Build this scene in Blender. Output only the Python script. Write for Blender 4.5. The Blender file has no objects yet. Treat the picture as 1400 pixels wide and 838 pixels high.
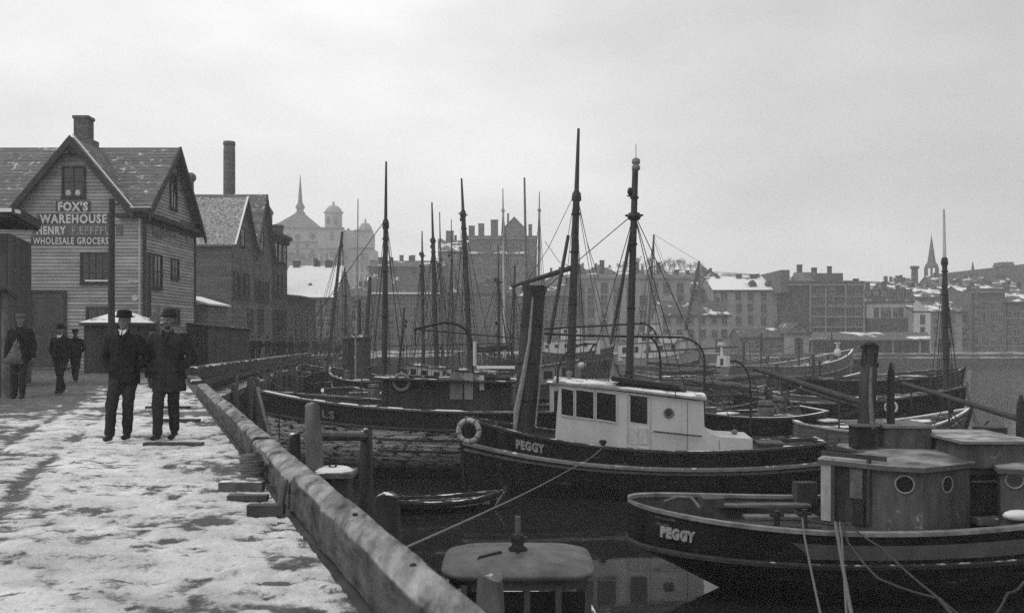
import bpy, bmesh, math, random
from mathutils import Vector, Matrix, noise as mn
random.seed(7)
R = math.radians
C = bpy.context.scene.collection
SC = bpy.context.scene
# ------------------------------------------------------------------ camera, sky, sun, exposure
F = 1300.0; HY = 458.0; ZC = 5.0          # focal length and horizon row in photo pixels, eye height over the water
cd = bpy.data.cameras.new('camera'); cam = bpy.data.objects.new('camera', cd); C.objects.link(cam)
cam.location = (0, 0, ZC); cam.rotation_euler = (R(90), 0, 0)
cd.sensor_width = 36; cd.lens = 36 * F / 1400; cd.shift_y = (HY - 419) / 1400
cd.clip_start = 0.1; cd.clip_end = 3000
cd.dof.use_dof = True; cd.dof.focus_distance = 38; cd.dof.aperture_fstop = 3.6
SC.camera = cam
w = bpy.data.worlds.new('World'); SC.world = w; w.use_nodes = True
nt = w.node_tree; N = nt.nodes; L = nt.links; N.clear()
out = N.new('ShaderNodeOutputWorld'); bg = N.new('ShaderNodeBackground'); bg.inputs[1].default_value = 0.1
sky = N.new('ShaderNodeTexSky'); sky.sky_type = 'NISHITA'; sky.sun_disc = False
sky.sun_elevation = R(48); sky.sun_rotation = R(-70)
bw = N.new('ShaderNodeRGBToBW'); L.new(sky.outputs[0], bw.inputs[0])
tc = N.new('ShaderNodeTexCoord'); sp = N.new('ShaderNodeSeparateXYZ'); L.new(tc.outputs['Generated'], sp.inputs[0])
mr = N.new('ShaderNodeMapRange'); mr.interpolation_type = 'SMOOTHERSTEP'   # cloud cover: brighter to the left, duller right
mr.inputs[1].default_value = -0.35; mr.inputs[2].default_value = 0.75; mr.inputs[3].default_value = 7.3; mr.inputs[4].default_value = 4.2
L.new(sp.outputs[0], mr.inputs[0])
mp = N.new('ShaderNodeMapping'); mp.inputs['Scale'].default_value = (1, 1, 2.6); L.new(tc.outputs['Generated'], mp.inputs[0])
nz = N.new('ShaderNodeTexNoise'); nz.inputs['Scale'].default_value = 3.2; nz.inputs['Detail'].default_value = 5; L.new(mp.outputs[0], nz.inputs[0])
mr2 = N.new('ShaderNodeMapRange'); mr2.inputs[1].default_value = .3; mr2.inputs[2].default_value = .7; mr2.inputs[3].default_value = .8; mr2.inputs[4].default_value = 1.1
L.new(nz.outputs[0], mr2.inputs[0])
mu = N.new('ShaderNodeMath'); mu.operation = 'MULTIPLY'; L.new(mr.outputs[0], mu.inputs[0]); L.new(mr2.outputs[0], mu.inputs[1])
mx = N.new('ShaderNodeMix'); mx.data_type = 'FLOAT'; mx.inputs[0].default_value = .93; L.new(bw.outputs[0], mx.inputs[2]); L.new(mu.outputs[0], mx.inputs[3])
L.new(mx.outputs[0], bg.inputs[0]); L.new(bg.outputs[0], out.inputs[0])
sl = bpy.data.lights.new('sun', 'SUN'); sl.energy = 0.6; sl.angle = R(25); sl.color = (1, .99, .98)
so = bpy.data.objects.new('sun', sl); C.objects.link(so); so.rotation_euler = (R(42), 0, R(-70))
vs = SC.view_settings; vs.view_transform = 'Standard'; vs.look = 'None'; vs.exposure = 0.55; vs.gamma = 1.0
try: vs.use_curve_mapping = False
except Exception: pass
SC.render.engine = 'CYCLES'
SC.cycles.use_denoising = False; SC.cycles.max_bounces = 5; SC.cycles.volume_bounces = 2
SC.cycles.diffuse_bounces = 3; SC.cycles.glossy_bounces = 3; SC.cycles.transmission_bounces = 3
SC.cycles.sample_clamp_indirect = 4
HAZE = .00105
# ------------------------------------------------------------------ helpers
def P(px, py, Y): return Vector(((px - 700) / F * Y, Y, ZC - (py - HY) / F * Y))
def XP(px, Y): return (px - 700) / F * Y
def ZP(py, Y): return ZC - (py - HY) / F * Y
def V(*a): return Vector(a)
K = Vector((0, 0, 1))
class MB:
    def __init__(s): s.v = []; s.f = []; s.m = []
    def face(s, pts, mi=0):
        b = len(s.v); s.v += [Vector(p) for p in pts]; s.f.append(tuple(range(b, b + len(pts)))); s.m.append(mi); return s
    def grid(s, rows, mi=0, close=False, flip=False):
        b = len(s.v); n = len(rows[0])
        for r in rows: s.v += [Vector(p) for p in r]
        for i in range(len(rows) - 1):
            for j in range(n if close else n - 1):
                k = (j + 1) % n
                q = (b + i*n + j, b + i*n + k, b + (i+1)*n + k, b + (i+1)*n + j)
                s.f.append(q[::-1] if flip else q); s.m.append(mi(i, j) if callable(mi) else mi)
        return s
    def obox(s, O, u, n, u0, u1, z0, z1, n0, n1, mi=0):
        O = Vector(O); u = Vector(u); n = Vector(n); k = Vector((0, 0, 1))
        p = [O + u*a + k*z + n*c for z in (z0, z1) for (a, c) in ((u0, n0), (u1, n0), (u1, n1), (u0, n1))]
        b = len(s.v); s.v += p
        fl = (u.cross(n)).z < 0
        for q in ((3,2,1,0), (4,5,6,7), (0,1,5,4), (1,2,6,5), (2,3,7,6), (3,0,4,7)):
            q = tuple(b + i for i in (q[::-1] if fl else q)); s.f.append(q); s.m.append(mi)
        return s
    def box(s, x0, x1, y0, y1, z0, z1, mi=0): return s.obox((0,0,0), (1,0,0), (0,1,0), x0, x1, z0, z1, y0, y1, mi)
    def tube(s, pts, r, n=8, mi=0, cap=True):
        pts = [Vector(p) for p in pts]
        if not isinstance(r, (list, tuple)): r = [r] * len(pts)
        rows = []; up = None
        for i, p in enumerate(pts):
            d = (pts[min(i+1, len(pts)-1)] - pts[max(i-1, 0)]).normalized()
            a = up if up is not None else (Vector((0,0,1)) if abs(d.z) < .9 else Vector((1,0,0)))
            x = (a - d * a.dot(d)); x = x.normalized() if x.length > 1e-5 else d.orthogonal().normalized()
            up = x; y = d.cross(x)
            rows.append([p + (x * math.cos(2*math.pi*j/n) + y * math.sin(2*math.pi*j/n)) * r[i] for j in range(n)])
        s.grid(rows, mi, close=True)
        if cap:
            s.face(rows[0][::-1], mi); s.face(rows[-1], mi)
        return s
    def prism(s, poly, d, mi=0):          # polygon (3D points) pushed along vector d
        poly = [Vector(p) for p in poly]; d = Vector(d); n = len(poly); b = len(s.v)
        s.v += poly + [p + d for p in poly]
        s.f.append(tuple(b + i for i in range(n))[::-1]); s.m.append(mi)
        s.f.append(tuple(b + n + i for i in range(n))); s.m.append(mi)
        for i in range(n):
            j = (i + 1) % n; s.f.append((b+i, b+j, b+n+j, b+n+i)); s.m.append(mi)
        return s
    def lathe(s, c, prof, n=16, mi=0, sx=1, sy=1):
        c = Vector(c)
        rows = [[c + Vector((r*sx*math.cos(2*math.pi*j/n), r*sy*math.sin(2*math.pi*j/n), z)) for j in range(n)] for r, z in prof]
        s.grid(rows, mi, close=True); s.face(rows[0][::-1], mi); s.face(rows[-1], mi); return s
    def ell(s, c, rx, ry, rz, n=12, m=8, mi=0, M=None):
        c = Vector(c)
        rows = []
        for i in range(m + 1):
            a = -math.pi/2 + math.pi * min(max(i / m, .02), .98)
            row = []
            for j in range(n):
                p = Vector((rx*math.cos(a)*math.cos(2*math.pi*j/n), ry*math.cos(a)*math.sin(2*math.pi*j/n), rz*math.sin(a)))
                row.append(c + (M @ p if M else p))
            rows.append(row)
        s.grid(rows, mi, close=True); s.face(rows[0][::-1], mi); s.face(rows[-1], mi); return s
    def build(s, name, mats, parent=None, local=False, smooth=False, recalc=False):
        o = Vector((0, 0, 0))
        if parent is not None and not local:
            q = parent
            while q is not None: o += q.location; q = q.parent
        me = bpy.data.meshes.new(name); me.from_pydata([tuple(p - o) for p in s.v], [], s.f); me.update()
        if not isinstance(mats, (list, tuple)): mats = [mats]
        for m_ in mats: me.materials.append(m_)
        me.polygons.foreach_set('material_index', s.m)
        if recalc:
            b = bmesh.new(); b.from_mesh(me); bmesh.ops.remove_doubles(b, verts=b.verts, dist=1e-4)
            bmesh.ops.recalc_face_normals(b, faces=b.faces); b.to_mesh(me); b.free()
        if smooth: me.polygons.foreach_set('use_smooth', [True] * len(me.polygons))
        ob = bpy.data.objects.new(name, me); C.objects.link(ob)
        if parent is not None: ob.parent = parent
        return ob
def tag(o, label=None, cat=None, group=None, kind=None):
    if label: o['label'] = label
    if cat: o['category'] = cat
    if group: o['group'] = group
    if kind: o['kind'] = kind
    return o
def thing(name, label, cat, loc=(0,0,0), rz=0, group=None):
    o = bpy.data.objects.new(name, None); C.objects.link(o); o.location = loc; o.rotation_euler = (0, 0, rz)
    o.empty_display_size = .3
    return tag(o, label, cat, group)
def copy_tree(o, parent=None):
    c = o.copy(); C.objects.link(c)
    if parent is not None: c.parent = parent
    for ch in list(o.children): copy_tree(ch, c)
    return c
# ------------------------------------------------------------------ materials
MC = {}
def mat(name, base, var=.35, sc=3.0, st=(1,1,1), rough=.85, bump=.3, snow=0.0, ssc=1.5, plank=None, spec=.25, line=.35, flake=0.0, fst=(.7,.7,7), fcol=.33, zmin=None, metal=0, ssoft=.04, lw=.1, sst=(1,1,1)):
    if name in MC: return MC[name]
    m = bpy.data.materials.new(name); MC[name] = m; m.use_nodes = True
    t = m.node_tree; n = t.nodes; l = t.links; b = n['Principled BSDF']
    b.inputs['Roughness'].default_value = rough; b.inputs['Specular IOR Level'].default_value = spec; b.inputs['Metallic'].default_value = metal
    co = n.new('ShaderNodeTexCoord'); ma = n.new('ShaderNodeMapping'); ma.inputs['Scale'].default_value = st; l.new(co.outputs['Object'], ma.inputs[0])
    no = n.new('ShaderNodeTexNoise'); no.inputs['Scale'].default_value = sc; no.inputs['Detail'].default_value = 6; no.inputs['Roughness'].default_value = .65; l.new(ma.outputs[0], no.inputs[0])
    r = n.new('ShaderNodeMapRange'); r.inputs[1].default_value = .3; r.inputs[2].default_value = .7
    r.inputs[3].default_value = base*(1-var); r.inputs[4].default_value = base*(1+var); l.new(no.outputs[0], r.inputs[0])
    col = r.outputs[0]; h = no.outputs[0]
    def math_(op, a, c=None):
        k = n.new('ShaderNodeMath'); k.operation = op
        for i, x in enumerate((a, c)):
            if x is None: continue
            if isinstance(x, (int, float)): k.inputs[i].default_value = x
            else: l.new(x, k.inputs[i])
        return k.outputs[0]
    def mixf(f, a, c):
        k = n.new('ShaderNodeMix'); k.data_type = 'FLOAT'
        for i, x in ((0, f), (2, a), (3, c)):
            if isinstance(x, (int, float)): k.inputs[i].default_value = x
            else: l.new(x, k.inputs[i])
        return k.outputs[0]
    def rng(x, a, c, d=0., e=1.):
        k = n.new('ShaderNodeMapRange'); l.new(x, k.inputs[0])
        for i, q in enumerate((a, c, d, e)): k.inputs[i+1].default_value = q
        return k.outputs[0]
    sx = n.new('ShaderNodeSeparateXYZ'); l.new(co.outputs['Object'], sx.inputs[0])
    if plank:
        ax, wd = plank[:2]
        if ax == 'XY': c0 = math_('ADD', sx.outputs[0], sx.outputs[1])
        else: c0 = sx.outputs['XYZ'.index(ax)]
        q = math_('DIVIDE', c0, wd); fr = math_('FRACT', q); fl = math_('FLOOR', q)
        wn = n.new('ShaderNodeTexWhiteNoise'); wn.noise_dimensions = '1D'; l.new(fl, wn.inputs['W'])
        col = math_('MULTIPLY', col, rng(wn.outputs[0], 0, 1, .8, 1.2))
        ln = math_('LESS_THAN', fr, lw)
        col = mixf(ln, col, math_('MULTIPLY', col, line)); h = math_('SUBTRACT', h, ln)
    if flake:
        m2 = n.new('ShaderNodeMapping'); m2.inputs['Scale'].default_value = fst; l.new(co.outputs['Object'], m2.inputs[0])
        n2 = n.new('ShaderNodeTexNoise'); n2.inputs['Scale'].default_value = 1.6; n2.inputs['Detail'].default_value = 8; n2.inputs['Roughness'].default_value = .75; l.new(m2.outputs[0], n2.inputs[0])
        f = rng(n2.outputs[0], 1-flake-.02, 1-flake+.03)
        if zmin is not None: f = math_('MULTIPLY', f, rng(sx.outputs[2], zmin, zmin+.8))
        col = mixf(f, col, math_('MULTIPLY', h, fcol*2))
    if snow:
        n3 = n.new('ShaderNodeTexNoise'); n3.inputs['Scale'].default_value = ssc; n3.inputs['Detail'].default_value = 7; n3.inputs['Roughness'].default_value = .6; m3 = n.new('ShaderNodeMapping'); m3.inputs['Scale'].default_value = sst; l.new(co.outputs['Object'], m3.inputs[0]); l.new(m3.outputs[0], n3.inputs[0])
        ge = n.new('ShaderNodeNewGeometry'); gs = n.new('ShaderNodeSeparateXYZ'); l.new(ge.outputs['Normal'], gs.inputs[0])
        th = .68 - .36*snow
        f = math_('MULTIPLY', rng(n3.outputs[0], th-.02-ssoft*.5, th+ssoft), rng(gs.outputs[2], .25, .5))
        col = mixf(f, col, .8)
    l.new(col, b.inputs['Base Color'])
    if bump:
        bu = n.new('ShaderNodeBump'); bu.inputs['Strength'].default_value = bump; bu.inputs['Distance'].default_value = .03; l.new(h, bu.inputs['Height']); l.new(bu.outputs[0], b.inputs['Normal'])
    return m
timber = mat('weathered_timber', .13, .5, 3, (1,1,1), snow=.0)
timber_d = mat('wet_dark_timber', .055, .5, 3, (1,1,.3), rough=.6)
pile_m = mat('pile_timber', .06, .6, 4, (1,1,.2), bump=.6, snow=.35, ssc=6)
clap = mat('clapboard_paint', .35, .28, 1.2, (.6,.6,2), plank=('Z', .165), line=.6, lw=.2)  # dark line per board paints the shade under the lap into the colour
clap2 = mat('dull_clapboard', .145, .32, 1.2, (.6,.6,2), plank=('Z', .17), line=.62, lw=.2)  # lap shade drawn into the colour here as well
shingle = mat('shingle_roof', .15, .35, 2.5, (1,1,3), plank=('Z', .2), line=.55, lw=.22, snow=.06, ssc=3, ssoft=.1)
shingle_s = mat('snow_dusted_shingles', .14, .35, 2.5, (1,1,3), plank=('Z', .2), line=.6, snow=.28, ssc=6, ssoft=.35)
trim_d = mat('dark_trim', .05, .3, 4)
trim_l = mat('pale_trim', .5, .2, 4)
brick = mat('red_brick', .12, .35, 6, plank=('Z', .12), line=.75)
brick_d = mat('dark_brick', .07, .35, 6)
glass = mat('window_glass', .015, .4, 1, rough=.12, bump=0, spec=.6)
snow_m = mat('snow', .8, .08, 3, rough=.9, bump=.3)
planks_v = mat('vertical_planks', .085, .45, 3, (1,1,.15), plank=('X', .24), line=.3)
planks_y = mat('vertical_planks_side', .07, .45, 3, (1,1,.15), plank=('Y', .24), line=.3)
iron = mat('black_iron', .02, .3, 6, rough=.55)
black_hull = mat('black_hull_paint', .016, .8, 2, (1.5,1.5,.5), flake=.39, fst=(1.0,1.0,5), fcol=.13, rough=.45, plank=('Z', .17), line=.5, bump=.15)
rope_m = mat('hemp_rope', .12, .3, 30)
rope_d = mat('tarred_rope', .05, .3, 30)
spar = mat('dark_spar', .045, .4, 4, (1,1,.2), rough=.6)
spar_l = mat('pale_spar', .5, .25, 4, (1,1,.2))
spar_m = mat('worn_spar', .14, .4, 4, (1,1,.2))
white_p = mat('white_boat_paint', .52, .16, 1.5, (1,1,.35), rough=.5, bump=.05)
grey_p = mat('grey_boat_paint', .19, .2, 1.5, rough=.55)
deck_m = mat('snowy_deck', .1, .4, 3, plank=('Y', .15), snow=.45, ssc=1.3)
rail_m = mat('worn_rail', .12, .45, 4, snow=.42, ssc=2.2)
rail_d = mat('dark_rail', .045, .45, 4, snow=.3, ssc=2.2)
wool = mat('dark_wool', .022, .4, 8, rough=.95, bump=.5, spec=.1)
wool2 = mat('charcoal_wool', .03, .4, 8, rough=.95, bump=.5, spec=.1)
skin = mat('skin', .15, .15, 20, rough=.6, bump=.1)
canvas = mat('canvas', .1, .25, 6)
# ------------------------------------------------------------------ ground, water, hill
def GZ(Y): return 3.48 - max(0.0, Y - 30) * .009
def edgeX(Y):
    if Y < 34: return 1.154 - .3815*Y
    if Y < 88: return -11.82 + (Y-34) * (-19.3+11.82)/54
    return -19.3 - (Y-88)*.05
def sstep(a, b, x):
    t = min(1, max(0, (x-a)/(b-a))); return t*t*(3-2*t)
def fbm(x, y, z=0, o=5): return mn.fractal(Vector((x, y, z)), 1.0, 2.1, o)
ys = []; y = .6
while y < 150: ys.append(y); y += .022 + y*.0085
ds = []; d = 0
while d < 95: ds.append(d); d += .035 + d*.02
verts = []; cols = []; faces = []
for Yv in ys:
    ex = edgeX(Yv)
    for dv in ds:
        x = ex - dv
        warp = .35*fbm(x*.7, Yv*.7, 3, 3)
        n1 = fbm(x*.5, Yv*.95+warp, 0, 6)           # long patches across the planks
        n2 = fbm(x*2.2, Yv*2.6, 5, 5)
        n3 = fbm(x*6.5, Yv*7, 9, 3)
        n4 = fbm(x*3.6, Yv*4.6, 19, 4)
        # wheel ruts wander up the street from the lower left
        rx = -3.7 - .40*(Yv-6) - .35*math.sin(Yv*.21)
        rut = 0
        for off in (.5, -.35, -1.5, -2.3, -3.3, -4.2):
            rut = max(rut, math.exp(-((x-rx-off+.12*fbm(Yv*.8, off, 1, 2))/.1)**2) * (.55+.45*fbm(Yv*.5, off*3, 7, 2)))
        bias = .3 - .42*sstep(2.2, 5, dv)*sstep(8.5, 13, Yv) - .62*sstep(4.2, 7.5, dv)*sstep(12.5, 17, Yv) - .75*sstep(16, 23, Yv)*sstep(1.6, 3.8, dv) - .5*sstep(26, 34, Yv) - .12*sstep(3.5, 7, dv)
        bias += .3*sstep(0, 2, n1)*sstep(9, 14, Yv)
        m = bias + .42*n1 + .34*n2 + .2*n3 + .2*n4 - .62*rut
        ge = 1 - sstep(.1, .55, dv)                    # bare plank ends against the stringer
        m -= .15*ge
        sn = sstep(-.07, .2, m) * (1 - .4*sstep(.25, .6, n4) - .28*sstep(-.05, .5, fbm(x*1.4, Yv*2.1, 33, 5)))
        wet = sstep(.1, .6, fbm(x*.5, Yv*.9, 21, 3))
        h = .022*fbm(x*9, Yv*11, 41, 3)*(.3+.7*sn)*(1-sstep(10,16,Yv)) + .010*max(0, m) + .008*n2*sn + .013*n3 - .05*rut*(.6+.4*sn) + .004*n1 + .05*sstep(8, 20, dv)*n1*.4 + .010*n4
        # footprints are shallow dips in the snow
        fx, fy = math.floor(x/.42), math.floor(Yv/.36)
        rr = random.Random(int(fx*7919 + fy*104729))
        if rr.random() < .42 and Yv < 18:
            cx_, cy_ = (fx+.3+.4*rr.random())*.42, (fy+.3+.4*rr.random())*.36
            dd = ((x-cx_)/.15)**2 + ((Yv-cy_)/.085)**2
            if dd < 1.6:
                g = math.exp(-dd*1.6); h -= .04*g; sn *= 1 - .95*g*rr.random()
        verts.append((x, Yv, GZ(Yv) + h)); cols.append((sn, wet, rut))
n = len(ds)
for i in range(len(ys)-1):
    for j in range(n-1):
        a = i*n + j; faces.append((a, a+1, a+n+1, a+n))
me = bpy.data.meshes.new('street'); me.from_pydata(verts, [], [f[::-1] for f in faces]); me.update()
ca = me.color_attributes.new('snow_cover', 'FLOAT_COLOR', 'POINT')
for i, c in enumerate(cols): ca.data[i].color = (c[0], c[1], c[2], 1)
me.polygons.foreach_set('use_smooth', [True]*len(me.polygons))
gm = bpy.data.materials.new('snow_and_mud'); gm.use_nodes = True
t = gm.node_tree; n_ = t.nodes; l_ = t.links; b_ = n_['Principled BSDF']
at = n_.new('ShaderNodeAttribute'); at.attribute_name = 'snow_cover'; sp_ = n_.new('ShaderNodeSeparateColor'); l_.new(at.outputs['Color'], sp_.inputs[0])
co = n_.new('ShaderNodeTexCoord')
mpp = n_.new('ShaderNodeMapping'); mpp.inputs['Scale'].default_value = (1, 1.15, 1); l_.new(co.outputs['Object'], mpp.inputs[0])
nA = n_.new('ShaderNodeTexNoise'); nA.inputs['Scale'].default_value = 7; nA.inputs['Detail'].default_value = 8; nA.inputs['Roughness'].default_value = .7; l_.new(mpp.outputs[0], nA.inputs[0])
nB = n_.new('ShaderNodeTexNoise'); nB.inputs['Scale'].default_value = 1.3; nB.inputs['Detail'].default_value = 6; l_.new(mpp.outputs[0], nB.inputs[0])
def MR(x, a, b, c, d):
    k = n_.new('ShaderNodeMapRange'); l_.new(x, k.inputs[0])
    for i, q in enumerate((a, b, c, d)): k.inputs[i+1].default_value = q
    return k.outputs[0]
def MM(op, a, b):
    k = n_.new('ShaderNodeMath'); k.operation = op
    for i, x in enumerate((a, b)):
        if isinstance(x, (int, float)): k.inputs[i].default_value = x
        else: l_.new(x, k.inputs[i])
    return k.outputs[0]
nC = n_.new('ShaderNodeTexNoise'); nC.inputs['Scale'].default_value = 26; nC.inputs['Detail'].default_value = 6; nC.inputs['Roughness'].default_value = .75; l_.new(mpp.outputs[0], nC.inputs[0])
sg_ = n_.new('ShaderNodeSeparateXYZ'); l_.new(co.outputs['Object'], sg_.inputs[0])
nD = n_.new('ShaderNodeTexNoise'); nD.inputs['Scale'].default_value = 3.4; nD.inputs['Detail'].default_value = 10; nD.inputs['Roughness'].default_value = .78; nD.inputs['Distortion'].default_value = .5; l_.new(mpp.outputs[0], nD.inputs[0])
gap = MM('MULTIPLY', MM('LESS_THAN', MM('FRACT', MM('DIVIDE', MM('ADD', sg_.outputs[1], MM('MULTIPLY', nB.outputs[0], .05)), .31), 0), .09), MR(nB.outputs[0], .44, .56, 0, .55))
mask = MR(MM('SUBTRACT', MM('ADD', MM('ADD', MM('ADD', sp_.outputs[0], MR(nA.outputs[0], .25, .75, -.52, .6)), MR(nD.outputs[0], .28, .72, -.5, .6)), MR(nC.outputs[0], .25, .75, -.3, .3)), gap), .22, .66, 0, 1)
snowc = MM('MULTIPLY', MM('MULTIPLY', MR(nB.outputs[0], .35, .65, .72, .98), MR(sp_.outputs[0], .5, 1, .7, 1)), MR(nC.outputs[0], .3, .7, .72, 1.06))
mud = MM('MULTIPLY', MM('MULTIPLY', MR(nC.outputs[0], .3, .7, .05, .16), MR(nD.outputs[0], .3, .7, .6, 1.5)), MR(sp_.outputs[1], 0, 1, .85, 1.25))
mk = n_.new('ShaderNodeMix'); mk.data_type = 'FLOAT'; l_.new(mask, mk.inputs[0]); l_.new(mud, mk.inputs[2]); l_.new(snowc, mk.inputs[3])
l_.new(mk.outputs[0], b_.inputs['Base Color']); b_.inputs['Specular IOR Level'].default_value = .3
l_.new(MR(mask, 0, 1, .62, .9), b_.inputs['Roughness'])
bu = n_.new('ShaderNodeBump'); bu.inputs['Strength'].default_value = .9; bu.inputs['Distance'].default_value = .03
l_.new(MM('ADD', MM('ADD', MM('MULTIPLY', nA.outputs[0], 1.3), MM('MULTIPLY', nC.outputs[0], .8)), MM('MULTIPLY', mask, .5)), bu.inputs['Height']); l_.new(bu.outputs[0], b_.inputs['Normal'])
me.materials.append(gm)
st = bpy.data.objects.new('street', me); C.objects.link(st); tag(st, kind='structure')
# water
wm = bpy.data.materials.new('harbour_water'); wm.use_nodes = True
t = wm.node_tree; n_ = t.nodes; l_ = t.links; b_ = n_['Principled BSDF']
b_.inputs['Base Color'].default_value = (.018, .018, .018, 1); b_.inputs['Roughness'].default_value = .035; b_.inputs['IOR'].default_value = 1.33
co = n_.new('ShaderNodeTexCoord'); mpp = n_.new('ShaderNodeMapping'); mpp.inputs['Scale'].default_value = (.6, 1, 1); l_.new(co.outputs['Object'], mpp.inputs[0])
nA = n_.new('ShaderNodeTexNoise'); nA.inputs['Scale'].default_value = 1.6; nA.inputs['Detail'].default_value = 4; nA.inputs['Roughness'].default_value = .5; nA.inputs['Distortion'].default_value = .4; l_.new(mpp.outputs[0], nA.inputs[0])
nB = n_.new('ShaderNodeTexNoise'); nB.inputs['Scale'].default_value = .05; nB.inputs['Detail'].default_value = 3; l_.new(mpp.outputs[0], nB.inputs[0])
bu = n_.new('ShaderNodeBump'); bu.inputs['Distance'].default_value = .02
l_.new(MR(nB.outputs[0], .42, .62, .05, .24), bu.inputs['Strength']); l_.new(nA.outputs[0], bu.inputs['Height']); l_.new(bu.outputs[0], b_.inputs['Normal'])
sxy = n_.new('ShaderNodeSeparateXYZ'); l_.new(co.outputs['Object'], sxy.inputs[0])   # breeze roughens the open basin
l_.new(MR(sxy.outputs[1], 30, 110, .035, .16), b_.inputs['Roughness'])
tag(MB().face([(-260, -30, 0), (590, -30, 0), (590, 205, 0), (-260, 205, 0)]).build('water', wm), kind='structure')
# hill under the town, rising to the skyline
hm = mat('snowy_hillside', .11, .5, .05, snow=.42, ssc=.06, bump=0)
prof = [(-2600, 400), (-300, 400), (370, 396), (520, 393), (640, 386), (740, 374), (850, 368), (960, 371), (1060, 384), (1180, 382), (1270, 390), (1400, 400), (1700, 410), (3600, 420)]
def ridge(px):
    for (a, b), (c, d) in zip(prof, prof[1:]):
        if a <= px <= c: return b + (d-b)*(px-a)/(c-a)
    return 400
rows = []
for Yv, f in ((196, 0), (215, .02), (260, .15), (320, .45), (380, .78), (440, 1), (500, .97), (560, .9)):
    row = []
    for k in range(-26, 37):
        px = k*100; X = max(-590, min(590, XP(px, 440) * (.45 + .55*Yv/440))) ; zt = ZP(ridge(px), 440)
        row.append((X, Yv, 1.6 + (zt-1.6)*f + (fbm(X*.01, Yv*.01, 2, 3)*3 if f > .1 else 0)))
    rows.append(row)
hill = tag(MB().grid(rows, flip=True).build('hill', hm, smooth=True), kind='structure')
# bed below everything
tag(MB().face([(-590, -60, -2.4), (590, -60, -2.4), (590, 570, -2.4), (-590, 570, -2.4)]).build('harbour_bed', timber_d), kind='structure')
# quay wall of stacked timbers with real gaps
mb = MB(); pts = [(edgeX(Yv), Yv) for Yv in (-2, 0, 6, 12, 18, 24, 30, 34, 46, 58, 70, 88, 110, 150)]
for (x0, y0), (x1, y1) in zip(pts, pts[1:]):
    a = Vector((x0, y0, 0)); b = Vector((x1, y1, 0)); u = (b-a).normalized(); nn = Vector((u.y, -u.x, 0)); Ln = (b-a).length
    g = GZ((y0+y1)/2)
    mb.obox(a, u, nn, 0, Ln, -2.3, min(GZ(y0), GZ(y1))-.02, -.6, -.12)
    mb.obox(a, u, nn, 0, Ln, g-.32, min(GZ(y0), GZ(y1))-.012, -.1, .36)
    z = -.6; k = 0
    while z < g - .62:
        mb.obox(a, u, nn, 0, Ln, z, z+.27, -.15, .02 + .06*(k % 2)); z += .34; k += 1
tag(mb.build('quay_wall', timber_d), kind='structure')
# ------------------------------------------------------------------ wharf edge timbers
def beam_run(y0, y1, top, wdt, label, seed, hgt=None):
    rnd = random.Random(seed)
    a = Vector((edgeX(y0)+.07, y0, 0)); b = Vector((edgeX(y1)+.07, y1, 0)); u = (b-a).normalized(); nn = Vector((u.y, -u.x, 0)); Ln = (b-a).length
    rows = []; ns = max(6, int(Ln/.045)); r = .06
    for i in range(ns+1):
        s = Ln*i/ns; Yv = a.y + u.y*s; zb = GZ(Yv)+.012; zt = top + zb - .012
        w0 = .02*fbm(s*1.1, seed, 0, 3); w1 = .02*fbm(s*1.1, seed+9, 0, 3)
        e = 0 if 0 < i < ns else .02
        prof_ = [(-.0+w0, zb), (w0+.006, zb+(zt-zb)*.5), (w0+.01, zt-.05), (w0+.028, zt-.014), (w0+.07, zt-.002), (wdt*.6, zt+w1*.4), (wdt-.05+w1, zt-.006), (wdt-.012+w1, zt-.035), (wdt+w1, zt-.2), (wdt+w1, zb-.1)]
        row = []
        for o_, z_ in prof_:
            q = a + u*(s + (e if i == 0 else -e)) + nn*(o_ + .005*fbm(s*1.5, o_*12, seed, 3) - .03*max(0, fbm(s*3.3, o_*6, seed+2, 4)-.28)); row.append((q.x, q.y, z_ - e + .006*fbm(s*1.3, o_*9, seed+4, 3) - (.05*max(0, fbm(s*2.1, 3, seed+7, 3)-.2) if z_ > zt-.03 else 0)))
        rows.append(row)
    m = MB(); m.grid(rows, flip=True); m.face(rows[0]); m.face(rows[-1][::-1])
    ob = m.build('wharf_stringer', beam_m, smooth=True)
    for p in ob.data.polygons:
        if len(p.vertices) > 4: p.use_smooth = False
    return tag(ob, label, 'beam', 'timbers along the wharf edge')
beam_m = mat('worn_stringer_timber', .065, .9, 9, (1,.12,1), bump=1.0, snow=.2, ssc=6, ssoft=.45, rough=.8, sst=(1.3,.25,1.3))
beam_dk = mat('dark_stringer_timber', .05, .6, 5, (1,.5,1), bump=.7, snow=.35, ssc=1.2)
beam_run(-1.6, 8.2, .32, .27, 'thick weathered edge timber nearest the camera, filling the bottom centre', 1)
beam_run(8.36, 11.4, .27, .31, 'edge timber just beyond the frosted gap with the rope coil against it', 2)
beam_run(11.46, 17.4, .31, .26, 'long edge timber beside the two walking men', 3)
beam_run(17.5, 24.5, .27, .28, 'far end timber of the near wharf edge, just before the corner', 4)
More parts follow.
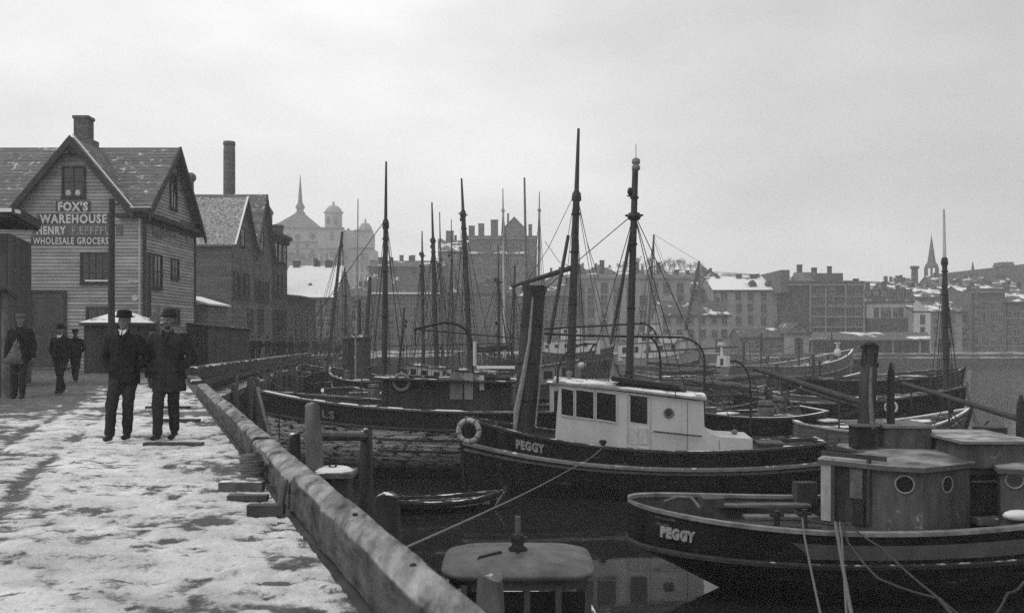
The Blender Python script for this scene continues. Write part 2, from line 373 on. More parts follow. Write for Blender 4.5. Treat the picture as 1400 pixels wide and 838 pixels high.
def stringer_iron(y, top, strap):
    ob = None
    for o_ in C.objects:
        if o_.name.startswith('wharf_stringer') and o_.get('label'):
            ys_ = [v_.co.y for v_ in o_.data.vertices]
            if min(ys_) < y < max(ys_): ob = o_
    if ob is None: return
    a = V(edgeX(y)+.07, y, GZ(y)); u = V(-.3815, 1, 0).normalized(); nn = V(u.y, -u.x, 0)
    if strap:
        m = MB(); q = a - u*.03
        m.obox(q, u, nn, 0, .06, top-.01, top+.022, -.02, .3); m.obox(q, u, nn, 0, .06, .06, top+.022, -.028, -.008); m.build('iron_strap', iron, ob)
    else: MB().lathe(a + nn*.14 + K*(top-.012), [(.018,0), (.018,.022), (.01,.026)], 10).build('bolt', iron, ob)
for y_, t_, s_ in ((4.9, .32, 0), (6.3, .32, 0), (10, .27, 0), (14, .31, 0), (16, .31, 0), (18.2, .27, 0)): stringer_iron(y_, t_, s_)
def inner_beam(y0, y1, label, seed, dz=0, off=0):
    m = MB(); a = Vector((edgeX(y0)+off, y0, GZ(y0))); b = Vector((edgeX(y1)+off, y1, GZ(y1))); u = (b-a).normalized(); nn = Vector((u.y, -u.x, 0)).normalized()
    q = []
    for p in (a, b):
        q.append([p + Vector((0,0,dz)) , p + Vector((0,0,.36+dz)), p + nn*.04 + Vector((0,0,.4+dz)), p + nn*.34 + Vector((0,0,.4+dz)), p + nn*.38 + Vector((0,0,.35+dz)), p + nn*.38 + Vector((0,0,-.05+dz))])
    m.grid(q, close=True, flip=True); m.face(q[0]); m.face(q[1][::-1])
    return tag(m.build('wharf_stringer', beam_dk), label, 'beam', 'timbers along the wharf edge')
inner_beam(34.5, 46, 'edge timber of the inner quay nearest the corner', 1)
inner_beam(46.1, 60, 'edge timber of the inner quay in front of the long plank shed', 2)
inner_beam(60.1, 74, 'edge timber of the inner quay before the men by the shed', 3)
inner_beam(74.1, 90, 'farthest edge timber of the inner quay by the crowd', 4)
inner_beam(29.5, 34.3, 'short corner timber where the wharf edge turns', 5, dz=-.3, off=.15)
# lower walkway ledge at the corner
m = MB(); a = V(edgeX(34)+.1, 34, 0); b = V(edgeX(66)+.1, 66, 0); u = (b-a).normalized(); nn = V(u.y, -u.x, 0)
m.obox(a, u, nn, 0, (b-a).length, 2.35, 2.6, .0, .75)
tag(m.build('wharf_ledge', mat('snowy_ledge', .08, .5, 4, snow=.5, ssc=1.6)), 'low snow-streaked timber ledge along the inner quay face', 'ledge')
# piles
def pile(x, y, top, r, label, group='mooring piles', lean=(0,0), n=10, mt=None, bot=-2.3, cap=True):
    m = MB(); rnd = random.Random(int(abs(x)*1000+y*77))
    rows = []; nseg = 12
    for i in range(nseg+1):
        f = i/nseg; z = bot + (top-bot)*f; rr = r*(1.1-.12*f)
        if i == nseg: rr *= .82
        row = []
        for j in range(n):
            a = 2*math.pi*j/n; q = rr*(1+.09*fbm(math.cos(a)*1.3, math.sin(a)*1.3, z*1.2+x, 3))
            zz = z if i < nseg else z + .03*math.sin(a*2+x)
            row.append((x + lean[0]*(f-1) + q*math.cos(a), y + lean[1]*(f-1) + q*math.sin(a), zz))
        rows.append(row)
    m.grid(rows, close=True); m.face(rows[-1])
    return tag(m.build('mooring_pile', mt or pile_m, smooth=True), label, 'pile', group)
rnd = random.Random(5)
Yv = 35; k = 0
pl = []
while Yv < 92:
    x = edgeX(Yv) + .75 + rnd.uniform(-.05, .35); pl.append((x, Yv)); Yv += rnd.uniform(1.4, 2.6)
for k, (x, y) in enumerate(pl):
    pile(x, y, GZ(y) - rnd.uniform(.15, .9), rnd.uniform(.12, .19), 'round timber pile in the dark row holding up the inner quay face', 'piles of the inner quay face', lean=(rnd.uniform(-.3, .3), 0), n=7, mt=mat('mid_pile', .09, .5, 4, (1,1,.2), bump=.5))
for k in range(9):
    y = 13 + k*2.3; pile(edgeX(y) + .55, y, 3.0 - .12*(k % 3), .15, 'round timber pile set against the near wharf face below the edge timbers', 'piles of the near wharf face', n=8, mt=timber_d)
pile(XP(427,13.2), 13.2, ZP(553,13.2), .125, 'thick leaning mooring post with a worn collar, standing just off the wharf edge', lean=(-.25, .05), mt=mat('pale_pile', .15, .5, 5, (1,1,.3), bump=.8, snow=.3, ssc=8))
pile(XP(403,13.6), 13.6, ZP(594,13.6), .1, 'short dark post pressed against the left side of the leaning mooring post')
pile(XP(501,16.5), 16.5, ZP(588,16.5), .12, 'slim upright post rising beside the old schooner hull')
pile(XP(529,11.2), 11.2, ZP(677,11.2), .18, 'stout cut-off pile in the water at the middle of the wharf')
pile(XP(670,8.2), 8.2, ZP(788,8.2), .135, 'blurred pile in front of the launch wheelhouse at the bottom', mt=mat('pale_pile', .15))
pile(XP(1226,27), 27, 2.0, .1, 'thin post hidden among the hulls behind the derrick')
m = MB(); a = P(428, 596, 13.4); b = P(498, 597, 16.4); m.tube([a, b], .07, 8)
tag(m.build('fender_log', timber_d), 'round log lying across between the mooring posts', 'log')
m = MB(); a = P(350, 640, 12.3); b = P(395, 590, 14.6)
# pile cap with ring bolt, snow on top
t0 = thing('pile_platform', 'small square pile platform capped with snow and an iron ring', 'platform', (XP(456,13.2), 13.2, 0))
c = V(XP(456,13.2), 13.2, 0); zt = ZP(643, 13.2)
MB().box(c.x-.3, c.x+.3, -.3+c.y, c.y+.3, zt-.07, zt).build('top_board', rail_m, t0)
m = MB()
for sx_ in (-.22, .06): m.box(c.x+sx_, c.x+sx_+.17, c.y-.24, c.y+.24, -2, zt-.07)
m.box(c.x-.26, c.x+.26, c.y-.27, c.y+.27, zt-.62, zt-.5)
m.build('post_cluster', timber_d, t0)
m = MB(); rows = []
for i in range(7):
    rr = (.27-.04*i*0) ; rows.append([(c.x+(.27+.015*math.sin(3*q))*(1-.06*i)*math.cos(q*math.pi/8)*1.0, c.y+.26*(1-.06*i)*math.sin(q*math.pi/8), zt+.003+.05*math.sin(i/6*1.5)) for q in range(16)])
m.grid(rows, close=True); m.face(rows[-1]); m.build('snow_cap', snow_m, t0, smooth=True)
m = MB(); m.tube([c+V(.05*math.cos(q), -.06, zt+.1+.06*math.sin(q)) for q in [i*math.pi/6 for i in range(13)]], .014, 6, cap=False); m.tube([c+V(0,-.06,zt), c+V(0,-.06,zt+.06)], .03, 6)
m.build('ring_bolt', iron, t0)
# bits lying against the edge timber
m = MB(); O = V(edgeX(8.05)-.0, 8.05, 3.49); u = V(-.93, -.05, 0).normalized(); n0 = V(.05, -.93, 0).normalized()
t0 = thing('iron_cleat', 'dark angled iron strap and wooden foot against the near edge timber', 'cleat', O)
m.obox(O, u, n0, 0, .3, 0, .09, 0, .12); m.build('foot', timber_d, t0)
m = MB(); m.tube([O+u*.03+V(0,-.05,.08), O+u*-.01+V(0,-.05,.3)], .03, 6); m.build('strap', timber, t0)
m = MB(); O = V(edgeX(9.3)-.02, 9.3, 3.49); m.obox(O, V(-1, 0, 0), V(0, -1, 0), 0, .42, 0, .09, 0, .13)
tag(m.build('plank_block', mat('snowy_block', .1, .4, 5, snow=.7, ssc=3)), 'short snow-topped timber block on the deck by the rope coil', 'block')
m = MB(); O = V(edgeX(8.75)-.05, 8.75, 3.49); m.obox(O, V(-1, 0, 0), V(0, -1, 0), 0, .36, 0, .05, 0, .1)
tag(m.build('plank_block', timber_d), 'thin dark board lying between the snow-topped block and the iron cleat', 'block')
m = MB(); pts_ = []
for i in range(120):
    q = i*.42; pts_.append((edgeX(9.9)-.08+.11*math.cos(q)+.015*math.sin(i*.3), 9.9+.08*math.sin(q), 3.53+.0019*i))
for i in range(14): pts_.append((edgeX(9.9)-.06+.02*i, 9.9-.03*i+.02*math.sin(i), 3.76+.05*math.sin(i*.35)))
m.tube(pts_, .022, 6); tag(m.build('rope_coil', rope_m, smooth=True), 'coil of mooring rope looped over the edge timber', 'rope')
m = MB()
for (px_, py_, ln) in ((283, 609, .75),):
    pass
for i, (Yp, dd, ln, lb) in enumerate(((12.95, .45, .8, 'dark exposed plank end in the snow right of the bowler-hat man'), (16.6, .3, .7, 'thin dark plank edge showing through snow near the corner'), (19.6, .35, .9, 'short dark board lying in snow beyond the second walking man'))):
    O = V(edgeX(Yp)-dd, Yp, 3.485); m = MB(); m.obox(O, V(-1, .02, 0), V(0, 1, 0), 0, ln, 0, .045, 0, .15)
    tag(m.build('loose_plank', timber_d), lb, 'plank', 'loose planks on the wharf')
# ------------------------------------------------------------------ window, door, siding builders
K = V(0, 0, 1)
def window(par, O, u, n, uc, zc, w_, h_, fm=trim_d, cols_=2, rows_=2, fr=.09, name='window', pane=True, gl=None):
    m = MB(); a0, a1, z0, z1 = uc-w_/2, uc+w_/2, zc-h_/2, zc+h_/2
    m.obox(O, u, n, a0-fr, a0, z0-fr, z1+fr, -.02, .1); m.obox(O, u, n, a1, a1+fr, z0-fr, z1+fr, -.02, .1)
    m.obox(O, u, n, a0, a1, z1, z1+fr, -.02, .105); m.obox(O, u, n, a0, a1, z0-fr, z0, -.02, .105)
    for i in range(1, cols_): m.obox(O, u, n, a0+w_*i/cols_-.018, a0+w_*i/cols_+.018, z0, z1, .03, .07)
    for i in range(1, rows_): q = z0+h_*i/rows_; m.obox(O, u, n, a0, a1, q-.025, q+.025, .03, .075)
    f = m.build(name, fm, par)
    if pane: MB().obox(O, u, n, a0, a1, z0, z1, -.01, .046).build('pane', gl or glass, f)
    MB().obox(O, u, n, a0-fr-.04, a1+fr+.04, z0-fr-.06, z0-fr, -.02, .13).build('sill', fm, f)
    return f
def siding(m, O, u, n, fn, z0, z1, bd=.16, mi=0):
    z = z0
    while z < z1 - 1e-3:
        t_ = min(z+bd, z1); a = fn(z); b = fn(t_)
        if a and b and a[1]-a[0] > .02:
            O = Vector(O); A = O+u*a[0]+K*z+n*.035; B = O+u*a[1]+K*z+n*.035; Cc = O+u*b[1]+K*t_+n*.004; D = O+u*b[0]+K*t_+n*.004
            m.face([A, B, Cc, D], mi); m.face([O+u*a[0]+K*z, O+u*a[1]+K*z, B, A], mi)
        z = t_
def slab(m, p, th, mi=0):              # roof plate: top corners given, thickness down
    m.prism([Vector(q) - K*th for q in p], K*th, mi)
def chimney(par, x, y, z0, z1, w_, mt=brick, d_=None, name='chimney', pots=0):
    d_ = d_ or w_; m = MB(); m.box(x-w_/2, x+w_/2, y-d_/2, y+d_/2, z0, z1-.18); m.box(x-w_/2-.06, x+w_/2+.06, y-d_/2-.06, y+d_/2+.06, z1-.18, z1)
    for i in range(pots): m.tube([(x-w_/2+w_*(i+.5)/pots, y, z1), (x-w_/2+w_*(i+.5)/pots, y, z1+.5)], .12, 6)
    return m.build(name, mt, par)
def text(par, s, O, u, v, size, mt, wfit=None, off=.018, name='lettering', fn=None, ext=.0, rot=None):
    cu = bpy.data.curves.new('t', 'FONT'); cu.body = s; cu.size = size; cu.offset = off; cu.extrude = ext; cu.space_character = 1.16; cu.resolution_u = 3
    to = bpy.data.objects.new('t', cu); C.objects.link(to); dg = bpy.context.evaluated_depsgraph_get(); dg.update()
    me = bpy.data.meshes.new_from_object(to.evaluated_get(dg)); bpy.data.objects.remove(to)
    xs = [q.co.x for q in me.vertices]; x0, x1 = min(xs), max(xs); sc_ = (wfit/(x1-x0)) if wfit else 1
    o = V(0,0,0); q = par
    if fn is None:
        while q is not None: o += q.location; q = q.parent
    for q in me.vertices:
        a, b = (q.co.x-x0)*sc_, q.co.y
        q.co = (fn(a, b) if fn else Vector(O) + u*a + v*b - o)
    me.materials.append(mt); ob = bpy.data.objects.new(name, me); C.objects.link(ob); ob.parent = par
    return ob
U, NF = V(1,0,0), V(0,-1,0)
NR = V(1,0,0); UR = V(0,1,0)          # right-hand side walls: run into the distance, face +X
# ------------------------------------------------------------------ the grocer's warehouse
Y0 = 45.0; s0 = F/Y0; g0 = GZ(Y0)-.05
fox = thing('warehouse', 'clapboard gabled warehouse with white grocers lettering painted on its front', 'warehouse', (XP(120,Y0), Y0, g0))
xl, xr = XP(-70,Y0), XP(197,Y0); Yb = 52.2; ze = ZP(286,Y0); xc = XP(102,Y0); hw = 79/s0; za = ZP(193,Y0)
m = MB()
def f_front(z):
    return (xl, xr) if z <= ze else (xc-hw*(za-z)/(za-ze), xc+hw*(za-z)/(za-ze))
siding(m, V(0,Y0,0), U, NF, f_front, g0, za, .165)
m.face([(xl,Y0+.03,g0), (xr-.03,Y0+.03,g0), (xr-.03,Y0+.03,ze), (xl,Y0+.03,ze)])
yr_ = 48.6; zr = ZP(202,yr_)
def f_side(z):
    if z <= ze: return (Y0, Yb)
    q = (z-ze)/(zr-.25-ze); return (Y0+(yr_-Y0)*q, Yb-(Yb-yr_)*q)
siding(m, V(xr,0,0), UR, NR, f_side, g0, zr-.3, .165)
m.box(xl, xr-.03, Y0+.1, Yb, g0, ze-.02)
m.build('wall', clap, fox)
m = MB()       # corner boards, downspout side
m.box(xr-.05, xr+.07, Y0-.07, Y0+.12, g0, ze-.3); m.box(xr-.0, xr+.07, Yb-.2, Yb+.02, g0, ze-.3)
m.build('corner_board', trim_d, fox)
m = MB(); m.tube([(xr-.16, Y0-.14, ze-.2), (xr-.16, Y0-.14, g0+.3)], .045, 8); m.tube([(xr-.16, Y0-.14, ze-.2), (xr-.1, Y0-.42, ze-.02)], .045, 8)
m.build('downspout', trim_l, fox)
# roofs
m = MB(); ov = .45
Ye = Y0-ov; zeo = ze-.02
A = V(xl-1, Ye, zeo); B = V(xr+.45, Ye, zeo); Cc = V(xr+.45, yr_, zr); D = V(xl-1, yr_, zr)
zg_ = ZP(186,Y0-.5); gy0 = Ye + (yr_-Ye)*(zg_-zeo)/(zr-zeo); xw0, xw1 = xc-hw-.12, xc+hw+.12
for q_ in ([A, V(xw0,Ye,zeo), V(xw0,yr_,zr), D], [V(xw1,Ye,zeo), B, Cc, V(xw1,yr_,zr)], [V(xw0,Ye,zeo), V(xc,gy0,zg_), V(xc,yr_,zr), V(xw0,yr_,zr)], [V(xc,gy0,zg_), V(xw1,Ye,zeo), V(xw1,yr_,zr), V(xc,yr_,zr)]): slab(m, q_, .12)
slab(m, [V(xr+.45, yr_, zr), V(xr+.45, Yb+ov, ze-.4), V(xl-1, Yb+ov, ze-.4), V(xl-1, yr_, zr)], .16)
gy = Ye + (yr_-Ye)*(ZP(186,Y0-.5)-zeo)/(zr-zeo); ga = V(xc, Y0-.5, ZP(186,Y0-.5)); gb = V(xc, gy+.1, ga.z)
for sg in (-1, 1):
    e0 = V(xc+sg*(hw+.15), Y0-.5, ze-.1); 
    p_ = [ga, gb, V(e0.x, Ye+.02, ze+.06), e0]
    slab(m, p_ if sg < 0 else p_[::-1], .13)
m.build('roof', shingle, fox, recalc=True)
m = MB()      # rake boards of the front gable and the side gable, eaves, cornice band
for sg in (-1, 1):
    a = ga + V(0, -.06, .03); b = V(xc+sg*(hw+.25), Y0-.56, ze-.18); d_ = (b-a).normalized()
    m.prism([a, b, b-V(0,0,.42), a-V(0,0,.42)] if sg > 0 else [b, a, a-V(0,0,.42), b-V(0,0,.42)], V(0,.12,0))
    m.prism([a+V(0,.12,-.02), b+V(0,.12,-.02), b+V(0,.5,-.12), a+V(0,.5,-.12)], V(0,0,-.04))
a = V(xr+.42, yr_, zr+.05)
for (yy, zz) in ((Ye-.1, ze-.22), (Yb+ov, ze-.55)):
    b = V(xr+.42, yy, zz); m.prism([a, b, b-V(0,0,.36), a-V(0,0,.36)], V(.1,0,0))
m.obox((0,0,0), U, NF, xc+hw+.05, xr+.5, ze-.2, ze-.02, -Ye-.02, -Ye+.12)
m.obox((0,0,0), U, NF, xl-.5, xc-hw-.05, ze-.2, ze-.02, -Ye-.02, -Ye+.12)
m.box(xr+.0, xr+.42, Y0-.35, Yb+.3, ze-.42, ze-.22); m.box(xr+.0, xr+.2, Y0-.1, Yb+.1, ze-.62, ze-.42)
m.obox((0,0,0), U, NF, xr-1.2, xr+.3, ze-.42, ze-.22, -Y0-.02, -Y0+.4)
# gable truss ornament
m.obox((xc, Y0, 0), U, NF, -.52, .52, ZP(213,Y0), ZP(213,Y0)+.16, .2, .5); m.obox((xc, Y0, 0), U, NF, -.07, .07, ZP(213,Y0), za-.2, .2, .5)
m.build('trim', trim_d, fox)
m = MB(); m.prism([ga+V(.12,-.03,.05), V(xc+hw+.3, Y0-.53, ze-.1), V(xc+hw+.34, Y0-.53, ze-.06), ga+V(.16,-.03,.1)], V(0,-.03,0)); m.obox((0,0,0), U, NF, xc+hw+.1, xr+.5, ze-.0, ze+.035, -Ye-.1, -Ye+.1)
m.build('snow_line', snow_m, fox)
cx = XP(117.5,yr_+.3); m = MB(); m.box(cx-.36, cx+.36, yr_-.3, yr_+.4, zr-1.2, ZP(164,yr_)); m.box(cx-.41, cx+.41, yr_-.35, yr_+.45, ZP(164,yr_), ZP(160,yr_)); m.box(cx-.4, cx+.62, yr_-.34, yr_+.44, zr-1.2, zr+.35)
m.build('chimney', brick, fox)
OF = V(0, Y0, 0)
def wf(x0_, x1_, y0_, y1_, **k): return window(fox, OF, U, NF, (XP(x0_,Y0)+XP(x1_,Y0))/2, (ZP(y0_,Y0)+ZP(y1_,Y0))/2, (x1_-x0_)/s0, (y1_-y0_)/s0, **k)
wd = wf(88, 115, 230, 268); 
m = MB()
for q in (94, 107): m.ell((XP(q,Y0), Y0-.055, ZP(264,Y0)), .13, .02, .15, 8, 6)
m.build('curtain', trim_l, wd)
wd = wf(113, 150, 348, 385, cols_=4, rows_=3); m = MB(); m.obox(OF, U, NF, XP(118,Y0), XP(150,Y0), ZP(385,Y0), ZP(383,Y0), .06, .13); m.build('snow_on_sill', snow_m, wd)
wf(121, 146, 422, 445, cols_=2, rows_=1)
d = MB(); x0_, x1_ = XP(44,Y0), XP(88,Y0); zt = ZP(400,Y0)
for a_, b_2 in ((x0_-.12, x0_), (x1_, x1_+.12)): d.obox(OF, U, NF, a_, b_2, g0, zt+.12, 0, .09)
d.obox(OF, U, NF, x0_, x1_, zt, zt+.12, 0, .09); dd = d.build('door', trim_d, fox)
d = MB(); xm = (x0_+x1_)/2
for a_, b_2 in ((x0_, xm-.015), (xm+.015, x1_)):
    d.obox(OF, U, NF, a_, b_2, g0, zt, -.01, .045)
    for zz in (g0+.1, (g0+zt)/2, zt-.25): d.obox(OF, U, NF, a_+.05, b_2-.05, zz, zz+.16, .045, .065)
d.build('door_leaf', mat('grey_door', .075, .3, 3), dd)
MB().obox(OF, U, NF, x0_-.3, x1_+.3, g0-.1, g0+.18, .1, .6).build('door_step', timber, fox)
# right side openings
def ws(par, X, Ya, za_, w_, h_, **k): return window(par, V(X,0,0), UR, NR, Ya, za_, w_, h_, **k)
def side_y(px, X): return X*F/(px-700)
for (px0, py0, py1, w_, kk) in ((214, 350, 392, 1.0, 2), (238, 356, 379, .9, 2), (236, 240, 284, .8, 2), (238, 424, 440, 1.1, 2)):
    Yq = side_y(px0, xr); ws(fox, xr, Yq, (ZP(py0,Yq)+ZP(py1,Yq))/2, w_, (py1-py0)*Yq/F, cols_=kk)
# sign boards: dark painted panels with white letters
sgm = mat('sign_panel', .075, .3, 5); let = mat('white_letters', .6, .25, 9)
def sign(s, x0_, x1_, y0_, y1_, pad=3, mtl=let, off=.02):
    sb = MB().obox(OF, U, NF, XP(x0_-pad,Y0), XP(x1_+pad,Y0), ZP(y1_+1.2,Y0), ZP(y0_-1.2,Y0), .03, .055).build('sign_board', sgm, fox)
    h = (y1_-y0_)/s0; text(sb, s, V(XP(x0_,Y0), Y0-.066, ZP(y1_,Y0)), U, K, h/.73, mtl, (x1_-x0_)/s0, off=off)
sign("FOX'S", 80, 121, 276.5, 288, off=.028)
sign('WAREHOUSE', 55, 147, 293, 305, off=.022)
sb = MB().obox(OF, U, NF, XP(45,Y0), XP(168,Y0), ZP(322,Y0), ZP(308,Y0), .03, .055).build('sign_board', mat('faded_panel', .13, .3, 5), fox)
text(sb, 'HENRY', V(XP(51,Y0), Y0-.066, ZP(320.5,Y0)), U, K, (11/s0)/.73, let, 40/s0, off=.02)
text(sb, 'F.EFFFFU.I.', V(XP(99,Y0), Y0-.066, ZP(320.5,Y0)), U, K, (11/s0)/.73, mat('faded_letters', .33, .6, 12), 65/s0, off=.008)
sign('WHOLESALE GROCERS', 46, 149, 324.5, 334, off=.012)
text(sb, 'R E W E S', V(0,0,0), U, K, .6, mat('ghost_letters', .36, .5, 8), None) if False else None
gh = MB(); Xg = xr+.05
for a_, b_2 in ((46, 47.3), (47.6, 49.3), (49.9, 51.6)): gh.box(xr+.03, Xg, a_, b_2, ZP(312,(a_+b_2)/2)-.45, ZP(312,(a_+b_2)/2)+.35)
gb_ = gh.build('ghost_sign', mat('faded_panel', .13), fox)
text(gb_, 'H E W   B', V(Xg+.012, 46.1, ZP(312,48)-.35), UR, K, .75, mat('faded_letters', .33), 5.2, off=.01)
m = MB(); m.obox(OF, U, NF, XP(176,Y0), XP(193,Y0), ZP(386,Y0), ZP(383,Y0), .035, .05); m.build('small_notice', trim_l, fox)
m = MB(); m.prism([V(XP(185,Y0)+.16*math.cos(q), Y0-.04, ZP(407,Y0)+.16*math.sin(q)) for q in [i*math.pi/6 for i in range(12)]], V(0,-.02,0)); m.build('round_plate', trim_l, fox)
# vent stack with globe behind
# ------------------------------------------------------------------ second warehouse with two gables
def saltbox(name, label, X, Ya, Yc, ye_px, yr_px, x_left, base, mt, rmt):
    t_ = thing(name, label, 'warehouse', (X-1, Ya, base)); Ym = (Ya+Yc)/2
    ze_, zr_ = ZP(ye_px, Ya), ZP(yr_px, Ym)
    m = MB()
    siding(m, V(0,Ya,0), U, NF, lambda z: (x_left, X), base, ze_, .17)
    def fs(z):
        if z <= ze_: return (Ya, Yc)
        q = (z-ze_)/(zr_-.1-ze_); return (Ya+(Ym-Ya)*q, Yc-(Yc-Ym)*q)
    siding(m, V(X,0,0), UR, NR, fs, base, zr_-.15, .17)
    m.box(x_left, X-.03, Ya+.03, Yc, base, ze_-.02)
    m.build('wall', mt, t_)
    m = MB()
    slab(m, [V(x_left-.3, Ya-.3, ze_-.1), V(X+.35, Ya-.3, ze_-.1), V(X+.35, Ym, zr_), V(x_left-.3, Ym, zr_)], .14)
    slab(m, [V(X+.35, Ym, zr_), V(X+.35, Yc+.3, ze_-.1), V(x_left-.3, Yc+.3, ze_-.1), V(x_left-.3, Ym, zr_)], .14)
    m.build('roof', rmt, t_, recalc=True)
    m = MB()
    for (yy, zz) in ((Ya-.35, ze_-.17), (Yc+.35, ze_-.17)):
        a = V(X+.3, Ym, zr_+.02); b = V(X+.3, yy, zz); m.prism([a, b, b-V(0,0,.3), a-V(0,0,.3)], V(.1,0,0))
    m.build('rake_board', trim_d, t_)
    m = MB(); a = V(X+.28, Ym, zr_+.03); b = V(X+.28, Ya-.3, ze_-.1); m.prism([a, b, b+V(0,0,.06), a+V(0,0,.06)], V(.14,0,0)); (m.build('snow_line', snow_m, t_) if Ya < 75 else None)
    return t_, ze_, zr_
Xb = XP(317, 70); g2 = GZ(70)-.3
b2, ze2, zr2 = saltbox('warehouse', 'low clapboard warehouse with a snow-edged roof next to the tall round chimney', Xb, 70, 76, 333, 270, XP(240,70), g2, clap2, shingle_s)
b2b, zeb, zrb = saltbox('warehouse', 'second gabled warehouse joined behind the snow-edged one', Xb-.02, 76.1, 81.7, 350, 266, XP(256,77), g2, clap2, shingle)
for px_, a_, c_ in ((322, 370, 408), (330, 373, 410), (337, 374, 410), (331, 311, 338)):
    Yq = side_y(px_, Xb); ws(b2, Xb, Yq, (ZP(a_,Yq)+ZP(c_,Yq))/2, 1.0, (c_-a_)*Yq/F*.85)
for px_, a_, c_ in ((350.5, 380, 412), (357, 383, 413), (364, 385, 414), (357, 316, 345)):
    Yq = side_y(px_, Xb-.02); ws(b2b, Xb-.02, Yq, (ZP(a_,Yq)+ZP(c_,Yq))/2, 1.0, (c_-a_)*Yq/F*.85)
for px_ in (341, 356):
    Yq = side_y(px_, Xb-.02); ws(b2b if px_ > 347 else b2, Xb-.02, Yq, ZP(438,Yq), 1.3, 1.7)
cx = XP(313.5, 82); m = MB(); m.lathe((cx, 82, 0), [(.52, 10), (.5, ZP(208,82)), (.48, ZP(200,82)), (.53, ZP(198,82)), (.5, ZP(194,82))], 14)
m.build('chimney', brick, b2)
vs_ = MB(); c = V(XP(261,64), 64, 0); vs_.lathe(c, [(.2, 9.5), (.2, ZP(249,64))], 10); vs_.ell((c.x, c.y, ZP(243,64)), .36, .36, .34, 12, 8)
vs_.build('vent_stack', mat('zinc', .12, .3, 4), b2)
# long row house 3 with cornice, side wall towards the street
def row_house(label, X, Ya, Yc, ytop, base, mt, wins, par_h=.5):
    t_ = thing('brick_building', label, 'building', (X-2, Ya, base)); zt = ZP(ytop, Ya)
    MB().box(X-9, X, Ya, Yc, base, zt).build('wall', mt, t_)
    m = MB(); m.box(X-9.1, X+.45, Ya-.3, Yc+.2, zt, zt+.28); m.box(X-9.05, X+.25, Ya-.15, Yc+.1, zt-.3, zt)
    for i in range(int((Yc-Ya)/1.0)): m.box(X+.0, X+.36, Ya+i*1.1+.3, Ya+i*1.1+.5, zt-.5, zt-.002)
    m.build('cornice', trim_d, t_)
    for Yq, zc_, w_, h_ in wins: ws(t_, X, Yq, zc_, w_, h_)
    return t_
X3 = XP(372, 81.8); wins = []
for z_ in (6.2, 9.4, 12.4):
    for Yq in (82.9, 84.5, 86.1): wins.append((Yq, z_, 1.1, 1.8))
r3 = row_house('narrow brick building with a bracketed cornice past the two gables', X3, 81.8, 87.3, 321, GZ(82)-.3, brick_d, wins)
chimney(r3, XP(380,86), 86, 13, ZP(308,86), .8, pots=0)
lowb = thing('shed', 'low lean-to with a snowy canopy along the street past the brick building', 'shed', (XP(392,108), 108, GZ(108)))
gx = XP(392,108); MB().box(gx-6, gx, 108, 124, 2.2, ZP(402,108)).build('wall', brick_d, lowb)
m = MB(); slab(m, [V(gx-6, 107.5, ZP(396,108)), V(gx+1.6, 107.5, ZP(404,108)), V(gx+1.6, 124, ZP(404,108)), V(gx-6, 124, ZP(396,108))], .15); m.build('roof', shingle_s, lowb)
for i in range(4):
    MB().tube([(gx+1.3, 109+4*i, 2.4), (gx+1.3, 109+4*i, ZP(405,108))], .09, 6).build('post', trim_d, lowb)
# small turret beyond the gables
tu = thing('turret', 'thin pointed turret peeping over the ridge of the second gabled warehouse', 'turret', (XP(366,150), 150, 2.4))
m = MB(); m.lathe((XP(366,150), 150, 0), [(.75, 2), (.75, ZP(294,150)), (.95, ZP(293,150)), (.9, ZP(290,150)), (.15, ZP(280,150)), (.05, ZP(277,150))], 8); m.build('shaft', brick_d, tu)
# ------------------------------------------------------------------ sheds on the street
# left plank shed: roof overhang and side wall seen obliquely
g = 3.45; sx1 = XP(13, 27.5)
ls = thing('plank_shed', 'dark board shed at the left edge with a snow-dusted roof slope', 'shed', (sx1-1.5, 31, g))
xs2 = XP(43, 30.5)
m = MB(); m.prism([(sx1-8, 27.5, g-.1), (sx1, 27.5, g-.1), (xs2, 30.5, g-.1), (XP(42,31.2), 31.2, g-.1), (sx1-8, 31.2, g-.1)], K*(ZP(322,29)-g)); m.build('wall', mat('shed_planks', .075, .45, 3, (1,1,.15), plank=('XY', .26), line=.35), ls)
zt = ZP(306,29)
m = MB(); slab(m, [V(sx1-8, 26.9, ZP(287,27)), V(XP(15,26.9), 26.9, ZP(287,27)), V(XP(53,29.9), 29.9, ZP(308,29.9)), V(XP(46,31.5), 31.5, ZP(306,31.5)+.0), V(sx1-8, 31.5, ZP(287,27)+.3)], .22); m.build('roof', mat('shed_roof', .05, .4, 3, snow=.25, ssc=.8), ls, recalc=True)
m = MB(); m.obox((0,0,0), U, V(0,1,0), sx1-6, XP(13,26.7), ZP(289,26.7), ZP(284,26.7), 26.8, 27.3); m.build('snow_on_roof', snow_m, ls)
m = MB(); a = V(XP(15,26.9), 26.88, ZP(294,27)); b = V(XP(53,29.9), 29.88, ZP(314,29.9)); m.prism([a, b, b+V(0,0,.26), a+V(0,0,.3)], V(.1,-.06,0)); m.build('fascia', trim_d, ls)
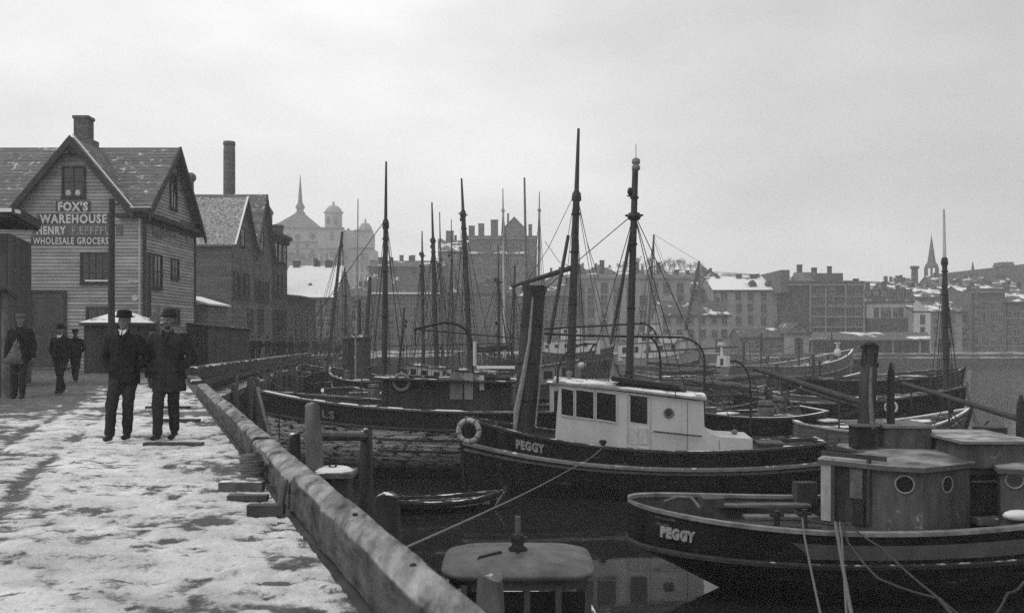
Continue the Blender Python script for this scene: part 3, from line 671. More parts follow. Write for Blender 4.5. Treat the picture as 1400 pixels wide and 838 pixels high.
# near gatepost / hut corner at extreme left
gp = thing('gate_post', 'pale rough gatepost assembly cut by the left frame edge behind the capped man', 'post', (XP(6,23), 23, 3.45))
xx = XP(8,23); MB().box(xx-1.5, xx+.05, 23, 23.25, 3.4, ZP(398,23)).build('board_panel', planks_v, gp)
m = MB(); m.tube([(xx+.02, 22.95, 3.4), (xx+.02, 22.95, ZP(392,23))], .09, 8); m.build('post', timber, gp)
m = MB(); slab(m, [V(xx-1.6, 22.6, ZP(390,23)), V(xx+.2, 22.6, ZP(393,23)), V(XP(24,23.6), 23.6, ZP(404,23)), V(xx-1.6, 24.0, ZP(396,23))], .09); m.build('cap_board', trim_d, gp, recalc=True)
# hexagonal hut with snow roof
Yh = 40; hx0, hx1 = XP(113,Yh), XP(194,Yh)
hut = thing('hut', 'small dark board hut with a snow-covered hipped roof in front of the warehouse', 'hut', ((hx0+hx1)/2, Yh, GZ(Yh)))
pl_ = [V(hx0+.05, Yh, 0), V(hx1-.7, Yh, 0), V(hx1, Yh+.8, 0), V(hx1, Yh+2.0, 0), V(hx0+.7, Yh+2.2, 0), V(hx0+.05, Yh+1.4, 0)]
zb_, zt_ = GZ(Yh)-.05, ZP(441,Yh)
m = MB(); m.prism([p+K*zb_ for p in pl_], K*(zt_-zb_)); m.build('wall', mat('hut_boards', .05, .3, 3, (1,1,.2), plank=('X', .22), line=.5), hut)
cc = V((hx0+hx1)/2, Yh+1.1, 0); ap = cc + K*ZP(423,Yh+1)
m = MB(); ring = [cc + (p-cc)*1.12 + K*(zt_) for p in pl_]; m.prism([p - K*.12 for p in ring], K*.12); m.build('eaves', trim_d, hut)
m = MB()
for i in range(6): m.face([ring[i]+K*.003, ring[(i+1) % 6]+K*.003, ap])
m.build('roof', mat('snowy_hut_roof', .2, .4, 4, snow=.85, ssc=1.2), hut)
# leaning boards stack between hut and warehouse corner
lb = thing('board_fence', 'weathered leaning board fence right of the hut', 'fence', (XP(207,41), 41, GZ(41)))
for i in range(9):
    x = XP(193 + i*2.9, 41.2); zt_ = ZP(446 - i*3.8 + 3*rnd.random(), 41.2); m = MB(); m.prism([(x, 41.2, GZ(41)), (x+.085, 41.2, GZ(41)), (x+.085, 41.2+.03, zt_), (x, 41.23, zt_+.03)], V(0,.03,0)); m.build('board', timber, lb)
# small gabled shed and the long low board shed
sh = thing('shed', 'narrow clapboard shed with one snowy roof slope beside the grocers warehouse', 'shed', (XP(268,56), 56, GZ(56)))
sx0, sx1_ = XP(246,56), XP(283,56); zb_ = GZ(56)-.05
m = MB(); siding(m, V(0,56,0), U, NF, lambda z: (sx0, sx1_), zb_, ZP(416,56), .14); m.box(sx0, sx1_, 56.03, 60, zb_, ZP(417,56))
m.build('wall', clap2, sh)
m = MB(); slab(m, [V(sx0-.1, 55.7, ZP(402,56)), V(sx1_+.2, 55.7, ZP(415,56)), V(sx1_+.2, 60.2, ZP(415,56)), V(sx0-.1, 60.2, ZP(402,56))], .1); m.build('roof', mat('snowy_shed_roof', .5, .2, 4, snow=1.0), sh)
MB().obox((0,56,0), U, NF, XP(259,56), XP(271,56), zb_, ZP(425,56), .03, .07).build('door', trim_d, sh)
ll = thing('long_shed', 'long low dark board shed along the inner quay', 'shed', (XP(310,50), 50, GZ(50)))
lx0, lx1 = XP(284,50.5), XP(341,63)
m = MB(); p0 = V(lx0, 50.5, GZ(50)-.2); p1 = V(XP(341,62), 62, GZ(62)-.2)
m.prism([p0, p1, p1+V(-3,0,0), p0+V(-3,1,0)], K*2.45); m.build('wall', mat('long_planks', .05, .45, 3, (1,1,.15), plank=('Y', .5), line=.35), ll)
m = MB(); h = K*2.45; slab(m, [p0+h+V(.1,-.2,-.03), p1+h+V(.25,.2,-.03), p1+h+V(-3.2,0,.35), p0+h+V(-3.2,1,.35)], .08); m.build('roof', rail_d, ll, recalc=True)
# poles
def pole(px_, Y_, ytop, r, label, ybot=None):
    x = XP(px_, Y_); m = MB(); m.tube([(x, Y_, GZ(Y_)-.3), (x-.02, Y_, (GZ(Y_)+ZP(ytop,Y_))/2), (x, Y_, ZP(ytop,Y_))], [r*1.1, r, r*.92], 10)
    p = tag(m.build('utility_pole', trim_d, smooth=True), label, 'pole'); return p
pl1 = pole(153, 36, 272, .125, 'tall dark pole standing before the grocers lettering')
MB().box(XP(153,36), XP(153,36)+.3, 35.9, 36.0, ZP(281,36), ZP(279,36)).build('bracket', iron, pl1)
pole(203.5, 43.6, 345, .13, 'dark post against the front right corner of the grocers warehouse')
pole(248, 50.8, 326, .14, 'dark post by the rear corner of the grocers warehouse side wall')
for i, (px_, yt) in enumerate(((404, 408), (413, 412))): pole(px_, 95, yt, .09, ('thin pole left of the pair at the head of the street' if i == 0 else 'thin pole right of the pair at the head of the street'))
# ------------------------------------------------------------------ the town across the basin
wall_a = mat('stone_grey', .26, .25, .6, bump=0); wall_b = mat('brick_mid', .11, .3, .6, bump=0); wall_c = mat('brick_dark', .07, .3, .6, bump=0); wall_d = mat('limewash', .5, .15, .6, bump=0)
roof_f = mat('slate_far', .07, .3, .8, snow=.2, ssc=.35, bump=0); roof_s = mat('snowy_slate_far', .09, .3, .8, snow=.4, ssc=.4, bump=0); far_trim = mat('far_trim', .21, .2, 1, bump=0); far_glass = mat('far_glass', .03, .4, .2, rough=.3, bump=0, spec=.4)
WM = {}; WR = random.Random(77); far_blind = mat('far_blind', .16, .3, 1, bump=0)
def far_window(par, x, y, z, w_, h_, fm):
    vr = WR.choice((0,0,0,1,2)); key = (round(w_, 2), round(h_, 2), fm.name, vr)
    if key not in WM:
        m = MB(); a = w_/2; b = h_/2; f = .1
        m.obox((0,0,0), U, NF, -a-f, -a, -b-f, b+f, -.03, .08, 0); m.obox((0,0,0), U, NF, a, a+f, -b-f, b+f, -.03, .08, 0)
        m.obox((0,0,0), U, NF, -a, a, b, b+f, -.03, .08, 0); m.obox((0,0,0), U, NF, -a-f, a+f, -b-f-.12, -b, -.03, .16, 0)
        m.obox((0,0,0), U, NF, -a, a, -.04, .04, -.03, .06, 0); m.obox((0,0,0), U, NF, -.03, .03, -b, b, -.03, .05, 0)
        m.obox((0,0,0), U, NF, -a, a, -b, b, -.02, .02, 1)
        if vr: m.obox((0,0,0), U, NF, -a, a, b-(.5 if vr == 1 else .9)*b, b, .02, .03, 2)
        o = m.build('window', [fm, far_glass, far_blind]); me_ = o.data; bpy.data.objects.remove(o); WM[key] = me_
    o = bpy.data.objects.new('window', WM[key]); C.objects.link(o); o.parent = par; o.location = Vector((x, y, z)) - par.location
    return o
def house(label, x0, x1, Y, dep, ye, yb=481, roof='flat', yr=None, wm_=wall_a, rm=roof_f, rows=(), cols_=4, ww=1.0, wh=1.6, fm=far_trim, chim=(), name='town_building', cat='building', group='buildings across the harbour', corn=True, cpx=None, bz=None, wtex=None, extra=None):
    s = F/Y; X0, X1 = XP(x0,Y), XP(x1,Y); zb_ = bz if bz is not None else ZP(yb,Y); ze_ = ZP(ye,Y)
    t_ = thing(name, label, cat, ((X0+X1)/2, Y, zb_), group=group)
    m = MB()
    if roof == 'gable_y':
        zr_ = ZP(yr,Y); xm = (X0+X1)/2
        m.prism([(X0,Y,zb_), (X1,Y,zb_), (X1,Y,ze_), (xm,Y,zr_), (X0,Y,ze_)], V(0,dep,0)); m.build('wall', wm_, t_)
        m = MB(); slab(m, [V(X0-.4,Y-.4,ze_-.15), V(xm,Y-.4,zr_+.15), V(xm,Y+dep,zr_+.15), V(X0-.4,Y+dep,ze_-.15)], .2); slab(m, [V(xm,Y-.4,zr_+.15), V(X1+.4,Y-.4,ze_-.15), V(X1+.4,Y+dep,ze_-.15), V(xm,Y+dep,zr_+.15)], .2)
        m.build('roof', rm, t_, recalc=True)
    elif roof == 'gable_x':
        Ym = Y + dep/2; zr_ = ZP(yr,Ym)
        m.prism([(X0,Y,zb_), (X0,Y,ze_), (X0,Ym,zr_-.1), (X0,Y+dep,ze_), (X0,Y+dep,zb_)], V(X1-X0,0,0)); m.build('wall', wm_, t_, recalc=True)
        m = MB(); slab(m, [V(X0-.2,Y-.4,ze_-.1), V(X1+.2,Y-.4,ze_-.1), V(X1+.2,Ym,zr_+.1), V(X0-.2,Ym,zr_+.1)], .2); slab(m, [V(X0-.2,Ym,zr_+.1), V(X1+.2,Ym,zr_+.1), V(X1+.2,Y+dep+.4,ze_-.1), V(X0-.2,Y+dep+.4,ze_-.1)], .2)
        m.build('roof', rm, t_, recalc=True)
    elif roof == 'mansard':
        zr_ = ZP(yr,Y); i_ = (zr_-ze_)*.4
        m.box(X0, X1, Y, Y+dep, zb_, ze_); m.build('wall', wm_, t_)
        m = MB(); a = [V(X0-.2,Y-.2,ze_), V(X1+.2,Y-.2,ze_), V(X1+.2,Y+dep,ze_), V(X0-.2,Y+dep,ze_)]; b = [V(X0+i_,Y+i_,zr_), V(X1-i_,Y+i_,zr_), V(X1-i_,Y+dep-i_,zr_), V(X0+i_,Y+dep-i_,zr_)]
        m.grid([a, b], close=True); m.face(b); m.build('roof', rm, t_, recalc=True)
    else:
        m.box(X0, X1, Y, Y+dep, zb_, ze_); m.build('wall', wm_, t_)
        m = MB(); m.box(X0+.15, X1-.15, Y+.15, Y+dep-.15, ze_, ze_+.15); m.build('roof', rm, t_)
        m = MB(); m.box(X0-.1, X1+.1, Y-.12, Y+.2, ze_-.0, ze_+.55); m.build('parapet', wm_, t_)
    if corn:
        m = MB(); m.box(X0-.25, X1+.25, Y-.45, Y-.03, ze_-.35, ze_-.06); m.build('cornice', fm if roof == 'flat' else trim_d, t_)
    xs_ = cpx if cpx else [x0 + (x1-x0)*(i+.5)/cols_ for i in range(cols_)]
    for r_ in rows:
        for px_ in xs_:
            if WR.random() < .1: continue
            px_ += WR.uniform(-.5, .5)
            if roof == 'mansard' and r_ < ye:
                dz_ = ZP(r_,Y); o = far_window(t_, XP(px_,Y), Y+.1, dz_, ww, wh, fm)
                m = MB(); m.box(XP(px_,Y)-ww*.8, XP(px_,Y)+ww*.8, Y+.14, Y+2.2, dz_-wh*.6, dz_+wh*.75); m.build('dormer', rm, t_)
            else: far_window(t_, XP(px_,Y), Y, ZP(r_,Y), ww, wh, fm)
    for k in range(WR.choice((1, 2, 3))):     # small stacks, doors and a rainwater pipe
        xx = WR.uniform(X0+.8, X1-.8); zt_ = ze_ + (max(0, (ZP(yr,Y+dep/2) if yr else ze_) - ze_)); MB().box(xx-.3, xx+.3, Y+dep*.5-.3, Y+dep*.5+.3, ze_-.5, zt_+WR.uniform(.7, 1.5)).build('chimney', wall_c, t_)
    if corn and X1-X0 > 3 and group.startswith('buildings'):
        for k in range(max(1, int((X1-X0)/6))):
            xx = X0 + (X1-X0)*WR.uniform(.08, .92); MB().obox((0,Y,0), U, NF, xx-.6, xx+.6, zb_, zb_+2.4, -.02, .06).build('door', trim_d, t_)
        xx = X0 + .35; MB().box(xx-.09, xx+.09, Y-.2, Y-.05, zb_, ze_-.4).build('rain_pipe', trim_d, t_)
    for c_ in chim:
        px_, yt_, wpx = c_[:3]; cw = wpx/s; yy = Y+dep*(c_[3] if len(c_) > 3 else .45); chimney(t_, XP(px_,yy), yy, ze_-1, ZP(yt_,yy), cw*yy/Y, mt=wall_c)
    return t_
def dormers(t_, Y, lst, rm, fm=far_trim):
    for px_, py_, wpx in lst:
        s = F/Y; w_ = wpx/s; x = XP(px_,Y); z = ZP(py_,Y); m = MB(); m.prism([(x-w_/2,Y,z-w_*.6), (x+w_/2,Y,z-w_*.6), (x+w_/2,Y,z+w_*.4), (x,Y,z+w_*.95), (x-w_/2,Y,z+w_*.4)], V(0,2.6,0)); d_ = m.build('dormer', rm, t_)
# end-of-street snow-roofed house
t_ = house('house at the head of the street with a broad snow-covered roof and dormers', 382, 458, 150, 15, 406, 478, 'gable_x', 364, wall_b, mat('thick_snow_roof', .2, .3, 1, snow=1.0, ssc=1.0, bump=0), rows=(417, 428, 440, 452), cpx=(398, 412, 425, 438, 450), ww=1.1, wh=1.5, chim=((406, 357, 9, .5), (450, 357, 9, .5)), bz=2.3)
dormers(t_, 152.5, ((395, 400, 10), (424, 397, 11)), wall_c)
house('grey block behind the moored boats right of the snow-roofed house', 458, 500, 178, 12, 405, 480, 'gable_x', 392, wall_b, roof_f, rows=(416, 430, 446, 460), cols_=4, ww=1, wh=1.6, chim=((474, 388, 6),))
house('long plain brick warehouse with a thin white eaves line behind the left masts', 498, 602, 182, 14, 402, 480, 'gable_x', 374, wall_b, mat('snow_line_roof', .06, .3, 1, snow=.05, ssc=.3, bump=0), rows=(412, 428, 444, 460), cols_=7, ww=1.1, wh=1.7, chim=())
m_ = [o for o in C.objects if o.get('label', '').startswith('long plain brick')][0]
MB().box(XP(500,182), XP(602,182), 181.3, 181.7, ZP(402,182), ZP(400,182)).build('snow_line', snow_m, m_)
house('dark upper row behind the long warehouse with four thin chimneys', 504, 606, 225, 18, 364, 470, 'gable_x', 357, wall_c, roof_f, rows=(372, 384), cols_=8, ww=1.2, wh=1.9, chim=((521, 352, 8), (549, 349, 5), (565, 349, 5), (510, 356, 6)), bz=3)
MB().box(XP(508,224), XP(560,224), 223.5, 223.9, ZP(383,224), ZP(380,224)).build('snow_line', snow_m, [o for o in C.objects if o.get('label', '').startswith('dark upper row')][0])
# the big hotel on the slope
house('tall hotel wing with a steep gable and the highest chimneys', 634, 734, 262, 22, 325, 470, 'flat', None, wall_c, roof_f, rows=(338, 351, 365, 378, 392), cpx=(648, 658, 690, 703, 718, 728), ww=1.3, wh=2.0, chim=((645, 309, 8, .3), (658, 306, 8, .3), (676, 301, 10, .3), (725, 307, 5, .3)), bz=6)
house('grey steep-gabled top of the hotel', 688, 718, 268, 20, 313, 330, 'gable_y', 297, wall_b, roof_s, rows=(318,), cols_=2, ww=1.0, wh=1.6, corn=False, bz=30)
house('long stone hotel front with a sloping pale roof and rows of windows', 601, 640, 250, 16, 343, 470, 'gable_x', 329, wall_b, roof_s, rows=(354, 368, 382), cols_=4, ww=1.3, wh=2, chim=((602, 327, 6), (615, 316, 10)), bz=4)
house('hotel middle block with snow patches on its low roof', 640, 722, 240, 16, 347, 470, 'mansard', 336, wall_b, roof_s, rows=(342, 358, 372, 386), cols_=8, ww=1.4, wh=2.0, chim=((645, 327, 7),), bz=4)
house('mid-height brick block directly behind the big brown funnel', 602, 690, 195, 14, 400, 480, 'mansard', 388, wall_b, roof_f, rows=(394, 412, 428, 444, 460), cols_=5, ww=1.1, wh=1.7, chim=((612, 382, 6), (668, 381, 7)))
house('brick block between the funnel and the tall mainmast', 690, 790, 198, 14, 404, 480, 'gable_x', 388, wall_c, roof_f, rows=(414, 430, 446, 461), cols_=8, ww=1.2, wh=1.7, chim=((701, 382, 6), (742, 381, 6), (776, 380, 6)))
house('pale stone block with a straight cornice behind the two tall masts', 786, 944, 200, 16, 379, 480, 'flat', None, wall_a, roof_f, rows=(394, 411, 428, 446, 462), cpx=(795, 808, 826, 843, 861, 879, 895, 911, 930), ww=1.35, wh=2.2, chim=((792, 362, 6), (823, 356, 6), (870, 358, 6), (900, 359, 5), (925, 369, 6), (940, 370, 5)))
house('low dark house between the pale stone block and the snow-roofed block', 942, 975, 205, 14, 395, 480, 'gable_x', 383, wall_b, roof_f, rows=(408, 423, 440), cols_=3, chim=((955, 380, 5),))
house('small pale two-storey house with snow on its eaves at the quay', 905, 997, 176, 11, 430, 482, 'gable_x', 412, wall_a, roof_f, rows=(437, 456), cpx=(913, 929, 945, 961, 977, 990), ww=.95, wh=1.5, chim=((960, 408, 4),))
t_ = house('four-storey block with a bright snow roof and dormers', 975, 1078, 196, 16, 396, 480, 'gable_x', 379, wall_a, mat('bright_snow_roof', .12, .3, 1, snow=.8, ssc=.16, bump=0), rows=(405, 421, 437, 458), cpx=(990, 1010, 1026, 1044, 1066), ww=1.1, wh=1.7, chim=((981, 377, 5), (1010, 375, 7), (1030, 375, 8)))
dormers(t_, 197.5, ((1030, 391, 9), (1052, 392, 9)), wall_c)
t_ = house('little boathouse with a pale gable end facing the water', 1078, 1106, 165, 10, 454, 484, 'gable_y', 442, wall_a, roof_f, rows=(), cols_=1, group='sheds along the far quay', name='boathouse', cat='boathouse')
x = XP(1092,165); MB().box(x-.7, x+.7, 164.93, 165.05, ZP(484,165), ZP(462,165)).build('door', trim_d, t_); far_window(t_, x, 165, ZP(450,165), .6, .7, far_trim)
house('low dark wing attached left of the little boathouse', 1012, 1079, 168, 8, 460, 484, 'gable_x', 449, wall_b, roof_f, rows=(471,), cols_=7, ww=.9, wh=1.4, group='sheds along the far quay', name='shed', cat='shed')
t_ = house('tallest dark brick tenement with pale balcony lines', 1078, 1181, 190, 17, 388, 480, 'flat', None, wall_c, roof_f, rows=(396, 411, 426, 441), cpx=(1112, 1124, 1137, 1149, 1160, 1173), ww=1.1, wh=1.6, chim=((1093, 362, 6), (1113, 366, 6), (1134, 364, 5), (1170, 381, 6)))
X0_, X1_ = XP(1108,190), XP(1181,190); Z = lambda p: ZP(p,190)
m = MB()
for p in (406, 420, 434, 448): m.box(X0_, X1_, 189.5, 189.97, Z(p), Z(p)+.22)
for p in (1107, 1128, 1155, 1180): m.box(XP(p,190)-.12, XP(p,190)+.12, 189.45, 189.9, Z(455), Z(388))
m.build('balcony', far_trim, t_)
m = MB(); slab(m, [V(XP(1080,190),190,Z(384)), V(XP(1116,190),190,Z(384)), V(XP(1112,198),197,Z(369)), V(XP(1084,198),197,Z(369))], .3); m.box(XP(1068,190), XP(1080,190), 190.2, 205, Z(400), Z(369)); m.box(XP(1117,190), XP(1155,190), 191, 204, Z(388), Z(373)); m.build('upper_storey', wall_b, t_, recalc=True)
t_ = house('white-fronted mansard house above the long quay shed', 1181, 1249, 192, 14, 412, 480, 'mansard', 396, wall_d, roof_f, rows=(405, 427, 445, 462), cpx=(1187, 1198, 1208, 1215, 1224, 1232, 1243), ww=.9, wh=1.9, chim=((1186, 386, 5), (1209, 385, 5), (1227, 390, 4)))
m = MB()
for z0_, z1_ in ((452, 436),): m.box(XP(1184,191.6), XP(1246,191.6), 190.6, 191.9, ZP(455,191), ZP(435,191))
m.build('gallery', mat('gallery_dark', .06, .3, 1, bump=0), t_)
t_ = house('white gable-ended house with a long snow-patched side roof', 1249, 1330, 188, 13, 425, 480, 'gable_x', 413, wall_a, roof_s, rows=(436, 452, 468), cpx=(1262, 1279, 1302, 1319), ww=.9, wh=1.7)
MB().prism([(XP(1249,188), 187.6, ZP(480,188)), (XP(1271,188), 187.6, ZP(480,188)), (XP(1271,188), 187.6, ZP(425,188)), (XP(1253,188), 187.6, ZP(411,188)), (XP(1249,188), 187.6, ZP(415,188))], V(0,.36,0)).build('gable_wall', wall_d, t_)
for q in (436, 453): far_window(t_, XP(1263,187), 187.6, ZP(q,187.6), .7, 1.5, trim_d)
house('grey merchant block right of the tall pole mast', 1328, 1374, 186, 14, 398, 481, 'flat', None, wall_b, roof_s, rows=(418, 434, 450, 466), cpx=(1334, 1345, 1357, 1368), ww=.8, wh=1.7)
house('grey merchant block at the right edge of the frame', 1374, 1460, 186, 14, 412, 481, 'gable_x', 398, wall_b, roof_s, rows=(430, 442, 455, 468), cols_=8, ww=1.2, wh=1.2)
for i, (a, b_2, ye_, yr_2, Y_, lb) in enumerate(((1215, 1262, 398, 386, 222, 'snow-patched roof tucked behind the mansard chimneys'), (1252, 1292, 405, 393, 214, 'bright snow roof below the church spire'), (1290, 1332, 401, 388, 226, 'house with streaky snow roof just right of the pole mast'), (1318, 1352, 404, 391, 216, 'house with a snow roof left of the twin bright patches'), (1345, 1378, 402, 389, 224, 'house carrying the twin bright snow patches'), (1372, 1420, 407, 394, 219, 'house with scattered snow patches near the right edge'))):
    house(lb, a, b_2, Y_, 12, ye_, 440, 'gable_x', yr_2, wall_b, roof_s, rows=(412,), cols_=3, ww=1, wh=1.3, bz=3, group='upper town houses', corn=False)
t_ = thing('quay_shed', 'long open-fronted quay shed with a snow-streaked roof', 'shed', (XP(1190,172), 172, ZP(483,172)), group='sheds along the far quay')
MB().box(XP(1108,172), XP(1272,172), 173, 180, ZP(483,172), ZP(464,172)).build('wall', wall_c, t_)
m = MB(); slab(m, [V(XP(1106,171),171,ZP(464,171)), V(XP(1274,171),171,ZP(464,171)), V(XP(1268,180),180,ZP(454,180)), V(XP(1112,180),180,ZP(454,180))], .2); m.build('roof', mat('shed_snow_roof', .1, .3, 1, snow=.22, ssc=.22, bump=0), t_)
for i in range(14): x = XP(1110+12.3*i, 171.6); MB().box(x-.15, x+.15, 171.5, 171.8, ZP(483,172), ZP(465,172)).build('post', far_trim if i % 3 == 0 else trim_d, t_)
# factory stack and churches
m = MB(); m.lathe((XP(1250.5,240), 240, 0), [(1.1, 4), (.8, ZP(368,240)), (1.15, ZP(367,240)), (1.1, ZP(364,240))], 10); tag(m.build('smokestack', wall_c), 'slim factory chimney left of the right-hand church spire', 'chimney')
Yc = 270; c = V(XP(1273.5,Yc), Yc, 0); ch = thing('church', 'church spire with open belfry on the right skyline', 'church', (c.x, c.y, 10))
Zc = lambda p: ZP(p, Yc); S_ = Yc/F
def octa(m, r, z0, z1, r2=None, mi=0, n=8): m.lathe(c, [(r, z0), (r2 if r2 is not None else r, z1)], n, mi)
m = MB(); octa(m, 9*S_, Zc(420), Zc(384)); m.lathe(c, [(9.5*S_, Zc(386)), (9.5*S_, Zc(384))], 8); m.build('tower', wall_b, ch)
m = MB()
for j in range(8):
    a = 2*math.pi*(j+.5)/8; q = c + V(math.cos(a), math.sin(a), 0)*8*S_; m.tube([q+K*Zc(384), q+K*Zc(366)], 1.5*S_, 6)
m.lathe(c, [(8.8*S_, Zc(366)), (9*S_, Zc(363)), (6*S_, Zc(359))], 8); m.build('belfry', wall_b, ch)
m = MB(); m.lathe(c, [(6*S_, Zc(360)), (4.4*S_, Zc(350)), (.3*S_, Zc(322)), (.2*S_, Zc(318))], 8); m.build('spire', wall_b, ch)
m = MB(); xL, xR = XP(1296,Yc), XP(1480,Yc); m.prism([(xL,Yc,Zc(420)), (xR,Yc,Zc(420)), (xR,Yc,Zc(385)), (xR,Yc+8,Zc(354)), (xL,Yc+8,Zc(375)), (xL,Yc,Zc(385))], V(0,.2,0))
na = thing('cathedral', 'large church with a long dark roof and battlemented tower at the right edge', 'church', (xL, Yc, 10))
MB().box(xL, xR, Yc, Yc+18, 4, Zc(398)).build('wall', wall_c, na)
m = MB(); m.grid([[V(xL,Yc-.5,Zc(398)), V(xR,Yc-.5,Zc(396))], [V(xL,Yc+9,ZP(375,Yc+9)), V(xR,Yc+9,ZP(355,Yc+9))], [V(xL,Yc+18,Zc(398)), V(xR,Yc+18,Zc(396))]]); m.face([V(xL,Yc-.5,Zc(398)), V(xL,Yc+9,ZP(375,Yc+9)), V(xL,Yc+18,Zc(398))]); m.build('roof', mat('cathedral_roof', .05, .3, .5, bump=0), na, recalc=True)
m = MB(); x = XP(1392,Yc); m.box(x-1.6, x+1.6, Yc+6, Yc+10, 8, Zc(362)); m.box(x-2, x+2, Yc+5.6, Yc+10.4, Zc(362), Zc(359))
for k in (-1.7, -.35, 1.0): m.box(x+k, x+k+.7, Yc+5.6, Yc+10.4, Zc(359), Zc(356))
m.build('tower', wall_b, na)
for p, q in ((1330, 354), (1378, 357)):
    m = MB(); m.tube([(XP(p,Yc+9), Yc+9, Zc(376)), (XP(p,Yc+9), Yc+9, Zc(366)), (XP(p,Yc+9), Yc+9, Zc(q))], [.7, .5, .08], 6); m.build('finial', wall_c, na)
# domed hall / university on the cliff
Yu = 400; sU = Yu/F; zu = lambda p: ZP(p, Yu); xu = lambda p: XP(p, Yu); uw = mat('cliff_stone', .27, .15, .25, bump=0); ur = mat('cliff_roof', .1, .2, .3, bump=0)
un = thing('college', 'hazy domed college on the cliff with a needle spire and twin domed towers', 'building', (xu(440), Yu, 15))
m = MB(); m.box(xu(370), xu(438), Yu, Yu+22, 12, zu(312)); m.box(xu(436), xu(470), Yu-2, Yu+18, 12, zu(313)); m.box(xu(468), xu(486), Yu, Yu+16, 12, zu(315)); m.box(xu(484), xu(510), Yu-2, Yu+16, 12, zu(340)); m.box(xu(487), xu(507), Yu-1, Yu+12, zu(340), zu(316))
m.build('wall', uw, un)
m = MB()
for a, b_2, y_, dy in ((368, 438, 312, 0), (368, 438, 331, 0), (366, 512, 341, 2.2), (368, 510, 358, 2.2), (434, 472, 313, 2), (482, 512, 340, 2.2), (485, 509, 316, 1.3)): m.box(xu(a), xu(b_2), Yu-.7-dy, Yu-.03-dy, zu(y_)-.35, zu(y_)+.35)
m.build('cornice', ur, un)
m = MB(); a = [V(xu(366),Yu-.5,zu(311)), V(xu(438),Yu-.5,zu(311)), V(xu(438),Yu+22,zu(311)), V(xu(366),Yu+22,zu(311))]
cm = V(xu(402.5), Yu+11, 0); b_2 = [cm+V(-1.9,-1.5,zu(288)), cm+V(1.9,-1.5,zu(288)), cm+V(1.9,1.5,zu(288)), cm+V(-1.9,1.5,zu(288))]
mid = [a[i].lerp(b_2[i], .45)-K*.5 for i in range(4)]; m.grid([a, mid, b_2], close=True); m.face(b_2); m.build('roof', ur, un, recalc=True)
m = MB(); m.lathe(cm, [(2.2, zu(289)), (2.2, zu(286)), (1.5, zu(286)), (1.5, zu(281)), (2.1, zu(280)), (1.9, zu(277.5)), (1.0, zu(272)), (.18, zu(237)), (.12, zu(233))], 10); m.build('spire', ur, un)
for px_, w_, yb_, yt, yd, lb in ((453.5, 12, 313, 290, 279, 0), (497.5, 10, 318, 316, 303, 0)):
    cc = V(xu(px_), Yu+4, 0); r = w_*sU
    m = MB(); m.lathe(cc, [(r, zu(yb_)), (r, zu(yt)), (r*1.15, zu(yt)), (r*1.15, zu(yt)+.5), (r*.95, zu(yt)+.7), (r*.9, zu(yt)+(zu(yd)-zu(yt))*.45), (r*.55, zu(yd+1.5)), (.15*r, zu(yd)), (.1*r, zu(yd-5))], 8); m.build('tower', uw, un)
    for k in (-1, 1): far_window(un, cc.x+k*r*.42, cc.y-r*.94, zu(yb_ - 12 if yb_ < 316 else 325), .9, 2.6, ur)
for px_, py_ in ((407, 346), (414, 352), (427, 346), (455, 347), (473, 351), (398, 350), (385, 349), (455, 323), (488, 352), (498, 352)): far_window(un, xu(px_), Yu-(2 if 436 < px_ < 470 or px_ > 484 else 0), zu(py_), 1.3, 3.4, ur)
for px_, py_, r in ((394, 323, 1.3), (407, 324, 1.2), (427, 323, 1.4), (407, 336, .9), (420, 336, .9)):
    m = MB(); m.prism([(xu(px_)+r*math.cos(q), Yu-.15, zu(py_)+r*math.sin(q)) for q in [i*math.pi/8 for i in range(16)]], V(0,.2,0)); m.build('round_window', far_glass, un)
for i in range(9):
    for j, py_ in enumerate((351, 366, 378)): far_window(un, xu(374+i*7), Yu, zu(py_), 1.1, 3.0, ur)
for px_ in (441, 448, 459, 465, 489, 496, 503):
    for py_ in (352, 366, 380): far_window(un, xu(px_), Yu-2, zu(py_), 1.1, 3.2, ur)
m = MB(); m.box(xu(472), xu(475), Yu+4, Yu+6, zu(318), zu(311)); m.build('chimney', ur, un)
# far quay in front of the town
m = MB(); m.box(-60, 160, 164, 196.5, -2, 1.75); m.box(40, 160, 158, 164, -2, 1.2); tag(m.build('far_quay', mat('far_quay', .09, .4, 1, (.3,1,3), snow=.35, ssc=.4, bump=0)), kind='structure')
# bare trees on the skyline
bark = mat('bark', .06, .3, 3, bump=0)
def tree_mesh(seed):
    rr = random.Random(seed); tr = MB(); cr = MB()
    def grow(p, d, ln, r, lv):
        q = p + d*ln; (tr if lv < 1 else cr).tube([p, p.lerp(q, .5)+V(rr.uniform(-.06,.06), 0, 0)*ln, q], [max(r,.022), max(r*.85,.022), max(r*.65,.022)], 5 if lv < 2 else 3, cap=False)
        if lv == 5: return
        for _ in range(3 if lv < 4 else 4):
            nd = (d + V(rr.uniform(-.65,.65), rr.uniform(-.65,.65), rr.uniform(.1,.55))).normalized(); grow(q if lv else p + d*ln*rr.uniform(.6, 1), nd, ln*rr.uniform(.62,.85), r*.6, lv+1)
    grow(V(0,0,0), V(0,0,1), 1.9, .2, 0); return tr, cr
protos = []
places = [(846+i*4.6+random.uniform(-3,3), random.uniform(415, 450)) for i in range(26)] + [(1172+i*5+random.uniform(-3,3), random.uniform(330, 420)) for i in range(14)]
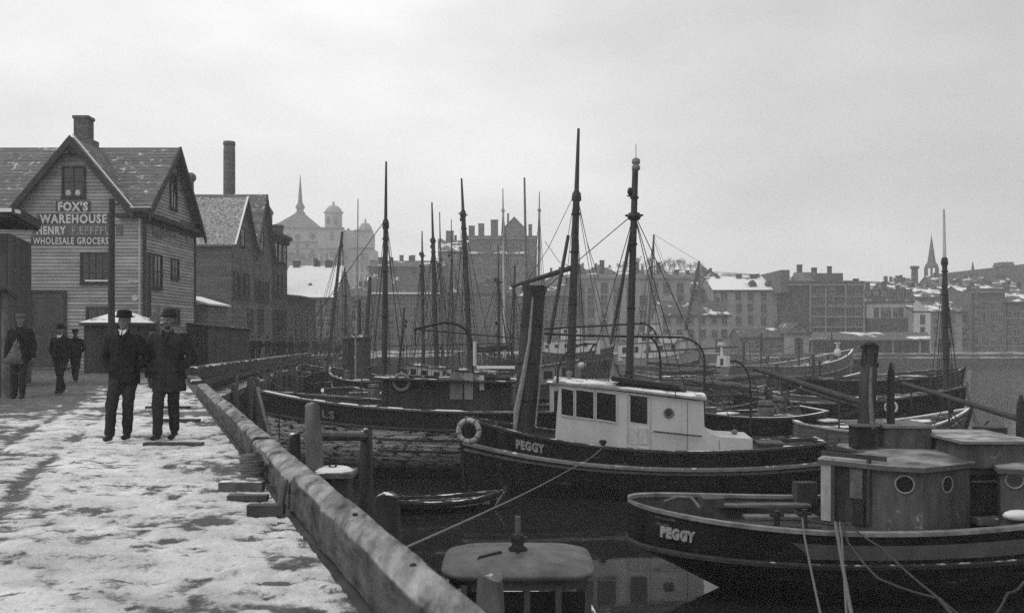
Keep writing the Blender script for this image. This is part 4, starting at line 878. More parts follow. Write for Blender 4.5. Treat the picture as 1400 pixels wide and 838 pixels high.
for i, (px_, Y_) in enumerate(places):
    x = XP(px_,Y_); zt = ZP(ridge(px_), 440) if Y_ > 400 else ZP(ridge(px_), 440)*.8
    z = 1.6+(zt-1.6)*(.78+.22*(Y_-380)/60 if Y_ > 380 else .6)
    if i < 3:
        r_ = thing('bare_tree', 'one of the leafless trees along the hazy skyline behind the town', 'tree', (x, Y_, z-1.9), group='leafless trees on the far hill')
        a, b_2 = tree_mesh(i+3); a.build('trunk', bark, r_, local=True); b_2.build('crown', bark, r_, local=True); protos.append(r_)
    else: r_ = copy_tree(protos[i % 3]); r_.location = (x, Y_, z-1.9)
    sc_ = random.uniform(.85, 1.35); r_.rotation_euler.z = random.uniform(0, 6); r_.scale = (sc_, sc_, sc_)
# jumble of small roofs climbing the slope
hr = random.Random(99)
for i in range(34):
    if i < 20: px_ = hr.uniform(1190, 1400); Y_ = hr.uniform(228, 262); ye_ = 400 - hr.uniform(-4, 10) - (Y_-228)*.12
    else: px_ = hr.uniform(742, 975); Y_ = hr.uniform(230, 300); ye_ = 384 - hr.uniform(-2, 8)
    w_ = hr.uniform(14, 30); house('small house in the hazy jumble of roofs climbing the far slope', px_, px_+w_, Y_, 10, ye_, 440, hr.choice(('gable_x','gable_x','gable_y')), ye_-hr.uniform(6, 11), hr.choice((wall_b, wall_c, wall_a)), hr.choice((roof_s, roof_f, roof_f)), rows=(ye_+8,), cols_=3, ww=.9, wh=1.4, bz=4, group='small houses on the far slope', corn=False, name='small_house', cat='house')
# distant derrick on the quay
dr = thing('quay_derrick', 'leaning wooden derrick of two legs on the far quay', 'crane', (XP(946,150), 150, 1.7))
m = MB(); m.tube([P(937,452,150), P(956,357,150)], [.32, .2], 6); m.build('boom', spar, dr)
m = MB(); m.tube([P(956,425,150), P(956,360,150)], [.22, .18], 6); m.build('leg', spar_m, dr)
m = MB(); m.tube([P(956,425,150), P(957,482,150)], [.22, .25], 6); m.tube([P(956,358,150), P(893,320,150)], .03, 4); m.build('stay', spar_m, dr)
# ------------------------------------------------------------------ boats
grey_hull = mat('grey_hull_paint', .15, .35, 2, (.5,.5,3), rough=.6, plank=('Z', .18), line=.5, bump=.15)
dark_hull = mat('dark_hull_planks', .05, .45, 2, (.5,.5,3), rough=.6, plank=('Z', .18), line=.5, bump=.2)
flaked = mat('flaked_hull_paint', .022, .5, 2, (.5,.5,4), rough=.7, plank=('Z', .155), line=.2, flake=.53, fst=(1.6,1.6,7), fcol=.6, zmin=.35, bump=.4)
band_l = mat('pale_strake', .2, .3, 3, (1,1,3), snow=.2, ssc=3)
def smt(a, b, x): return sstep(a, b, x)
class Boat:
    def __init__(s, name, label, cat, bow, stern, B, z, bul=.45, rake=.7, over=.4, kn=.6, sw=.45, rnd_=False, mats=None, rail=None, rub=.62, rubm=None, group=None, deck=None, rubr=.05, pb=1.7, strake2=None):
        a = V(XP(bow[0], bow[1]), bow[1], 0); b = V(XP(stern[0], stern[1]), stern[1], 0); s.c = (a+b)/2; s.L = (a-b).length
        d = a-b; s.rz = math.atan2(d.y, d.x); s.B = B; s.z = z; s.bul = bul; s.rake = rake; s.over = over; s.kn = kn; s.sw = sw; s.rd = rnd_; s.pb = pb
        s.root = thing(name, label, cat, s.c, s.rz, group)
        s.M = Matrix.Translation(s.c) @ Matrix.Rotation(s.rz, 4, 'Z'); s.Mi = s.M.inverted()
        s.near = 1 if d.x < 0 else -1
        up, lo, inn = mats or (dark_hull, black_hull, timber_d)
        fr = [-.5, 0, .14, .3, .45, rub if not strake2 else strake2[0], .8 if not strake2 else strake2[1], .9, 1.0]
        fr = sorted(set(fr)); nT = 30; ts = [i/nT for i in range(nT+1)]
        ts = sorted(set(ts + [.01, .025, .975, .99]))
        m = MB()
        def mi(i, j): f = (fr[j]+fr[j+1])/2; return (3 if strake2 and strake2[0] < f < strake2[1] else (0 if f > rub-.02 else 1))
        for sd in (1, -1):
            rows = [[s.pt(t_, f, sd) for f in fr] for t_ in ts]
            m.grid(rows, mi, flip=(sd > 0))
            inn_r = [[s.pt(t_, 1, sd, -.07), s.pt(t_, 1 - bul/s.sh(t_), sd, -.09)] for t_ in ts]
            m.grid(inn_r, 2, flip=(sd < 0))
        if sw > 0 and not rnd_:
            m.grid([[s.pt(0, f, 1) for f in fr], [s.pt(0, f, -1) for f in fr]], lambda i, j: mi(0, j), flip=True)
        s.hull = m.build('hull', [up, lo, inn] + ([strake2[2]] if strake2 else []), s.root, local=True)
        me_ = s.hull.data; me_.polygons.foreach_set('use_smooth', [True]*len(me_.polygons))
        m = MB(); rows = []
        for t_ in ts:
            f = 1 - bul/s.sh(t_); p = s.pt(t_, f, 1, -.06); q = s.pt(t_, f, -1, -.06)
            if p.y < .01: p.y = .005; q.y = -.005
            rows.append([p, (p+q)/2+V(0,0,.04), q])
        m.grid(rows, flip=True); m.build('deck', deck or deck_m, s.root, local=True)
        m = MB()
        for sd in (1, -1):
            rows = []
            for t_ in ts:
                o = s.pt(t_, 1, sd, .05); i_ = s.pt(t_, 1, sd, -.13); u_ = V(0,0,.07)
                rows.append([o, o+u_, i_+u_, i_])
            m.grid(rows, close=True, flip=(sd < 0))
        if sw > 0 and not rnd_:
            p = s.pt(0, 1, 1, .05); q = s.pt(0, 1, -1, .05); m.box(p.x-.04, p.x+.12, q.y, p.y, p.z-.005, p.z+.075)
        m.build('rail', rail or rail_d, s.root, local=True, recalc=True)
        m = MB()
        for sd in (1, -1): m.tube([s.pt(t_, rub, sd, .02) for t_ in ts], rubr, 6)
        m.build('rubbing_strake', rubm or rail_d, s.root, local=True)
        m = MB(); m.tube([s.pt(1, f, 1, 0)+V(.05,0,0) for f in (-.3, 0, .3, .6, .85, 1.02)] + [s.pt(1, 1, 1)+V(.07,0,.16)], .075, 6); m.build('stem', rubm or rail_d, s.root, local=True)
    def sh(s, t):
        zs, zm, zb = s.z
        return zm + ((zs-zm)*((.4-t)/.4)**2 if t < .4 else (zb-zm)*((t-.4)/.6)**1.8)
    def pt(s, t, f, sd, off=0):
        fc = max(0, f); A = 1.0
        if t > .52: u = (t-.52)/.48; A = 1-u**(s.pb*(.75+.5*fc)+.1)
        if t < .36:
            u = (.36-t)/.36
            A = math.sqrt(max(0, 1-u**2.3)) if s.rd else 1-(1-s.sw*(.25+.75*fc))*u**2
        wdt = s.B/2*A*(.62+.38*fc**.6 if f >= 0 else .62+f*.6)
        x = -s.L/2 + s.L*t
        x -= s.rake*(1-fc if f >= 0 else 1-f*.3)*smt(.62, 1, t)
        x += s.over*(1-min(1, max(f, -.3)/s.kn))*(1-smt(0, .4, t))
        return V(x, sd*max(wdt+(off if wdt > .1 else off*.3), 0.0), (f*s.sh(t) if f >= 0 else f*1.6))
    def zdeck(s, x): t = min(1, max(0, (x+s.L/2)/s.L)); return s.sh(t)-s.bul
    def loc(s, p): return s.Mi @ Vector(p)
    def cx(s, px):                       # centreline x where the boat crosses a photo column
        a = s.M @ V(-s.L/2,0,0); b = s.M @ V(s.L/2,0,0); k = (px-700)/F
        q = (k*a.y-a.x)/((b.x-a.x)-k*(b.y-a.y)); return -s.L/2+q*s.L
    def mast(s, pb_, pt_, yt, dpx, split=None, m1=spar, m2=None, shr=True, fore=None, top=True, name='mast', yoff=0, lw=.02, cross=True, x=None):
        x = s.cx(pb_) if x is None else x; wb = s.M @ V(x, yoff, 0); Y = wb.y; zb = s.zdeck(x); base = V(wb.x, wb.y, zb-.1); tip = P(pt_, yt, Y); r = dpx*Y/F/2
        if split: f = (ZP(split,Y)-base.z)/(tip.z-base.z)
        else: f = 1
        k = base.lerp(tip, f); m = MB()
        m.tube([s.loc(base), s.loc(base.lerp(k, .5)), s.loc(k)], [r, r*.93, r*.75], 10)
        if split:
            m.lathe(s.loc(k) - V(0,0,.35), [(r*1.0, 0), (r*1.12, .1), (r*.95, .3)], 8)
            if cross: m.tube([s.loc(k)-V(0,.45,.2), s.loc(k)+V(0,.45,-.2)], .04, 5)
        ms = m.build(name, m1, s.root, local=True, smooth=True)
        if dpx >= 7:
            for q in (.3, .52, .74, .9): c_ = s.loc(base.lerp(k, q)); MB().lathe(c_, [(r*1.06,0), (r*1.1,.03), (r*1.06,.06)], 10).build('mast_band', iron, ms, local=True)
        if split and f < .98:
            m = MB(); k0 = base.lerp(tip, f-.06); m.tube([s.loc(k0), s.loc(k), s.loc(tip)], [r*.6, r*.55, r*.3], 8); m.build('topmast', m2 or m1, ms, local=True, smooth=True)
        if shr:
            kk = s.loc(k)-V(0,0,.3)
            for sd in (1, -1):
                for dx in (-.55, .25):
                    t_ = (x+dx+s.L/2)/s.L
                    if not 0 < t_ < 1: continue
                    e = s.pt(t_, 1, sd); MB().tube([kk, e], lw, 4, cap=False).build('shroud', rope_d, ms, local=True)
        if fore is not None:
            e = s.pt(1 if fore == 'bow' else 0, 1, 1) if isinstance(fore, str) else s.loc(fore); e.y = 0 if isinstance(fore, str) else e.y
            MB().tube([s.loc(k), e], lw, 4, cap=False).build('stay', rope_d, ms, local=True)
        return ms, base, k, tip
    def house(s, x0, x1, w_, h, mt, rm=None, wins=0, yoff=0, z0=None, ww=.45, wh=.4, wz=.62, name='deckhouse', ov=.12):
        za_, zb_ = (s.zdeck(x0), s.zdeck(x1)) if z0 is None else (z0, z0)
        m = MB(); a, b = yoff-w_/2, yoff+w_/2; e = -.05
        m.prism([(x0,a,za_+e), (x1,a,zb_+e), (x1,a,zb_+h), (x0,a,za_+h)], V(0,w_,0)); o = m.build(name, mt, s.root, local=True, recalc=True)
        m = MB(); q = (ov)
        rows = []
        for yy in (a-q, yoff-w_*.25, yoff, yoff+w_*.25, b+q):
            c_ = .06*(1-((yy-yoff)/(w_/2+q))**2); rows.append([V(x0-q,yy,za_+h+c_+.06), V(x1+q,yy,zb_+h+c_+.06)])
        m.grid(rows, flip=False); m.grid([[p-V(0,0,.06) for p in r] for r in rows], flip=True)
        m.grid([rows[0], [p-V(0,0,.06) for p in rows[0]]]); m.grid([rows[-1], [p-V(0,0,.06) for p in rows[-1]]], flip=True)
        m.grid([[r[0] for r in rows], [r[0]-V(0,0,.06) for r in rows]], flip=True); m.grid([[r[1] for r in rows], [r[1]-V(0,0,.06) for r in rows]])
        m.build('roof', rm or rail_d, o, local=True, recalc=True)
        n_w = wins
        for i in range(n_w):
            xx = x0+(x1-x0)*(i+.5)/n_w; zz = za_+(zb_-za_)*(i+.5)/n_w+h*wz
            for sd in (1, -1):
                yy = b if sd > 0 else a; f = MB(); N_ = V(0,sd,0); O = V(0,yy,0)
                for (p, q2, r_, t_) in ((-ww/2-.05, -ww/2, -wh/2-.05, wh/2+.05), (ww/2, ww/2+.05, -wh/2-.05, wh/2+.05), (-ww/2, ww/2, wh/2, wh/2+.05), (-ww/2, ww/2, -wh/2-.05, -wh/2)):
                    f.obox(O, U, N_, xx+p, xx+q2, zz+r_, zz+t_, -.01, .03)
                wo = f.build('window', trim_l if mt in (white_p,) else trim_d, o, local=True)
                MB().obox(O, U, N_, xx-ww/2, xx+ww/2, zz-wh/2, zz+wh/2, -.01, .012).build('pane', glass, wo, local=True)
        return o
    def hatch(s, x, ln=.9, w_=.9, h=.3, mt=None, yoff=0):
        z = s.zdeck(x); m = MB(); m.box(x-ln/2, x+ln/2, yoff-w_/2, yoff+w_/2, z-.05, z+h); m.box(x-ln/2-.05, x+ln/2+.05, yoff-w_/2-.05, yoff+w_/2+.05, z+h, z+h+.05); return m.build('hatch', mt or deck_m, s.root, local=True)
    def winch(s, x, r=.2):
        z = s.zdeck(x); m = MB(); m.tube([(x,-.45,z+.35), (x,-.2,z+.35), (x,0,z+.35), (x,.2,z+.35), (x,.45,z+.35)], [r*.9, r*.5, r*.6, r*.5, r*.9], 10); m.box(x-.1, x+.1, -.55, -.47, z-.03, z+.5); m.box(x-.1, x+.1, .47, .55, z-.03, z+.5); return m.build('winch', iron, s.root, local=True)
    def boom(s, a, b, r0, r1, name='boom', mt=None, sail=False):
        a, b = s.loc(a), s.loc(b); o = MB().tube([a, (a+b)/2, b], [r0, (r0+r1)/2*1.05, r1], 8).build(name, mt or spar, s.root, local=True, smooth=True)
        if sail:
            m = MB(); n_ = 16; pts = []; rr = []
            for i in range(n_+1):
                f = i/n_; p = a.lerp(b, .04+.9*f); pts.append(p+V(0, .04*math.sin(i*2.1), r0+.09+.03*math.sin(i*1.3))); rr.append(.06+.08*math.sin(math.pi*(.1+.8*f))+.02*math.sin(i*2.7))
            m.tube(pts, rr, 8); m.build('furled_sail', canvas, o, local=True, smooth=True)
        return o
    def tubes(s, name, lists, r, mt, par=None, n=6):
        m = MB()
        for l in lists: m.tube([s.loc(p) for p in l], r, n, cap=True)
        return m.build(name, mt, par or s.root, local=True, smooth=True)
def arc(p0, p1, p2, n=10):   # smooth bend through a corner
    p0, p1, p2 = Vector(p0), Vector(p1), Vector(p2)
    return [p0*(1-t)**2 + p1*2*t*(1-t) + p2*t*t for t in [i/n for i in range(n+1)]]
def torus(par, c, R_, r, nrm, mt, name='lifebuoy', local=False):
    nrm = Vector(nrm).normalized(); a = nrm.orthogonal().normalized(); b = nrm.cross(a); m = MB(); rows = []
    for i in range(24):
        q = 2*math.pi*i/24; d = a*math.cos(q)+b*math.sin(q); rows.append([Vector(c)+d*(R_+r*math.cos(p))+nrm*r*math.sin(p) for p in [2*math.pi*j/10 for j in range(10)]])
    rows.append(rows[0]); m.grid(rows, close=True); return m.build(name, mt, par, local=local, smooth=True)
# ---- old weathered schooner lying along the wharf
B1 = Boat('schooner', 'old two-masted schooner with flaking dark planks and a pale stem, lying beyond the mooring posts', 'schooner', (356, 34.6), (872, 34.2), 3.8, (2.35, 2.32, 2.93), bul=.55, rake=.75, over=.9, kn=.6, sw=.6, mats=(mat('bulwark_paint', .03, .4, 2, (.5,.5,3), plank=('Z', .2), line=.6), flaked, timber_d), rail=rail_m, rub=.74, rubm=mat('rub_timber', .06, .4, 3), pb=2.3)
st_ = [c for c in B1.root.children if c.name.startswith('stem')][0]; st_.data.materials[0] = mat('pale_stem', .3, .4, 5)
B1.mast(525, 528, 221, 8.5, split=300, m2=spar, lw=.014, fore='bow')
B1.mast(778, 791, 176, 12, split=262, lw=.014, fore=None)
wb = B1.M @ V(B1.cx(778),0,0)
B1.boom(P(782,366,wb.y), P(699,392,wb.y-.4), .1, .06, 'gaff')
B1.boom(P(777,322,33.5), P(750,470,33.2), .06, .07, 'raised_boom')
B1.boom(P(560,540,34), P(690,552,34), .09, .07, sail=False)
x0_, x1_ = B1.cx(530), B1.cx(700)
hs = B1.house(min(x0_, x1_), max(x0_, x1_), 2.3, 1.55, mat('cabin_boards', .045, .4, 3, (1,1,.3), plank=('X', .2), line=.5), rm=rail_d, wins=0, ov=.3)
def on_house(bt, par, px, py0, py1, w_, yy, name, mt, th=.05, dz=0):
    Y = (bt.M @ V(0, yy, 0)).y; c = bt.loc(P(px, (py0+py1)/2, Y)); h = (py1-py0)*Y/F/2; N_ = V(0, bt.near, 0); m = MB(); m.obox(V(0,yy,0), U, N_, c.x-w_/2, c.x+w_/2, c.z-h, c.z+h, -.01, th); return m.build(name, mt, par, local=True)
yy = B1.near*1.15
on_house(B1, hs, 624, 510, 546, .45, yy, 'door', mat('faded_door', .17, .3, 4, (1,1,.3)))
on_house(B1, hs, 641, 510, 546, .3, yy, 'door_panel', mat('pale_board', .27, .3, 4, (1,1,.3)))
for p, a, b in ((566, 513, 535), (590, 513, 535), (668, 513, 534), (688, 515, 533)):
    w0 = on_house(B1, hs, p, a, b, .52, yy, 'window', trim_d, .03); on_house(B1, w0, p, a+2.5, b-2.5, .4, yy, 'pane', glass, .045)
on_house(B1, hs, 659, 513, 533, .16, yy, 'curtain', trim_l, .05)
torus(hs, (B1.loc(P(544,524,32.4)).x, yy+B1.near*.06, B1.loc(P(544,524,32.4)).z), .27, .06, (0,1,0), mat('worn_buoy', .2, .4, 6), local=True)
Yh_ = (B1.M @ V(0, yy, 0)).y
B1.tubes('railing', [[P(531,473,Yh_), P(700,469,Yh_)], [P(531,484,Yh_), P(700,480,Yh_)]] + [[P(p,499,Yh_), P(p,471,Yh_)] for p in (532, 556, 580, 604, 628, 652, 676, 699)], .016, iron)
B1.tubes('davit', [[P(646,545,Yh_), P(646,475,Yh_)] + arc(P(646,475,Yh_), P(643,440,Yh_), P(606,441,Yh_)) + [P(566,450,Yh_)]], .045, iron)
B1.tubes('davit', [[P(566,450,Yh_), P(735,465,Yh_)], [P(568,450,Yh_), P(568,472,Yh_)]], .022, iron)
B1.tubes('vent_pipe', [[P(649,500,Yh_), P(649,467,Yh_)]], .075, white_p, n=8)
m = MB(); a = B1.loc(P(652,503,Yh_)); b = B1.loc(P(704,507,Yh_)); m.box(min(a.x,b.x), max(a.x,b.x), a.y-.1, a.y+.1, a.z-.02, a.z+.07); m.build('snow_patch', snow_m, B1.root, local=True)
bp = B1.near
for (p0, p1, yy0) in ((362, 421, 541), (440, 458, 546), (476, 503, 549), (540, 562, 553), (600, 640, 556)):
    m = MB(); rows = []
    for i in range(9):
        x = B1.cx(p0+(p1-p0)*i/8); t_ = (x+B1.L/2)/B1.L; q = B1.pt(min(.998, t_), 1, bp); e = .03 if 0 < i < 8 else 0
        rows.append([q+V(0,bp*.06,.072), q+V(0,bp*.03,.075+e), q+V(0,-bp*.08,.075+e), q+V(0,-bp*.12,.072)])
    m.grid(rows); m.build('snow_patch', snow_m, B1.root, local=True, recalc=True)
def hull_text(bt, s_, pxc, zf, h, wfit, mt, off=.02):
    Y = (bt.M @ V(0, bt.near*bt.B/2, 0)).y; xc = bt.loc(P(pxc, 500, Y)).x; sd = bt.near; dirx = -bt.near if True else 1
    # reading direction: to the right in the picture
    sx_ = 1 if (bt.M.to_3x3() @ V(1,0,0)).x > 0 else -1
    def fn(a, b):
        x = xc + sx_*(a-wfit/2); t_ = min(.995, max(.005, (x+bt.L/2)/bt.L))
        for _ in range(6):
            f = zf + (b-h/2)/bt.sh(t_); q = bt.pt(t_, f, sd); t_ = min(.999, max(.001, t_ + (x-q.x)/bt.L))
        q = bt.pt(t_, f, sd); q2 = bt.pt(min(1, t_+.005), f, sd); tg = (q2-q); nn = V(tg.y, -tg.x, 0) if tg.length > 0 else V(0,sd,0)
        nn = nn.normalized() if nn.length > 0 else V(0, sd, 0)
        if nn.y*sd < 0: nn = -nn
        return q + nn*.022
    return text(bt.hull, s_, None, None, None, h/.73, mt, wfit, off=off, fn=fn)
nm = mat('name_paint', .36, .35, 12)
hull_text(B1, 'LS', 444, .86, .27, .46, mat('old_letters', .25, .3, 10), off=.012)
B1.hatch(B1.cx(440), 1.0, 1.2); B1.winch(B1.cx(400)); B1.hatch(B1.cx(484), 1.4, 1.4, .35)
B1.tubes('chain_plate', [[P(p,566,32.6), P(p,600,32.5)] for p in (382,)], .02, iron)
# iron fendering battens on the side
m = MB()
for f in (.42, .58):
    m.tube([B1.pt(t_, f, bp, .02) for t_ in [.12+.55*i/14 for i in range(15)]], .035, 5)
m.build('batten', mat('rub_timber', .06), B1.root, local=True)
w2 = B1.house(B1.cx(852), B1.cx(752), 2.0, 1.5, white_p, rm=rail_m, wins=0) if B1.cx(852) < B1.cx(752) else B1.house(B1.cx(752), B1.cx(852), 2.0, 1.5, white_p, rm=rail_m, wins=0)
yy2 = B1.near*1.0; Yq = (B1.M @ V(0,yy2,0)).y; pc = B1.loc(P(826,500,Yq))
m = MB(); m.prism([(pc.x+.1*math.cos(q), yy2, pc.z+.19*math.sin(q)) for q in [i*math.pi/8 for i in range(16)]], V(0,bp*.03,0)); m.build('oval_window', trim_d, w2, local=True, recalc=True)
m = MB(); m.ell((B1.loc(P(795,500,Yq)).x, yy2+bp*.08, B1.loc(P(795,499,Yq)).z), .14, .1, .11, 10, 8); m.build('lamp', white_p, w2, local=True, smooth=True)
# ---- white-cabined boat PEGGY in the middle
A = Boat('steam_launch', 'black boat with a white cabin and big wheelhouse windows, its name lettered on the bow', 'launch', (632, 30.4), (1122, 29.2), 3.1, (1.72, 1.5, 2.36), bul=.38, rake=.12, over=.7, kn=.55, sw=.5, mats=(black_hull, black_hull, timber_d), rail=rail_d, rub=.66, rubm=band_l, rubr=.075, pb=2.1)
hull_text(A, 'PEGGY', 722, .845, .27, .9, nm, off=.022)
[c for c in A.root.children if c.name.startswith('stem')][0].data.materials[0] = iron
m = MB()
for sd in (1, -1): m.tube([A.pt(t_, .57, sd, .015) for t_ in [i/30 for i in range(31)]], .05, 6)
m.build('rubbing_strake', mat('grey_strake', .1, .4, 3), A.root, local=True)
# wheelhouse + cabin with curved aft trunk; side wall drawn as one profile
nr = A.near; yw = .98
def LX(px, py, Y=28.6): q = A.loc(P(px, py, Y)); return q
side = [(757,618), (757,588), (763,524), (968,546), (968,582), (975,592), (990,597), (1028,598), (1028,620), (960,617), (880,614)]
side = [(757,606), (763,526), (962,549), (963,582), (970,592), (984,597), (1028,599), (1028,622), (880,622)]
sp_l = [LX(*p) for p in side]
m = MB(); m.prism([V(p.x, -yw, p.z) for p in sp_l], V(0, 2*yw, 0)); cabn = m.build('cabin', white_p, A.root, local=True, recalc=True)
m = MB(); a = LX(757,521); b = LX(966,544)
rows = []
for k in range(9):
    yv = (k-4)/4*(yw+.1); cz = .1*(1-(k-4)**2/16); rows.append([V(a.x-.06 if a.x < b.x else a.x+.06, yv, a.z+cz-.02), V((a.x+b.x)/2, yv, (a.z+b.z)/2+cz), V(b.x, yv, b.z+cz)])
m.grid(rows); m.grid([[p-V(0,0,.07) for p in r] for r in rows]); m.grid([rows[0], [p-V(0,0,.07) for p in rows[0]]]); m.grid([rows[-1], [p-V(0,0,.07) for p in rows[-1]]]); m.grid([[r[0] for r in rows], [r[0]-V(0,0,.07) for r in rows]]); m.grid([[r[2] for r in rows], [r[2]-V(0,0,.07) for r in rows]])
m.build('roof', mat('cabin_roof', .3, .3, 3, snow=.5, ssc=1.5), cabn, local=True, recalc=True)
def apane(x0, x1, y0, y1, y2=None, y3=None, fr=.035, par=cabn, name='window', sub=True):
    yq = nr*yw; y2 = y0 if y2 is None else y2; y3 = y1 if y3 is None else y3
    c4 = [LX(x0,y0), LX(x1,y2), LX(x1,y3), LX(x0,y1)]; c4 = [V(p.x, yq, p.z) for p in c4]; cen = sum(c4, V(0,0,0))/4
    m = MB(); o4 = [cen+(p-cen)*1.0+(p-cen).normalized()*fr*1.4 for p in c4]; nv = V(0, nr*.035, 0)
    for i in range(4):
        j = (i+1) % 4; m.prism([o4[i], o4[j], c4[j], c4[i]], nv)
    f = m.build(name, mat('old_white_frame', .5, .2, 6), par, local=True, recalc=True)
    if sub: MB().prism(c4, nv*.3).build('pane', glass, f, local=True, recalc=True)
    return f
apane(766.5, 783, 532, 568, 535, 571); apane(787, 811, 534, 571, 537, 574); apane(815.5, 842, 537, 574, 540, 578)
dr_ = apane(858, 888, 540, 610, 543, 614, name='door', sub=False)
m = MB(); c4 = [LX(862,541), LX(885,543.5), LX(885,580), LX(862,577)]; m.prism([V(p.x, nr*yw, p.z) for p in c4], V(0,nr*.02,0)); m.build('pane', glass, dr_, local=True, recalc=True)
for q0, q1 in ((862, 872), (875, 885)):
    m = MB(); c4 = [LX(q0,585), LX(q1,586), LX(q1,609), LX(q0,608)]; m.prism([V(p.x, nr*yw, p.z) for p in c4], V(0,nr*.025,0)); m.build('door_panel', mat('old_white_frame', .5), dr_, local=True, recalc=True)
pc = LX(914.5,565); torus(cabn, (pc.x, nr*(yw+.01), pc.z), .13, .03, (0,1,0), mat('brass_dull', .15, .3, 5), name='porthole', local=True)
m = MB(); m.prism([(pc.x+.11*math.cos(q), nr*yw, pc.z+.12*math.sin(q)) for q in [i*math.pi/8 for i in range(16)]], V(0,nr*.015,0)); m.build('porthole_glass', glass, cabn, local=True, recalc=True)
p0, p1 = LX(893,590), LX(959,596); MB().tube([V(p0.x,nr*(yw+.09),p0.z), V(p1.x,nr*(yw+.09),p1.z)], .022, 6).build('handrail', iron, cabn, local=True)
m = MB()
for q in (940, 983):
    a, b = LX(q, 547 if q < 960 else 598), LX(q, 619); m.box(a.x-.008, a.x+.008, nr*yw-.001 if nr > 0 else nr*(yw+.006), nr*(yw+.006) if nr > 0 else nr*yw+.001, b.z, a.z-.08)
m.build('panel_seam', mat('seam', .12), cabn, local=True)
p = MB()
for k in (-.66, -.22, .22, .66):
    xx = sp_l[1].x*1.0
    p.obox(V(sp_l[0].x,0,0), V(0,1,0), V(1,0,0) if sp_l[0].x > 0 else V(-1,0,0), k-.17, k+.17, LX(760,572).z, LX(760,536).z, -.05, .03)
p.build('front_window', glass, cabn, local=True)
YA = A.c.y
# roof clutter, lamp mast, davits
ms, bs, kk_, tip_ = A.mast(857, 868.5, 232, 11, split=None, shr=False, x=A.cx(857), lw=.014)
m = MB(); k = A.loc(P(869.5,219,bs.y)); m.lathe(k - V(0,0,.35), [(.06,0), (.13,.05), (.13,.16), (.08,.2), (.13,.24), (.13,.36), (.05,.42)], 10); m.tube([k, k+V(0,0,.5)], .012, 5); m.build('masthead_lamp', grey_p, ms, local=True, smooth=True)
k = A.loc(P(861.5,262,bs.y)); m = MB(); m.ell(k, .09, .09, .13, 10, 8); m.box(k.x-.1, k.x+.1, k.y-.02, k.y+.02, k.z-.16, k.z-.12); m.build('side_lamp', iron, ms, local=True, smooth=True)
k = A.loc(P(867,292,bs.y)); m = MB(); m.lathe(k-V(0,0,.1), [(.17,-.1), (.22,0), (.17,.12)], 8); m.tube([k-V(.28,0,.06), k+V(.28,0,-.06)], .035, 6); m.build('mast_band', iron, ms, local=True)
for tgt in (P(802,520,28.9), P(826,560,30.6), P(945,560,30.8), P(925,545,28.5), P(1010,598,30), P(715,420,30.2)):
    MB().tube([k, A.loc(tgt)], .014, 4, cap=False).build('shroud', rope_d, ms, local=True)
A.boom(P(866,302,bs.y), P(835,470,bs.y-.3), .05, .05, 'topping_boom')
def davit(pts, r=.036): return A.tubes('davit', [pts], r, iron)
Yd = 28.5
davit([P(762,524,Yd), P(763,505,Yd)] + arc(P(763,505,Yd), P(772,474,Yd), P(800,470,Yd)) + [P(812,470,Yd), P(806,482,Yd)])
davit([P(722,451,30.5), P(880,442,30.2)] + arc(P(880,442,30.2), P(895,448,30), P(897,458,30)), .028)
davit([P(722,455,30.4), P(800,459,30.2), P(930,461,29.8)] + arc(P(930,461,29.8), P(960,465,29.6), P(963,490,29.5)) + [P(963,545,29.4)], .035)
davit([P(888,461,30)] + arc(P(888,461,30), P(903,468,30), P(903,500,30)) + [P(903,528,30)], .036)
davit([P(998,494,30.4)] + arc(P(1004,493,30.4), P(1026,500,30.4), P(1026,530,30.4)) + [P(1026,600,30.3)], .032)
rnd = random.Random(3)
m = MB()
for i in range(7):
    px_ = 852 + i*13 + rnd.uniform(-3, 3); c = A.loc(P(px_, 527+i*1.7, 29.2)); m.ell(c+V(0,0,.03), .16+.05*rnd.random(), .14, .07+.04*rnd.random(), 8, 6)
m.build('tarpaulin', mat('dark_tarp', .025, .5, 6), cabn, local=True, smooth=True)
a, b = A.loc(P(836,521,29)), A.loc(P(930,533,29)); m = MB(); m.prism([a, b, b+V(0,0,.12), a+V(0,0,.14)], V(0,.9*-nr,0)); m.build('roof_skylight', mat('dark_tarp', .025), cabn, local=True, recalc=True)
for i, p_ in enumerate((778, 900, 1004)):
    c = A.loc(P(p_, 520 if i == 0 else (600 if i == 2 else 533), 29.6))
    MB().lathe((c.x, c.y, c.z-.1), [(.06,0), (.06,.25), (.1,.3), (.1,.36), (.03,.4)], 8).build('vent', grey_p, A.root, local=True)
A.winch(A.cx(676), .14); A.hatch(A.cx(1052), .7, .8, .45, mat('hatch_boards', .08, .4, 4)); A.hatch(A.cx(1034), .3, .6, .3, mat('hatch_boards', .08))
for a_, b_ in (((787,262),(712,398)), ((787,262),(748,470)), ((787,264),(760,500)), ((787,262),(818,380)), ((787,262),(830,486)), ((788,262),(842,500)), ((787,264),(800,470)), ((783,366),(745,330)), ((528,300),(503,470)), ((528,300),(512,480)), ((528,300),(548,480)), ((528,300),(556,470))):
    Yq = 33.6; B1.tubes('stay', [[P(a_[0],a_[1],34.2), (P(a_[0],a_[1],34.2)+P(b_[0],b_[1],Yq))/2-V(0,0,.25), P(b_[0],b_[1],Yq)]], .011, rope_d, n=4)
A.hatch(A.cx(1085), .8, 1.0, .22)
# side bollard
k = LX(824,612,28.2); m = MB(); m.lathe((k.x, nr*1.42, k.z-.32), [(.07,0), (.07,.4), (.11,.42), (.11,.5), (.06,.52)], 8); m.build('bollard', iron, A.root, local=True)
